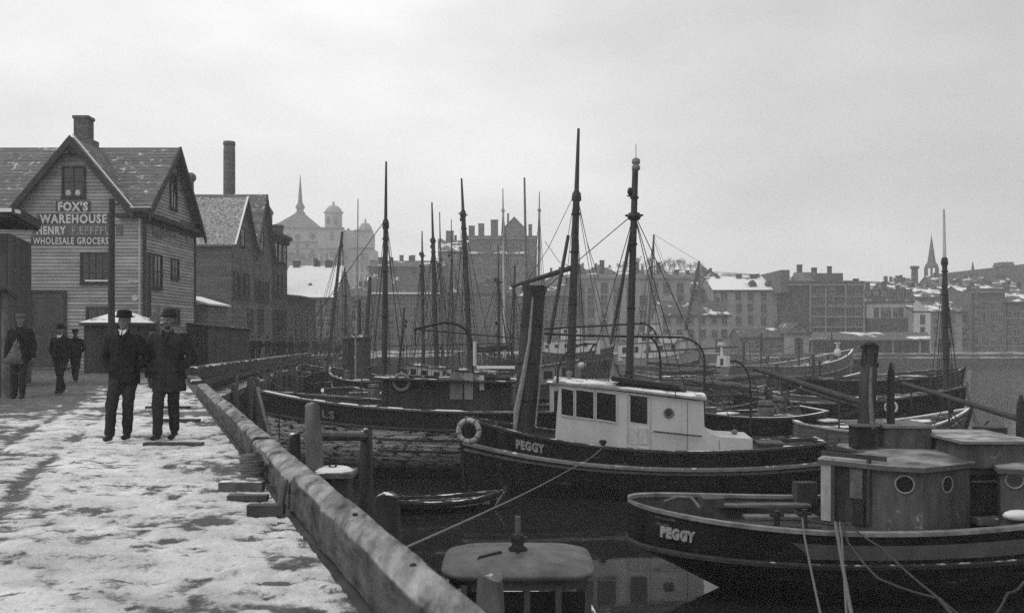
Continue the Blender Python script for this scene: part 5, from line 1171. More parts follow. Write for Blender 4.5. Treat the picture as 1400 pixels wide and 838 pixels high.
# lifebuoy on the bow
t_ = (A.cx(641)+A.L/2)/A.L; q = A.pt(min(.985, t_), .8, nr); wq = A.M @ q
lb_ = torus(A.root, A.loc(P(641,589,29.5)), .33, .085, A.M.to_3x3().inverted() @ V(-.25,-1,0), mat('rope_bound_buoy', .36, .35, 9), local=True)
m = MB(); c = A.loc(P(641,589,29.5))
for q_ in range(8):
    a_ = q_*math.pi/4+.2; nrm = (A.M.to_3x3().inverted() @ V(-.25,-1,0)).normalized(); aa = nrm.orthogonal().normalized(); bb = nrm.cross(aa); d = aa*math.cos(a_)+bb*math.sin(a_); tg = nrm.cross(d)
    rows = []
    m.tube([c+d*.33+(d*math.cos(z_)+nrm*math.sin(z_))*.1 for z_ in [k_*math.pi/4 for k_ in range(9)]], .018, 4, cap=False)
m.tube([c+V(0,0,.33), A.loc(P(648,568,29.8))], .02, 5); m.build('buoy_lashing', rope_m, lb_, local=True)
# big brown funnel in front of the wheelhouse
fb = A.loc(P(716,582,30.0)); ft = A.loc(P(731,391,30.0))
m = MB(); pts = [fb.lerp(ft, q) for q in (-.05, .1, .5, .95, .97, 1.0)]
m.tube(pts, [.37, .35, .345, .35, .39, .41], 20, cap=True)
fu = m.build('funnel', mat('funnel_paint', .045, .5, 2.5, (1,1,.25), rough=.6, bump=.2), A.root, local=True, smooth=True)
for q in (.18, .45, .72):
    p = fb.lerp(ft, q); MB().tube([p-V(0,0,.03), p+V(0,0,.03)], .375, 20).build('hoop', iron, fu, local=True)
m = MB(); m.tube([ft-V(0,0,.02), ft+V(0,0,.006)], .33, 18); m.build('mouth', mat('mouth_black', .006), fu, local=True)  # near-black disc over the closed funnel top
m = MB(); m.tube([fb.lerp(ft,.99)+V(nr*-.36 if False else 0, nr*.30, 0), fb.lerp(ft,.6)+V(0,nr*.40,0), fb.lerp(ft,.3)+V(.12,nr*.42,0), fb.lerp(ft,.12)+V(.22,nr*.45,0), fb.lerp(ft,-.02)+V(.22,nr*.47,0)], [.03,.05,.08,.1,.05], 8); m.build('rope_bundle', mat('pale_fall', .24, .4, 8), fu, local=True, smooth=True)
m = MB(); m.tube([fb.lerp(ft,.8)+V(-.36,0,0), fb.lerp(ft,.3)+V(-.42,nr*.2,0), fb+V(-.4,nr*.3,0)], .03, 6); m.build('side_pipe', mat('pale_fall', .24), fu, local=True, smooth=True)
# ---- stern-on PEGGY, right foreground
Bt = Boat('steam_launch', 'dark launch in the right foreground with round portholes and a rounded stern carrying its name', 'launch', (1640, 19.4), (858, 18.6), 4.0, (1.74, 1.42, 2.3), bul=.4, rake=.7, over=1.9, kn=.56, sw=0.0, rnd_=True, mats=(black_hull, black_hull, mat('inner_bulwark', .07, .35, 3)), rail=mat('stern_rail', .2, .55, 3, snow=.1), rub=.58, rubm=mat('worn_dark_strake', .04, .4, 5), rubr=.06, deck=mat('bare_deck', .06, .4, 3, plank=('Y', .14)))
hull_text(Bt, 'PEGGY', 937, .81, .19, .56, nm, off=.022)
def BX(px, py, Y): return Bt.loc(P(px, py, Y))
# pale bulwark strake from the quarter forward
m = MB(); rows = []
for i in range(25):
    t_ = .22 + .6*i/24; rows.append([Bt.pt(t_ + (.035*(1-q_) if i == 0 else 0), .68+.2*q_, Bt.near, .03) for q_ in (0, .25, .5, .75, 1)])
m.grid(rows); m.build('pale_bulwark', mat('weathered_grey_paint', .13, .3, 2.5, (1,1,.4)), Bt.root, local=True, recalc=True)
m = MB()
m.tube([Bt.pt(.19+.62*i/20, .6, Bt.near, .05) for i in range(21)], .035, 6); m.build('rubbing_strake', rail_d, Bt.root, local=True)
zd = 1.36
def poly_house(pts, z0, z1, mt, rmt, name, ov=.1):
    pl = [Bt.loc(V(x, y, 0)) for x, y in pts]; m = MB(); m.prism([V(p.x,p.y,z0) for p in pl], V(0,0,z1-z0)); h_ = m.build(name, mt, Bt.root, local=True, recalc=True)
    c = sum(pl, V(0,0,0))/len(pl); m = MB()
    o = [c+(p-c)+(p-c).normalized()*ov for p in pl]; n = len(pl)
    lo = [V(p.x,p.y,z1-.04) for p in o]; hi = [V(p.x,p.y,z1+.05) for p in o]; mid = [V(*(c+(p-c)*.5).to_2d(), z1+.13) for p in o]; top = [V(c.x,c.y,z1+.16)]*n
    m.grid([lo, hi, mid, top], close=True); m.face(lo); m.build('roof', rmt, h_, local=True, recalc=True); return h_
def wx(px, Y): return XP(px, Y)
cab_m = mat('launch_cabin', .078, .5, 2.5, (1.6,1.6,.35), rough=.6, bump=.2, flake=.36, fst=(2,2,2), fcol=.25)
roof_b = mat('launch_roof', .09, .4, 2, snow=.2, ssc=.9, ssoft=.35)
ptsA = [(wx(1124,18.4), 18.4), (wx(1212,17.45), 17.45), (wx(1262,17.2), 17.2), (wx(1326,17.9), 17.9), (wx(1320,20.6), 20.6), (wx(1150,20.9), 20.9)]
hA = poly_house(ptsA, 1.0, 2.56, cab_m, roof_b, 'cabin')
ptsB = [(wx(1368,17.5), 17.5), (wx(1460,17.2), 17.2), (wx(1560,17.9), 17.9), (wx(1540,20.8), 20.8), (wx(1360,20.9), 20.9), (wx(1362,18.2), 18.2)]
hB = poly_house(ptsB, 1.0, 2.5, cab_m, roof_b, 'cabin')
ptsC = [(wx(1326,18.15), 18.15), (wx(1369,18.15), 18.15), (wx(1369,20.3), 20.3), (wx(1326,20.3), 20.3)]
hC = poly_house(ptsC, 1.0, 2.38, mat('recess_shade_box_black', .02, .4, 4), roof_b, 'cabin_recess', ov=.02)  # dark recess between the cabins; its shade is put into the near-black colour
def wall_frame(p0, p1):
    a, b = Bt.loc(V(*p0,0)), Bt.loc(V(*p1,0)); u = (b-a).normalized(); n = V(u.y,-u.x,0)
    if (Bt.M.to_3x3() @ n).y > 0: n = -n
    return a, u, n
def port(hs_, p0, p1, px, py, r=.145):
    a, u, n = wall_frame(p0, p1)
    # where the photo ray meets the wall
    A0, A1 = V(*p0,0), V(*p1,0); k = (px-700)/F; q = (k*A0.y-A0.x)/((A1.x-A0.x)-k*(A1.y-A0.y)); w0 = A0.lerp(A1, q); z = ZP(py, w0.y); c = Bt.loc(V(w0.x, w0.y, z))
    t_ = torus(hs_, c+n*.01, r, .017, n, mat('brass_ring', .24, .3, 5), name='porthole', local=True)
    m = MB(); m.prism([c+(u*math.cos(q)+K*math.sin(q))*r for q in [i*math.pi/8 for i in range(16)]], n*.012); m.build('pane', glass, t_, local=True, recalc=True)
port(hA, ptsA[1], ptsA[2], 1237, 662, .16); port(hA, ptsA[2], ptsA[3], 1294.5, 662, .15); port(hB, ptsB[0], ptsB[1], 1387, 656, .15)
def wbox(hs_, p0, p1, x0, x1, y0, y1, n0, n1, name, mt):
    a, u, n = wall_frame(p0, p1); A0, A1 = V(*p0,0), V(*p1,0); s_ = []
    for px in (x0, x1):
        k = (px-700)/F; q = (k*A0.y-A0.x)/((A1.x-A0.x)-k*(A1.y-A0.y)); w0 = A0.lerp(A1, q); s_.append(((Bt.loc(V(w0.x,w0.y,0))-a).dot(u), w0.y))
    m = MB(); Ym = (s_[0][1]+s_[1][1])/2; m.obox(a, u, n, s_[0][0], s_[1][0], ZP(y1,Ym), ZP(y0,Ym), n0, n1); return m.build(name, mt, hs_, local=True, recalc=True)
wbox(hA, ptsA[0], ptsA[1], 1124, 1138, 626, 711, -.02, .05, 'corner_post', mat('pale_corner_post', .33, .25, 5, (1,1,.4)))
d_ = wbox(hA, ptsA[0], ptsA[1], 1143, 1187, 632, 716, -.02, .02, 'door', mat('dark_doorway', .02, .4, 4))
wbox(d_, ptsA[0], ptsA[1], 1163, 1180, 640, 681, .02, .035, 'pane', mat('cloudy_glass', .12, .5, 5, rough=.3))
wbox(d_, ptsA[0], ptsA[1], 1147, 1183, 684, 715, .02, .05, 'lower_leaf', mat('door_boards', .03, .4, 5, plank=('X', .12)))
for a, b in ((1138, 1143), (1187, 1191)): wbox(hA, ptsA[0], ptsA[1], a, b, 628, 716, -.01, .06, 'door_frame', mat('frame_grey', .05, .3, 5))
wbox(hA, ptsA[1], ptsA[2], 1212, 1262, 638, 643, -.01, .06, 'eaves_trim', mat('frame_grey', .05)); wbox(hA, ptsA[2], ptsA[3], 1262, 1326, 638, 643, -.01, .06, 'eaves_trim', mat('frame_grey', .05)); wbox(hA, ptsA[0], ptsA[1], 1124, 1212, 620, 626, -.01, .06, 'eaves_trim', mat('frame_grey', .05))
for a, b in ((1334, 1348), (1350, 1364)): wbox(hC, ptsC[0], ptsC[1], a, b, 662, 700, 0, .02, 'shutter', mat('door_boards', .03))
wbox(hC, ptsC[0], ptsC[1], 1326, 1369, 656, 659, 0, .06, 'coaming', rail_m); wbox(hC, ptsC[0], ptsC[1], 1324, 1371, 705, 712, 0, .4, 'bench', rail_m)
# snow drift against second cabin
m = MB(); m.ell(BX(1392, 704, 17.35), .3, .14, .1, 10, 6); m.build('snow_drift', snow_m, Bt.root, local=True, smooth=True)
# roof boxes
def rbox(x0, x1, y0, y1, Y0_, Y1_, name, mt, lid, lw=.06):
    a = Bt.loc(V(XP(x0,Y0_), Y0_, 0)); z0, z1 = ZP(y1,Y0_), ZP(y0,Y0_); m = MB(); X0_, X1_ = XP(x0,Y0_), XP(x1,Y0_)
    m.prism([Bt.loc(V(X0_,Y0_,z0)), Bt.loc(V(X1_,Y0_,z0)), Bt.loc(V(X1_,Y1_,z0)), Bt.loc(V(X0_,Y1_,z0))], V(0,0,z1-z0)); o = m.build(name, mt, Bt.root, local=True, recalc=True)
    m = MB(); e = lw; m.prism([Bt.loc(V(X0_-e,Y0_-e,z1)), Bt.loc(V(X1_+e,Y0_-e,z1)), Bt.loc(V(X1_+e,Y1_+e,z1)), Bt.loc(V(X0_-e,Y1_+e,z1))], V(0,0,.05)); m.build('lid', lid, o, local=True, recalc=True); return o
rbox(1212, 1274, 585, 618, 19.2, 20.2, 'skylight_box', cab_m, mat('box_lid', .16, .3, 3))
rbox(1171, 1197, 583, 614, 19.3, 19.75, 'stack_box', mat('recess_shade_box_black', .02), mat('box_lid', .16))
rbox(1320, 1412, 606, 640, 17.95, 20.0, 'skylight_box', cab_m, mat('snowy_lid', .17, .35, 3, snow=.28, ssc=2, ssoft=.3), .12)
m = MB(); a, b = BX(1150,618,18.6), BX(1262,640,17.5); m.tube([BX(1130,614,19), BX(1200,622,18.6), BX(1248,624,18.2), BX(1254,636,17.5), BX(1255,648,17.3)], .03, 6); m.build('hose', iron, Bt.root, local=True, smooth=True)
m = MB(); m.prism([BX(1150,611,19.3), BX(1212,626,18.4), BX(1212,630,18.4), BX(1150,616,19.3)], V(0,.4,0)); m.build('roof_plank', rail_d, Bt.root, local=True, recalc=True)
# derrick post and booms
Yp = 19.5
m = MB(); m.tube([BX(1184,588,Yp), BX(1186,540,Yp), BX(1188,500,Yp), BX(1189,498,Yp), BX(1189.5,474,Yp)], [.175,.17,.16,.12,.1], 12); ps = m.build('derrick_post', mat('post_timber', .035, .6, 3, (1,1,.15), rough=.6), Bt.root, local=True, smooth=True)
m = MB(); m.tube([BX(1178,475,Yp), BX(1201,474,Yp)], .05, 6); m.tube([BX(1178,499,Yp), BX(1201,499,Yp)], .045, 6)
for x in (1181, 1200): m.tube([BX(x-3,500,Yp-.1), BX(x,476,Yp-.05)], .03, 5)
m.lathe(BX(1189,474,Yp), [(.13,0), (.14,.05), (.1,.1)], 10); m.build('crosstree', iron, ps, local=True)
m = MB(); m.tube([BX(1193,586,Yp-.18), BX(1190,540,Yp-.2), BX(1191,502,Yp-.18)], [.06,.04,.03], 6); m.build('fall_rope', mat('worn_rope', .15, .4, 8), ps, local=True, smooth=True)
m = MB(); m.tube([BX(1180,551,Yp), BX(1030,503,21.4)], [.075, .055], 8); m.build('boom', mat('boom_timber', .06, .4, 4), Bt.root, local=True, smooth=True)
m = MB(); m.tube([BX(1090,530,20.6), BX(1150,548,19.9), BX(1178,556,Yp)], [.04,.07,.05], 7); m.build('furled_sail', mat('dark_canvas', .07, .4, 6), Bt.root, local=True, smooth=True)
for (px, y0_, y1_, Y_, r) in ((1218, 512, 586, 19.6, .07), (1396, 556, 600, 18.9, .085)):
    m = MB(); m.tube([BX(px,y1_,Y_), BX(px,y0_,Y_), BX(px,y0_-16,Y_)], [r*1.15, r, r*.35], 10); m.build('samson_post', mat('post_timber', .035), Bt.root, local=True, smooth=True)
m = MB(); m.tube([BX(1394,573,18.9), BX(1234,524,21)], [.06, .05], 8); m.build('boom', mat('boom_timber', .06), Bt.root, local=True, smooth=True)
# bitts on the quarter, stern cockpit benches
for px, py in ((1100, 705), (1062, 707)):
    c = BX(px, py, 17.2) if px > 1080 else BX(px, py, 17.5); m = MB(); m.tube([c-V(0,0,.25), c+V(0,0,.12)], .055, 8); m.tube([c+V(-.13,0,.04), c+V(.13,0,.04)], .03, 6); m.build('bitt', iron, Bt.root, local=True, smooth=True)
for (x0, x1, Ya_, z_) in ((985, 1110, 20.2, 1.34), (1020, 1120, 19.2, 1.28)):
    m = MB(); m.prism([Bt.loc(V(XP(x0,Ya_),Ya_,z_)), Bt.loc(V(XP(x1,Ya_),Ya_,z_)), Bt.loc(V(XP(x1,Ya_),Ya_+.35,z_)), Bt.loc(V(XP(x0,Ya_),Ya_+.35,z_))], V(0,0,.05)); m.build('bench', timber, Bt.root, local=True, recalc=True)
m = MB(); m.tube([BX(908,686,18.6), BX(925,679,18.7), BX(945,680,18.6), BX(957,694,18.2)], .035, 6); m.build('towing_bow', timber, Bt.root, local=True, smooth=True)
m = MB(); m.prism([BX(963,682,19.6), BX(990,681,19.6), BX(990,694,19.6), BX(963,694,19.6)], V(0,.5,0)); m.build('locker', timber_d, Bt.root, local=True, recalc=True)
m = MB(); m.prism([BX(1090,660,20.5), BX(1118,660,20.5), BX(1118,690,20.5), BX(1090,690,20.5)], V(0,.3,0)); m.build('locker', mat('frame_grey', .05), Bt.root, local=True, recalc=True)
# mooring ropes
def rope(label, pts, r, mt=rope_m, sag=0, grp='mooring ropes'):
    out_ = []
    for i in range(len(pts)-1):
        for k in range(10):
            f = k/10; q = Vector(pts[i]).lerp(Vector(pts[i+1]), f); q.z -= sag*math.sin(math.pi*f); out_.append(q)
    out_.append(Vector(pts[-1])); return tag(MB().tube(out_, r, 6).build('mooring_rope', mt, smooth=True), label, 'rope', grp)
rope('long taut mooring line running from the wharf edge up to the white-cabined boat', [P(540,755,8.4), P(784,639,27.5), P(822,614,28.1)], .014, mat('pale_rope', .2, .3, 30), .05)
rope('leftmost rope hanging from the stern bitts of the porthole launch', [P(1097,708,17.1), P(1100,735,16.4), P(1124,850,13)], .02, sag=.02)
rope('thick doubled rope dropping from the porthole launch between two thinner ones', [P(1142,714,17), P(1146,738,16.3), P(1166,850,13)], .032, sag=.02)
rope('second strand beside the thick doubled rope', [P(1148,714,17), P(1151,738,16.3), P(1158,850,13)], .02, sag=.02)
rope('rope slanting right from the bitts down to a knot on the porthole launch side', [P(1152,714,17), P(1160,742,16.4), P(1200,790,14.5), P(1285,818,13.5), P(1330,850,13)], .02, rope_d, .03)
rope('upper rope slanting right across the launch hull to the knot', [P(1160,716,17), P(1205,748,16.2), P(1284,818,13.5)], .02, rope_d, .03)
rope('frayed line sagging from the knot towards the lower right corner', [P(1284,818,13.5), P(1300,838,13.2), P(1310,860,13)], .03, rope_d, .0)
rope('stray rope looping in the bottom right corner', [P(1352,850,13.5), P(1378,810,13.8), P(1400,795,14), P(1420,810,14.2)], .02, rope_d, .05)
rope('slack rope across the rail between the stern bitts', [P(1085,697,17.4), P(1110,712,17.1), P(1165,715,17)], .025, rope_d, .04)
# ---- launch with the round wheelhouse roof, bottom centre
Yl = 11.6; xl_ = XP(708,Yl)
Lc = Boat('launch', 'small launch with a rounded wheelhouse roof and ball-topped stub mast at the bottom', 'launch', (716, 16.4), (700, 8.2), 2.1, (1.1, .95, 1.35), bul=.2, rake=.5, over=.3, sw=.7, mats=(dark_hull, black_hull, timber_d), rail=rail_d)
m = MB(); n = 28
def sup(a, b, e=.42): 
    r_ = []
    for i in range(n):
        q = 2*math.pi*i/n; cx_, sy_ = math.cos(q), math.sin(q); r_.append((a*math.copysign(abs(cx_)**e, cx_), b*math.copysign(abs(sy_)**e, sy_)))
    return r_
zr_ = ZP(786, 10.9); W_ = .9; D_ = .82
c0 = V(xl_, Yl, 0)
rws = []
for sc_, dz in ((.99, -.05), (1.02, 0), (1.0, .025), (.85, .07), (.55, .11), (.2, .13)): rws.append([Lc.loc(c0 + V(x*sc_, y*sc_, zr_+dz)) for x, y in sup(W_, D_)])
m.grid(rws, close=True); m.face(rws[0]); m.face(rws[-1]); wh = m.build('roof', mat('wheelhouse_roof', .11, .5, 2.5, rough=.6, bump=.3), Lc.root, local=True, smooth=True, recalc=True)
m = MB(); pr = [(x*.9, y*.9) for x, y in sup(W_, D_, .5)]
zb0 = .8
m.grid([[Lc.loc(c0+V(x,y,z)) for x, y in pr] for z in (zb0, 1.35)], close=True); m.grid([[Lc.loc(c0+V(x,y,z)) for x, y in pr] for z in (zr_-.17, zr_-.04)], close=True)
for x in (-.8, -.62, -.28, .1, .46, .8):
    for sy in (-1, 1): m.prism([Lc.loc(c0+V(x-.035, sy*.73-.02, 1.3)), Lc.loc(c0+V(x+.035, sy*.73-.02, 1.3)), Lc.loc(c0+V(x+.035, sy*.73+.02, 1.3)), Lc.loc(c0+V(x-.035, sy*.73+.02, 1.3))], V(0,0,zr_-1.4))
for y in (-.3, .3):
    for sx_ in (-1, 1): m.prism([Lc.loc(c0+V(sx_*.8-.02, y-.035, 1.3)), Lc.loc(c0+V(sx_*.8+.02, y-.035, 1.3)), Lc.loc(c0+V(sx_*.8+.02, y+.035, 1.3)), Lc.loc(c0+V(sx_*.8-.02, y+.035, 1.3))], V(0,0,zr_-1.4))
m.build('wheelhouse', mat('wheelhouse_wood', .085, .4, 4, (1,1,.3), rough=.5), Lc.root, local=True, recalc=True)
for a, b in ((-.58, -.32), (-.24, .06), (.14, .42), (.5, .76)):
    m = MB(); m.prism([Lc.loc(c0+V(a,-.72,1.36)), Lc.loc(c0+V(b,-.72,1.36)), Lc.loc(c0+V(b,-.72,zr_-.18)), Lc.loc(c0+V(a,-.72,zr_-.18))], V(0,.01,0)); m.build('window', glass, Lc.root, local=True, recalc=True)
m = MB(); k = Lc.loc(V(XP(708,Yl), Yl, zr_+.12)); m.lathe(k, [(.11,0), (.12,.03), (.07,.07), (.09,.14), (.06,.2)], 12); m.tube([k+V(.12,0,.0), k+V(.2,0,.03), k+V(.24,0,.0)], .02, 5); m.tube([k-V(.1,0,0), k+V(-.2,0,.03)], .02, 5); m.build('horn_base', iron, Lc.root, local=True, smooth=True)
m = MB(); m.tube([k+V(0,0,.15), k+V(0,0,.42)], .035, 8); m.build('stub_mast', timber, Lc.root, local=True, smooth=True)
m = MB(); m.tube([k+V(-.15,.2,.02), k+V(-.35,.45,.0), k+V(-.5,.5,-.08)], .018, 5); m.build('roof_cable', iron, Lc.root, local=True)
# ---- rowing boat between the wharf and the schooner
Rb = Boat('rowing_boat', 'low dark rowing boat afloat against the old schooner hull', 'rowboat', (688, 27.6), (536, 26.8), 1.15, (.36, .27, .45), bul=.22, rake=.3, over=.15, sw=.6, mats=(dark_hull, black_hull, timber_d), rail=rail_d, rubr=.015, deck=timber_d)
for x in (-.9, .1, 1.0): MB().box(x-.12, x+.12, -.44, .44, .2, .24).build('thwart', timber, Rb.root, local=True)
MB().tube([(-1.1,.2,.28), (.9,-.1,.34)], .02, 6).build('oar', rail_m, Rb.root, local=True)
# ------------------------------------------------------------------ the rest of the fleet
rnd = random.Random(11)
FL = []; RIG = []
def fleet(label, bow, stern, B, z, hull='d', masts=(), houses=(), booms=(), hat=2, cat='fishing boat', name='fishing_boat', rail=None, sw=.5, rub=None, winch=True, group='boats moored in the basin', **k):
    mt = {'d': (dark_hull, black_hull, timber_d), 'g': (grey_hull, dark_hull, timber), 'w': (mat('pale_hull', .3, .3, 2, (.5,.5,3)), dark_hull, timber), 'k': (black_hull, black_hull, timber_d)}[hull]
    b = Boat(name, label, cat, bow, stern, B, z, bul=k.get('bul', .45), rake=k.get('rake', .6), over=k.get('over', .5), sw=sw, mats=mt, rail=rail or (rail_m if hull != 'k' else rail_d), rubm=rub, group=group)
    for a in masts:
        q = b.mast(**a); RIG.append((b, q[0], q[2], q[1]))
    for a in houses: b.house(**a)
    for a in booms: b.boom(*a[:4], sail=a[4] if len(a) > 4 else True)
    for i in range(hat):
        x = b.L*(-.28+.5*i/max(1, hat-1)) + rnd.uniform(-.3, .3); b.hatch(x, rnd.uniform(.7, 1.3), min(1.3, B*.4), rnd.uniform(.2, .5))
    if winch: b.winch(b.L*.33, .18)
    FL.append(b)
    for q in range(3):      # rail stanchions and a lying spar
        x = b.L*(-.3+.3*q); b.tubes('stanchion', [[b.M @ V(x, b.near*B*.42, b.zdeck(x)), b.M @ V(x, b.near*B*.42, b.zdeck(x)+rnd.uniform(.9,1.5))]], .035, spar, n=5)
    return b
def M_(pb, pt, yt, d, split=None, **k): return dict(pb_=pb, pt_=pt, yt=yt, dpx=d, split=split, **k)
# left basin
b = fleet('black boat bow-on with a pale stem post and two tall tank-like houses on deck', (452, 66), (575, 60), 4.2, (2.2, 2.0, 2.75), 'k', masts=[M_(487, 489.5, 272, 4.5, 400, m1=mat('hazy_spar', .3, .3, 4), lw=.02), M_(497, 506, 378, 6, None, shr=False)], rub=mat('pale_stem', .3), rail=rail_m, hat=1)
for px_, y0_, y1_, r in ((476, 463, 492, 8.5), (497, 462, 508, 10)):
    Yq = (b.M @ V(b.cx(px_),0,0)).y; c = b.loc(P(px_, y1_, Yq)); h = (y1_-y0_)*Yq/F; rr = r*Yq/F; m = MB(); m.lathe((c.x, c.y, b.zdeck(c.x)-.05), [(rr,0), (rr,c.z+h-b.zdeck(c.x)), (rr*1.2,c.z+h-b.zdeck(c.x)), (rr*1.2,c.z+h-b.zdeck(c.x)+.12), (rr*.6,c.z+h-b.zdeck(c.x)+.3)], 10); m.build('tank_house', mat('tank_paint', .05, .4, 3, snow=.3), b.root, local=True)
b.mast(491, 491.5, 409, 5.5, None, shr=False)
fleet('dark boat nosing in against the inner quay piles', (412, 78), (470, 74), 3.6, (2.3, 2.0, 2.6), 'k', masts=[M_(446, 468, 317, 5, None, lw=.025)], hat=1, rail=rail_m)
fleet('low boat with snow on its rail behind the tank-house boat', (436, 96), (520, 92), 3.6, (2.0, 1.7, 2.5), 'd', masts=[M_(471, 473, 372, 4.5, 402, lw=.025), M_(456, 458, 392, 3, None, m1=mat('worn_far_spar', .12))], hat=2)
fleet('long dark hull seen over the old schooner bow', (548, 46), (462, 50), 3.6, (2.2, 1.9, 2.2), 'd', masts=[M_(541, 553, 420, 4, None, shr=False)], hat=2, rail=rail_m)
fleet('schooner with twin slender masts behind the railed cabin roof', (545, 64), (640, 62), 3.8, (2.3, 2.1, 2.8), 'd', masts=[M_(579, 577, 316, 5, 345, lw=.022), M_(598, 590.5, 277, 7, 325, lw=.022), M_(606, 601, 290, 4.5, 350, m1=mat('worn_far_spar', .12, .3, 3), lw=.022)], houses=[dict(x0=-1.2, x1=1.4, w_=1.8, h=1.1, mt=white_p, wins=3)])
fleet('schooner carrying the raked mast left of the funnel', (610, 52), (705, 50), 3.8, (2.3, 2.1, 2.9), 'g', masts=[M_(619, 617, 300, 3.5, 340, m1=mat('worn_far_spar', .12), lw=.018), M_(645, 631, 244, 8, 288, lw=.018), M_(683, 681, 335, 4, 380, lw=.018)], booms=[(P(650,480,51), P(700,476,51), .1, .07)], houses=[dict(x0=-1.4, x1=1.0, w_=2, h=1.2, mt=grey_p, wins=2)])
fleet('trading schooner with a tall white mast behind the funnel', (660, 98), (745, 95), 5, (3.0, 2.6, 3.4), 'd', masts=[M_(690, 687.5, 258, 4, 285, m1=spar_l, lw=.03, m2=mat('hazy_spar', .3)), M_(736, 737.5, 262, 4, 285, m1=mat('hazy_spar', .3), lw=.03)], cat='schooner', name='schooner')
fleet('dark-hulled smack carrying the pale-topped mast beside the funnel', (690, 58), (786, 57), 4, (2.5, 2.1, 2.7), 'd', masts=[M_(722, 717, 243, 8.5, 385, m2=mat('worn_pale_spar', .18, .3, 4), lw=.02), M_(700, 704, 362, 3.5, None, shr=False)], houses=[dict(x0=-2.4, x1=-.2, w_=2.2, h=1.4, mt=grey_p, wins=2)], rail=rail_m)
fleet('white-decked steamer behind the tall mainmast', (838, 112), (735, 114), 5, (3.2, 2.8, 3.6), 'd', masts=[], houses=[dict(x0=-3.6, x1=3.2, w_=3.4, h=1.7, mt=white_p, wins=6), dict(x0=-1.5, x1=.8, w_=2.4, h=1.5, mt=white_p, wins=2, z0=4.5)], cat='steamer', name='steamer', hat=0, winch=False)
b = fleet('little white steamer with a square pilot house moored by the pale stone block', (958, 108), (842, 112), 4.4, (2.6, 2.3, 3.4), 'w', masts=[], houses=[dict(x0=-4.2, x1=3.0, w_=3.3, h=1.9, mt=white_p, wins=5, ww=.5, wh=.7)], cat='steamer', name='steamer', hat=0, winch=False)
b.house(-2.0, 2.6, 2.6, 1.2, white_p, wins=3, z0=b.zdeck(0)+1.98, ww=.55, wh=.6); b.house(-1.3, .1, 1.3, 2.4, white_p, wins=1, z0=b.zdeck(0)+1.98, ww=.3, wh=.6, wz=.75, name='pilot_house')
m = MB(); q = b.loc(P(913,466,107)); m.prism([q+V(-1.1,0,.25), q+V(1.1,0,.25), q+V(.75,0,-.25), q+V(-.75,0,-.25)], V(0,.8,0)); m.build('lifeboat', white_p, b.root, local=True, recalc=True)
fleet('grey-railed boat lying in front of the white steamer', (1050, 90), (852, 86), 4.4, (2.3, 2.0, 2.9), 'g', masts=[M_(883, 894, 321, 3.5, None, m1=mat('worn_far_spar', .12), lw=.03)], booms=[(P(880,481,87), P(1010,474,88), .1, .07, False)], rail=rail_m)
b = fleet('long boat with a white box house and lamp post on its foredeck', (1062, 64), (868, 70), 4, (2.3, 1.9, 2.7), 'g', booms=[(P(885,496,66), P(985,502,66), .1, .06, False), (P(900,512,64), P(985,509,64), .09, .06)], rail=rail_m)
m = MB(); c = b.loc(P(989,497,66)); m.prism([c+V(-.4,-.3,-.2), c+V(.4,-.3,-.2), c+V(.34,-.27,.55), c+V(-.34,-.27,.55)], V(0,.6,0)); m.tube([c+V(-.1,0,.55), c+V(-.14,0,1.25)], [.11,.08], 8); m.box(c.x-.36, c.x+.1, c.y-.2, c.y+.2, c.z+1.25, c.z+1.5); m.build('lamp_house', white_p, b.root, local=True, recalc=True)
m = MB(); m.box(c.x-.1, c.x+.1, c.y-.33, c.y-.27, c.z-.1, c.z+.35); m.box(c.x-.1, c.x+.1, c.y+.29, c.y+.33, c.z-.1, c.z+.35); m.build('hatchway', trim_d, b.root, local=True)
b = fleet('large boat with a sweeping snowy rail and its pale bow raised towards the far quay', (1166, 92), (985, 82), 5, (2.4, 2.2, 3.6), 'g', masts=[M_(1040, 1041, 455, 2.5, None, shr=False), M_(1017, 1017, 467, 3.5, None, shr=False), M_(1092, 1092, 462, 3, None, shr=False)], rail=mat('snowy_rail', .3, .3, 3, snow=.9, ssc=1), rub=mat('pale_stem', .3))
m = MB(); c = b.loc(P(1145,487,90)); m.ell(c+V(0,0,.35), .34, .34, .42, 10, 8); m.tube([c+V(0,0,.8), c+V(-.1,0,1.2)], [.12,.1], 8); m.box(c.x-.3, c.x+.3, c.y-.15, c.y+.15, c.z+1.2, c.z+1.32); m.build('capstan', white_p, b.root, local=True, smooth=False)
fleet('dark boat behind the raised pale bow', (1200, 118), (1075, 112), 4.4, (2.3, 2.0, 2.8), 'd', masts=[M_(1137, 1137, 455, 2.5, None, shr=False)])
b = fleet('open boat with a broad white sheer strake curving up to the right', (1182, 64), (1062, 58), 3.4, (1.7, 1.5, 2.5), 'g', masts=[M_(1111, 1112, 484, 5, None, shr=False), M_(1120, 1121, 492, 4, None, shr=False)], rail=mat('snowy_rail', .3), rub=mat('snowy_rail', .3))
fleet('boat with a stubby dark mast and tarpaulins at mid basin', (1100, 56), (985, 54), 3.8, (2.0, 1.7, 2.4), 'd', masts=[M_(1062, 1062, 497, 6, None, shr=False), M_(1031, 1030, 505, 5, None, shr=False)], booms=[(P(975,524,54), P(1058,514,54), .09, .05)])
fleet('black schooner hull stretching across behind the derrick boom', (1318, 60), (1060, 56), 4.6, (2.5, 2.3, 2.9), 'k', masts=[M_(1150, 1151, 520, 5, None, shr=False)], rail=rail_d, hat=3, cat='schooner', name='schooner')
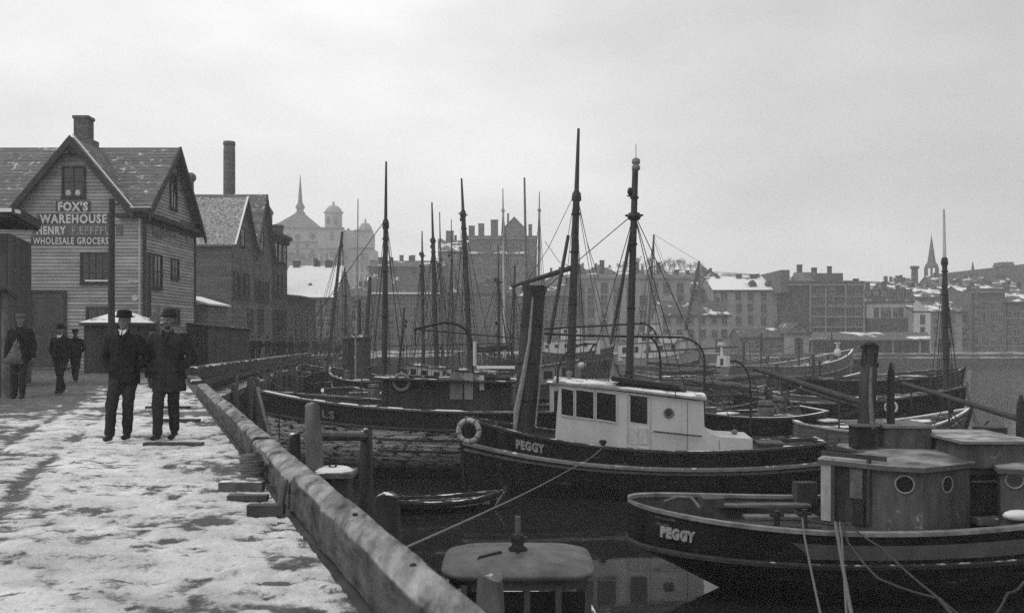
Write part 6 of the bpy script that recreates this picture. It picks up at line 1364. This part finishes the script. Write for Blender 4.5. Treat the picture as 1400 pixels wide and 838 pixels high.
fleet('boat heaped with furled sails just off the white cabin end', (1075, 44), (905, 46), 3.6, (1.9, 1.6, 2.3), 'd', booms=[(P(935,524,45), P(1040,536,44.5), .09, .06), (P(965,541,44), P(1050,538,44), .06, .05, False)], masts=[M_(965, 964, 520, 9, None, m1=mat('pale_pile', .15), shr=False)], rail=rail_m)
fleet('dark broad-sterned boat directly behind the white-cabined boat', (905, 37), (1112, 37.6), 3.6, (2.05, 1.85, 2.2), 'k', rail=mat('snowy_dark_rail', .05, .3, 3, snow=.75, ssc=1.2), hat=2, sw=.75, masts=[M_(1066, 1046, 527, 6, None, shr=False)], booms=[(P(1085,557,37), P(1060,525,37.4), .06, .05, False)])
b = fleet('tall-masted schooner with an upright pale bow post at the right of the fleet', (1322, 41), (1010, 46), 4.2, (2.3, 1.95, 2.75), 'k', masts=[M_(1294, 1290.5, 286, 8.5, 352, m2=spar_l, lw=.016)], rub=mat('pale_stem', .3), rail=rail_m, rake=.3, cat='schooner', name='schooner')
m = MB(); c = b.pt(1,1,1); m.tube([c+V(.05,0,-.4), c+V(.12,0,.75)], .09, 8); m.build('bow_post', mat('pale_board', .27), b.root, local=True)
torus(b.root, b.pt(.72,1,b.near)+V(0,b.near*.08,-.3), .24, .05, (0,1,0), white_p, local=True)
b = fleet('grey smack with snow on its foredeck below the tall-masted schooner', (1326, 35.2), (1085, 35.6), 3.3, (1.75, 1.5, 2.25), 'g', rail=mat('snowy_rail', .3), hat=2, masts=[M_(1214, 1213, 540, 4, None, shr=False)])
b = fleet('low barge with tangled gear behind the porthole launch skylights', (1450, 28), (1240, 27.4), 3.2, (1.4, 1.2, 1.6), 'd', hat=3, rail=rail_m, cat='barge', name='barge', masts=[M_(1298, 1298, 535, 3, None, shr=False)])
c = b.loc(P(1357,566,27.6)); MB().lathe((c.x, 0, b.zdeck(c.x)-.05), [(.26,0), (.3,1.2), (.46,1.25), (.46,1.6), (.38,1.62)], 12).build('capstan', iron, b.root, local=True)
fleet('low open boat close behind the porthole launch stern cabin', (1095, 31.5), (1235, 31), 2.6, (1.0, .9, 1.3), 'g', hat=1, rail=rail_m)
# halyards and sagging lines on every mast of the fleet
rg = random.Random(8)
for bt, ms, k, base in RIG:
    kl, bl = bt.loc(k), bt.loc(base)
    for q in range(4):
        p0 = bl.lerp(kl, rg.uniform(.75, 1.0)); x = min(bt.L*.47, max(-bt.L*.47, bl.x + rg.uniform(-.4, .4)*bt.L)); sd = rg.choice((1,-1)); t_ = (x+bt.L/2)/bt.L
        p1 = bt.pt(t_, 1, sd) if rg.random() < .6 else V(x, rg.uniform(-.3,.3), bt.zdeck(x)+rg.uniform(.2, 1.6)); sag = rg.uniform(0, .5)
        MB().tube([p0.lerp(p1, f) - V(0,0,sag*math.sin(math.pi*f)) for f in (0,.25,.5,.75,1)], rg.choice((.012,.018,.022)), 4, cap=False).build('halyard', rope_d, ms, local=True)
    for q in range(3):
        p = bl.lerp(kl, rg.uniform(.25, 1)); MB().ell(p+V(.12,.08,0), .07, .05, .11, 8, 6).build('block', iron, ms, local=True)
# loose gear standing about on the decks
rnd = random.Random(31); PG = []
lbg = 'small cask or box among the loose gear on the crowded decks'
def cask(r=.26, h=.7):
    t_ = thing('cask', lbg, 'cask', group='casks and boxes on the decks'); MB().lathe((0,0,0), [(r*.82,0), (r,h*.3), (r,h*.7), (r*.82,h)], 12).build('staves', timber, t_, local=True, smooth=True)
    for z in (.18, .78): MB().lathe((0,0,h*z), [(r*.96,0), (r*.98,.05)], 12).build('hoop', iron, t_, local=True)
    return t_
def boxy(mt, lid):
    t_ = thing('box', lbg, 'box', group='casks and boxes on the decks'); MB().box(-.4,.4,-.28,.28,0,.45).build('crate', mt, t_, local=True); MB().box(-.43,.43,-.31,.31,.45,.5).build('lid', lid, t_, local=True); return t_
PG = [cask(), boxy(timber, rail_m), boxy(trim_d, snow_m)]
used = 0
for bt in FL:
    for _ in range(4):
        x = rnd.uniform(-.36, .36)*bt.L; y = rnd.choice((-1,1))*rnd.uniform(.12,.28)*bt.B; w_ = bt.M @ V(x, y, bt.zdeck(x)+.02)
        c = PG[used] if used < 3 else copy_tree(PG[rnd.randrange(3)]); used += 1
        c.location = w_; c.rotation_euler.z = rnd.uniform(0,3); k = rnd.uniform(.8,1.3); c.scale = (k,k,k*rnd.uniform(.8,1.3))
rope('slack rope hanging in a loop between the tall-masted schooner bow and the barge', [P(1322,522,41), P(1330,560,36), P(1352,575,29)], .025, rope_d, .35)
rope('second hanging rope off the pale bow post', [P(1320,530,41), P(1345,585,30)], .02, rope_d, .5)
rope('pale hawser from the grey smack bow dipping to the barge', [P(1318,570,35), P(1270,598,32), P(1262,600,30)], .035, mat('pale_rope', .26), .1)
rope('mooring line from the old schooner bow to the inner quay', [P(418,541,34.5), P(352,508,38)], .025, rope_d, .15)
rope('slack line between the inner quay and the boat nosing in', [P(384,502,60), P(404,514,66), P(425,512,72)], .04, mat('worn_rope', .15), .1)
# ------------------------------------------------------------------ people
def fuse(m, name, mt, par, vox, smooth=3, disp=0):
    o = m.build(name, mt, None); 
    md = o.modifiers.new('r', 'REMESH'); md.mode = 'VOXEL'; md.voxel_size = vox; md.use_smooth_shade = True
    s_ = o.modifiers.new('s', 'SMOOTH'); s_.iterations = smooth; s_.factor = .5
    dg = bpy.context.evaluated_depsgraph_get(); dg.update(); me = bpy.data.meshes.new_from_object(o.evaluated_get(dg))
    bpy.data.objects.remove(o); ob = bpy.data.objects.new(name, me); C.objects.link(ob); ob.parent = par
    if disp:
        for v_ in me.vertices:
            c = v_.co; v_.co = c + v_.normal*disp*(fbm(c.x*9, c.y*9, c.z*5, 3) + .6*math.sin(c.z*38+c.x*22+3*fbm(c.x*4, c.y*4, c.z*3, 2))*.5)
    me.materials.clear(); me.materials.append(mt)
    return ob
def cap(m, pts, rs, fl=1.0, n=12):
    pts = [Vector(p) for p in pts]
    m.tube(pts, rs, n)
    for p, r in zip(pts, rs): m.ell(p, r, r, r, n, 8)
hair_m = mat('dark_hair', .035, .3, 20); boot_m = mat('boot_leather', .02, .4, 8, rough=.6, bump=.1); felt = mat('black_felt', .01, .3, 8, rough=.9); tweed = mat('grey_tweed', .1, .35, 20); apron = mat('sackcloth', .13, .4, 10); linen = mat('white_linen', .6, .1, 8); bowler_m = mat('brown_felt', .025, .3, 8, rough=.8)
def person(label, pos, rz=0, H=1.76, vox=.012, hat='brim', coat_len=.72, coat=wool, legs=((.1,-.28,.0),(-.09,.2,.06)), pocket=(True, True), trousers=wool2, collar=True, beard=False, mous=False, apron_=False, group='people on the wharf', hatm=felt, fat=1.0, armo=0.0, lean=.0, swing=0):
    r_ = thing('person', label, 'person', pos, rz, group); k = H/1.76
    B = MB(); far = vox > .02
    hx = (0, -.02+lean, 1.635*k)
    # legs: (x foot, y foot, lift)
    joints = []
    for sd, (fx, fy, lf) in zip((1, -1), legs):
        hp = V(sd*.085, 0, .9*k); an = V(sd*.02+fx, fy, .09*k+lf); kn = (hp+an)/2 + V(sd*.01, -.05-.35*lf, .03*k+.25*lf*.2); joints.append((hp, kn, an))
        cap(B, [hp, kn, an], [.07, .05, .035])
    cap(B, [V(0,0,.92*k), V(0,0,1.12*k), V(0,lean*.5,1.32*k)], [.1, .1, .12]); cap(B, [V(-.13,lean*.6,1.38*k), V(.13,lean*.6,1.38*k)], [.06, .06]); cap(B, [V(0,lean*.7,1.38*k), V(0,lean-.01,1.55*k)], [.062, .055])
    hd = V(0, lean-.01, 1.635*k)
    B.ell(hd+V(0,.012,.02), .078, .098, .105, 20, 14); B.ell(hd+V(0,-.03,-.045), .058, .066, .07, 16, 12); B.ell(hd+V(0,-.066,-.095), .028, .025, .022, 12, 8)
    B.ell(hd+V(0,-.1,-.018), .014, .022, .028, 10, 8); B.ell(hd+V(0,-.082,.028), .05, .018, .013, 12, 8); B.ell(hd+V(0,-.09,-.062), .025, .012, .009, 10, 6)
    for sd in (-1, 1): B.ell(hd+V(sd*.08,.012,-.01), .011, .02, .032, 10, 8); B.ell(hd+V(sd*.042,-.075,-.03), .02, .014, .015, 10, 8)
    arms = []
    for i, sd in enumerate((1, -1)):
        sh_ = V(sd*.165*fat, lean*.6+.01, 1.375*k)
        if pocket[i]: el = V(sd*(.29+armo)*fat, .08, 1.12*k); wr = V(sd*.165*fat, .0, .98*k)
        else: el = V(sd*(.255+armo), .03+sd*swing*.12, 1.12*k); wr = V(sd*(.27+armo), -.05+sd*swing*.22, .88*k)
        arms.append((sh_, el, wr)); cap(B, [sh_, el, wr], [.048, .038, .026])
        pm = (V(-sd*.25,0,-1).normalized() if pocket[i] else (wr-el).normalized()); q = wr + pm*.05; B.ell(q, .022, .042, .05, 12, 10)
        if not far:
            for j in range(4):
                o_ = V(-sd*.005, (j-1.5)*.019, 0); ln = (.062, .072, .068, .052)[j]; a0 = q + pm*.035 + o_; a1 = a0 + (pm+V(-sd*.25,0,0)).normalized()*ln*.55; a2 = a1 + (pm+V(-sd*.8,0,0)).normalized()*ln*.5; cap(B, [a0, a1, a2], [.0095, .009, .0075], n=8)
            a0 = q + V(0,-.03,.01); a1 = a0 + V(-sd*.01,-.02,-.03); a2 = a1 + V(-sd*.012,-.004,-.03); cap(B, [a0, a1, a2], [.012, .0105, .009], n=8)
    body = fuse(B, 'body', skin, r_, max(.0075, min(vox, .03)) if not far else vox, 1)
    # trousers
    T = MB()
    for hp, kn, an in joints: cap(T, [hp, kn, an+V(0,.01,.02)], [.112, .082, .07], n=14)
    cap(T, [V(-.06,0,.92*k), V(.06,0,.92*k)], [.125, .125]); fuse(T, 'trousers', trousers, r_, vox, 2, .011 if not far else 0)
    # coat
    W = MB(); f = fat
    rings = [(coat_len*k, .205*f, .145*f), (.86*k, .2*f, .145*f), (1.0*k, .185*f, .135*f), (1.12*k, .178*f, .128*f), (1.25*k, .195*f, .135*f), (1.34*k, .19*f, .125*f), (1.41*k, .135*f, .1*f), (1.475*k, .075, .075)]
    rows = []
    for z, a, b in rings: rows.append([V(a*math.copysign(abs(math.cos(q))**.8, math.cos(q)), lean*.7*(z/1.4)+b*math.copysign(abs(math.sin(q))**.8, math.sin(q)), z) for q in [2*math.pi*i/24 for i in range(24)]])
    W.grid(rows, close=True); W.face(rows[0][::-1]); W.face(rows[-1])
    for sh_, el, wr in arms: cap(W, [sh_, sh_.lerp(el,.5), el, wr+(wr-el).normalized()*-.01], [.082*f, .075*f, .066*f, .056*f], n=14)
    cap(W, [V(-.13*f,lean*.6,1.385*k), V(0,lean*.6,1.42*k), V(.13*f,lean*.6,1.385*k)], [.055, .075, .055])
    if not far:
        W.tube([V(.06,-.075+lean,1.49*k), V(.02,-.125*f+lean*.8,1.38*k), V(.0,-.145*f+lean*.7,1.22*k)], [.022,.024,.012], 8); W.tube([V(-.06,-.075+lean,1.49*k), V(-.02,-.125*f+lean*.8,1.38*k), V(-.0,-.145*f+lean*.7,1.22*k)], [.022,.024,.012], 8)
        W.tube([V(.07,.0+lean,1.50*k), V(.0,.075+lean,1.51*k), V(-.07,.0+lean,1.50*k)], .022, 8)
        for sd in (1, -1): W.ell(V(sd*.12*f,-.125*f,.95*k), .07, .03, .04, 10, 8)
    ct = fuse(W, 'coat', coat, r_, vox, 3, .015 if not far else 0)
    if not far:
        bt_ = MB()
        for z in (1.18, 1.06, .94): bt_.ell(V(.012,-.15*f,z*k), .013, .008, .013, 8, 6)
        bt_.build('button', iron, ct, local=True)
        h_ = MB(); h_.ell(hd+V(0,.03,.015), .083, .09, .085, 16, 12)
        if beard: h_.ell(hd+V(0,-.055,-.1), .042, .035, .036, 12, 10)
        h_.build('hair', hair_m, r_, local=True, smooth=True)
        if mous or beard: q = MB(); q.ell(hd+V(0,-.098,-.048), .034, .012, .01, 12, 8); q.build('moustache', hair_m, r_, local=True, smooth=True)
        e = MB()
        for sd in (-1, 1): e.ell(hd+V(sd*.031,-.088,.006), .012, .007, .007, 8, 6)
        e.build('eyes', hair_m, r_, local=True, smooth=True)
    if collar:
        q = MB()
        for sd in (-1, 1): q.prism([V(sd*.005,-.085+lean,1.5*k), V(sd*.055,-.07+lean,1.52*k), V(sd*.05,-.088+lean,1.47*k), V(sd*.012,-.12+lean,1.435*k)], V(0,-.012,0))
        q.build('shirt_collar', linen, r_, local=True, recalc=True)
    # boots
    for i, (hp, kn, an) in enumerate(joints):
        q = MB(); lf = legs[i][2]; dr_ = V(0,-1,.0 if lf == 0 else -.5).normalized(); q.ell(an+V(0,0,-.02), .05, .06, .07, 12, 8); q.ell(an+dr_*.1+V(0,0,-.05), .048, .095, .038, 14, 8); q.ell(an+V(0,.03,-.06), .042, .045, .03, 12, 8)
        if far: q.build('boot', boot_m, r_, local=True, smooth=True)
        else: fuse(q, 'boot', boot_m, r_, .009, 1)
    q = MB(); top = hd+V(0,.012,.06)
    if hat == 'brim': q.lathe(top, [(.105,-.015), (.15,.0), (.155,.01), (.112,.012), (.108,.05), (.098,.085), (.06,.1), (.015,.098)], 24, sx=.95, sy=1.1)
    elif hat == 'bowler': q.lathe(top, [(.1,-.015), (.132,.005), (.138,.018), (.105,.008), (.104,.05), (.093,.09), (.06,.115), (.01,.122)], 24, sx=.9, sy=1.1)
    else:
        q.lathe(top, [(.09,-.03), (.1,.0), (.112,.03), (.1,.055), (.05,.07), (.01,.072)], 20, sx=1, sy=1.15); q.ell(top+V(0,-.115,-.005), .07, .045, .012, 14, 8)
    q.build('hat', hatm, r_, local=True, smooth=True)
    if apron_:
        q = MB(); rows = []
        for z, a, y in ((.72, .2, -.19), (.9, .17, -.185), (1.05, .1, -.165), (1.25, .06, -.16)): rows.append([V(-.1+.5*(z-.72)*.3+a*t_, y+.03*t_*t_+.012*math.sin(t_*9+z*5), z*k) for t_ in (-1,-.6,-.2,.2,.6,1)])
        q.grid(rows); o = q.build('apron', apron, r_, local=True, smooth=True)
        sm = o.modifiers.new('t', 'SOLIDIFY'); sm.thickness = .02
    return r_
def gp(px, Y): return (XP(px, Y), Y, GZ(Y)+.025)
person('man in a wide-brimmed dark hat and white collar, walking hands in pockets in the foreground', gp(170,13.7), R(4), H=1.83, legs=((.05,-.1,.0),(-.09,-.3,.0)), hat='brim', coat_len=.77, group='people on the wharf', fat=1.08)
person('bearded man in a bowler hat and longer coat, walking beside the white-collared man', gp(231,13.8), R(-6), H=1.84, legs=((.01,.1,.02),(-.03,-.26,.0)), hat='bowler', coat_len=.65, coat=wool2, beard=True, mous=True, collar=False, pocket=(True, False), fat=1.16, hatm=bowler_m)
person('man in a pale flat cap with a sackcloth apron by the board shed', gp(28,22.2), R(12), H=2.0, vox=.016, legs=((.04,-.1,0),(-.1,-.05,.0)), hat='cap', hatm=tweed, coat_len=.8, apron_=True, collar=False, pocket=(False, False), fat=1.12, armo=.02, trousers=wool2)
person('man in a dark round hat striding past the warehouse door', gp(83,24.6), R(2), H=1.74, vox=.016, legs=((.0,-.2,0),(.02,.12,.03)), hat='bowler', coat_len=.82, pocket=(True, True), mous=True)
person('man with his back turned, walking away beside the snowy hut', gp(103,31.2), R(195), H=1.7, vox=.02, legs=((.02,-.12,0),(-.02,.15,.0)), hat='cap', hatm=felt, coat_len=.84, collar=False, pocket=(False, True))
person('man half hidden between the two foreground walkers', gp(208,27), R(0), H=1.68, vox=.02, hat='bowler', coat_len=.7, collar=False, mous=True)
person('left man of the pair standing by the end of the long low shed', gp(345,65), R(20), H=1.74, vox=.021, hat='cap', hatm=felt, coat_len=.75, collar=False, legs=((.02,-.03,0),(-.02,.03,0)))
person('right man of the pair standing by the end of the long low shed', gp(353.5,64.4), R(-15), H=1.74, vox=.021, hat='brim', coat_len=.72, collar=False, legs=((.02,.03,0),(-.02,-.05,0)))
lb_ = 'dark-coated figure in the crowd gathered at the head of the inner quay'
pr = [person(lb_, gp(366,72), R(30), vox=.03, H=1.72, hat='brim', collar=False, group='distant crowd on the quay'), person(lb_, gp(383,74), R(-50), vox=.03, hat='cap', hatm=felt, coat_len=.85, collar=False, group='distant crowd on the quay'), person(lb_, gp(397,80), R(160), vox=.03, H=1.68, hat='bowler', coat=wool2, coat_len=.9, collar=False, group='distant crowd on the quay')]
rnd = random.Random(21)
spots = [(375, 73), (389, 78), (403, 84)] + [(rnd.triangular(398,446,428), 88+rnd.uniform(0, 24)) for i in range(14)] + [(rnd.uniform(372,400), 76+rnd.uniform(0, 10)) for i in range(4)]
for i, (px_, Y_) in enumerate(spots):
    x = XP(px_, Y_)
    if x > edgeX(Y_) - .5: x = edgeX(Y_) - .5 - rnd.random()*2
    c = copy_tree(pr[i % 3]); c.location = (x, Y_, GZ(Y_)+.02); c.rotation_euler.z = rnd.uniform(0, 6.28); k = rnd.uniform(.93,1.06); c.scale = (k,k,k)
# head of the basin: the quay turns across behind the left boats
m = MB(); m.prism([(-24,104,-2), (-8,118,-2), (-8,164,-2), (-60,164,-2), (-60,104,-2)], V(0,0,4.35)); tag(m.build('head_quay', mat('head_quay', .09, .4, 1, snow=.35, ssc=.4, bump=0)), kind='structure')
for i in range(22):
    px_ = rnd.uniform(438,500); Y_ = rnd.uniform(119, 128); x = XP(px_, Y_); c = copy_tree(pr[i % 3]); c.location = (x, Y_, 2.36); c.rotation_euler.z = rnd.uniform(0, 6.28)
# ------------------------------------------------------------------ haze over the whole harbour
hz = bpy.data.materials.new('haze'); hz.use_nodes = True; t = hz.node_tree; t.nodes.clear()
o_ = t.nodes.new('ShaderNodeOutputMaterial'); v_ = t.nodes.new('ShaderNodeVolumePrincipled'); v_.inputs['Color'].default_value = (1,1,1,1); v_.inputs['Density'].default_value = HAZE; v_.inputs['Anisotropy'].default_value = .1
t.links.new(v_.outputs[0], o_.inputs['Volume'])
ho = MB().box(-600, 600, -80, 580, -4, 82).build('haze', hz); tag(ho, kind='stuff')
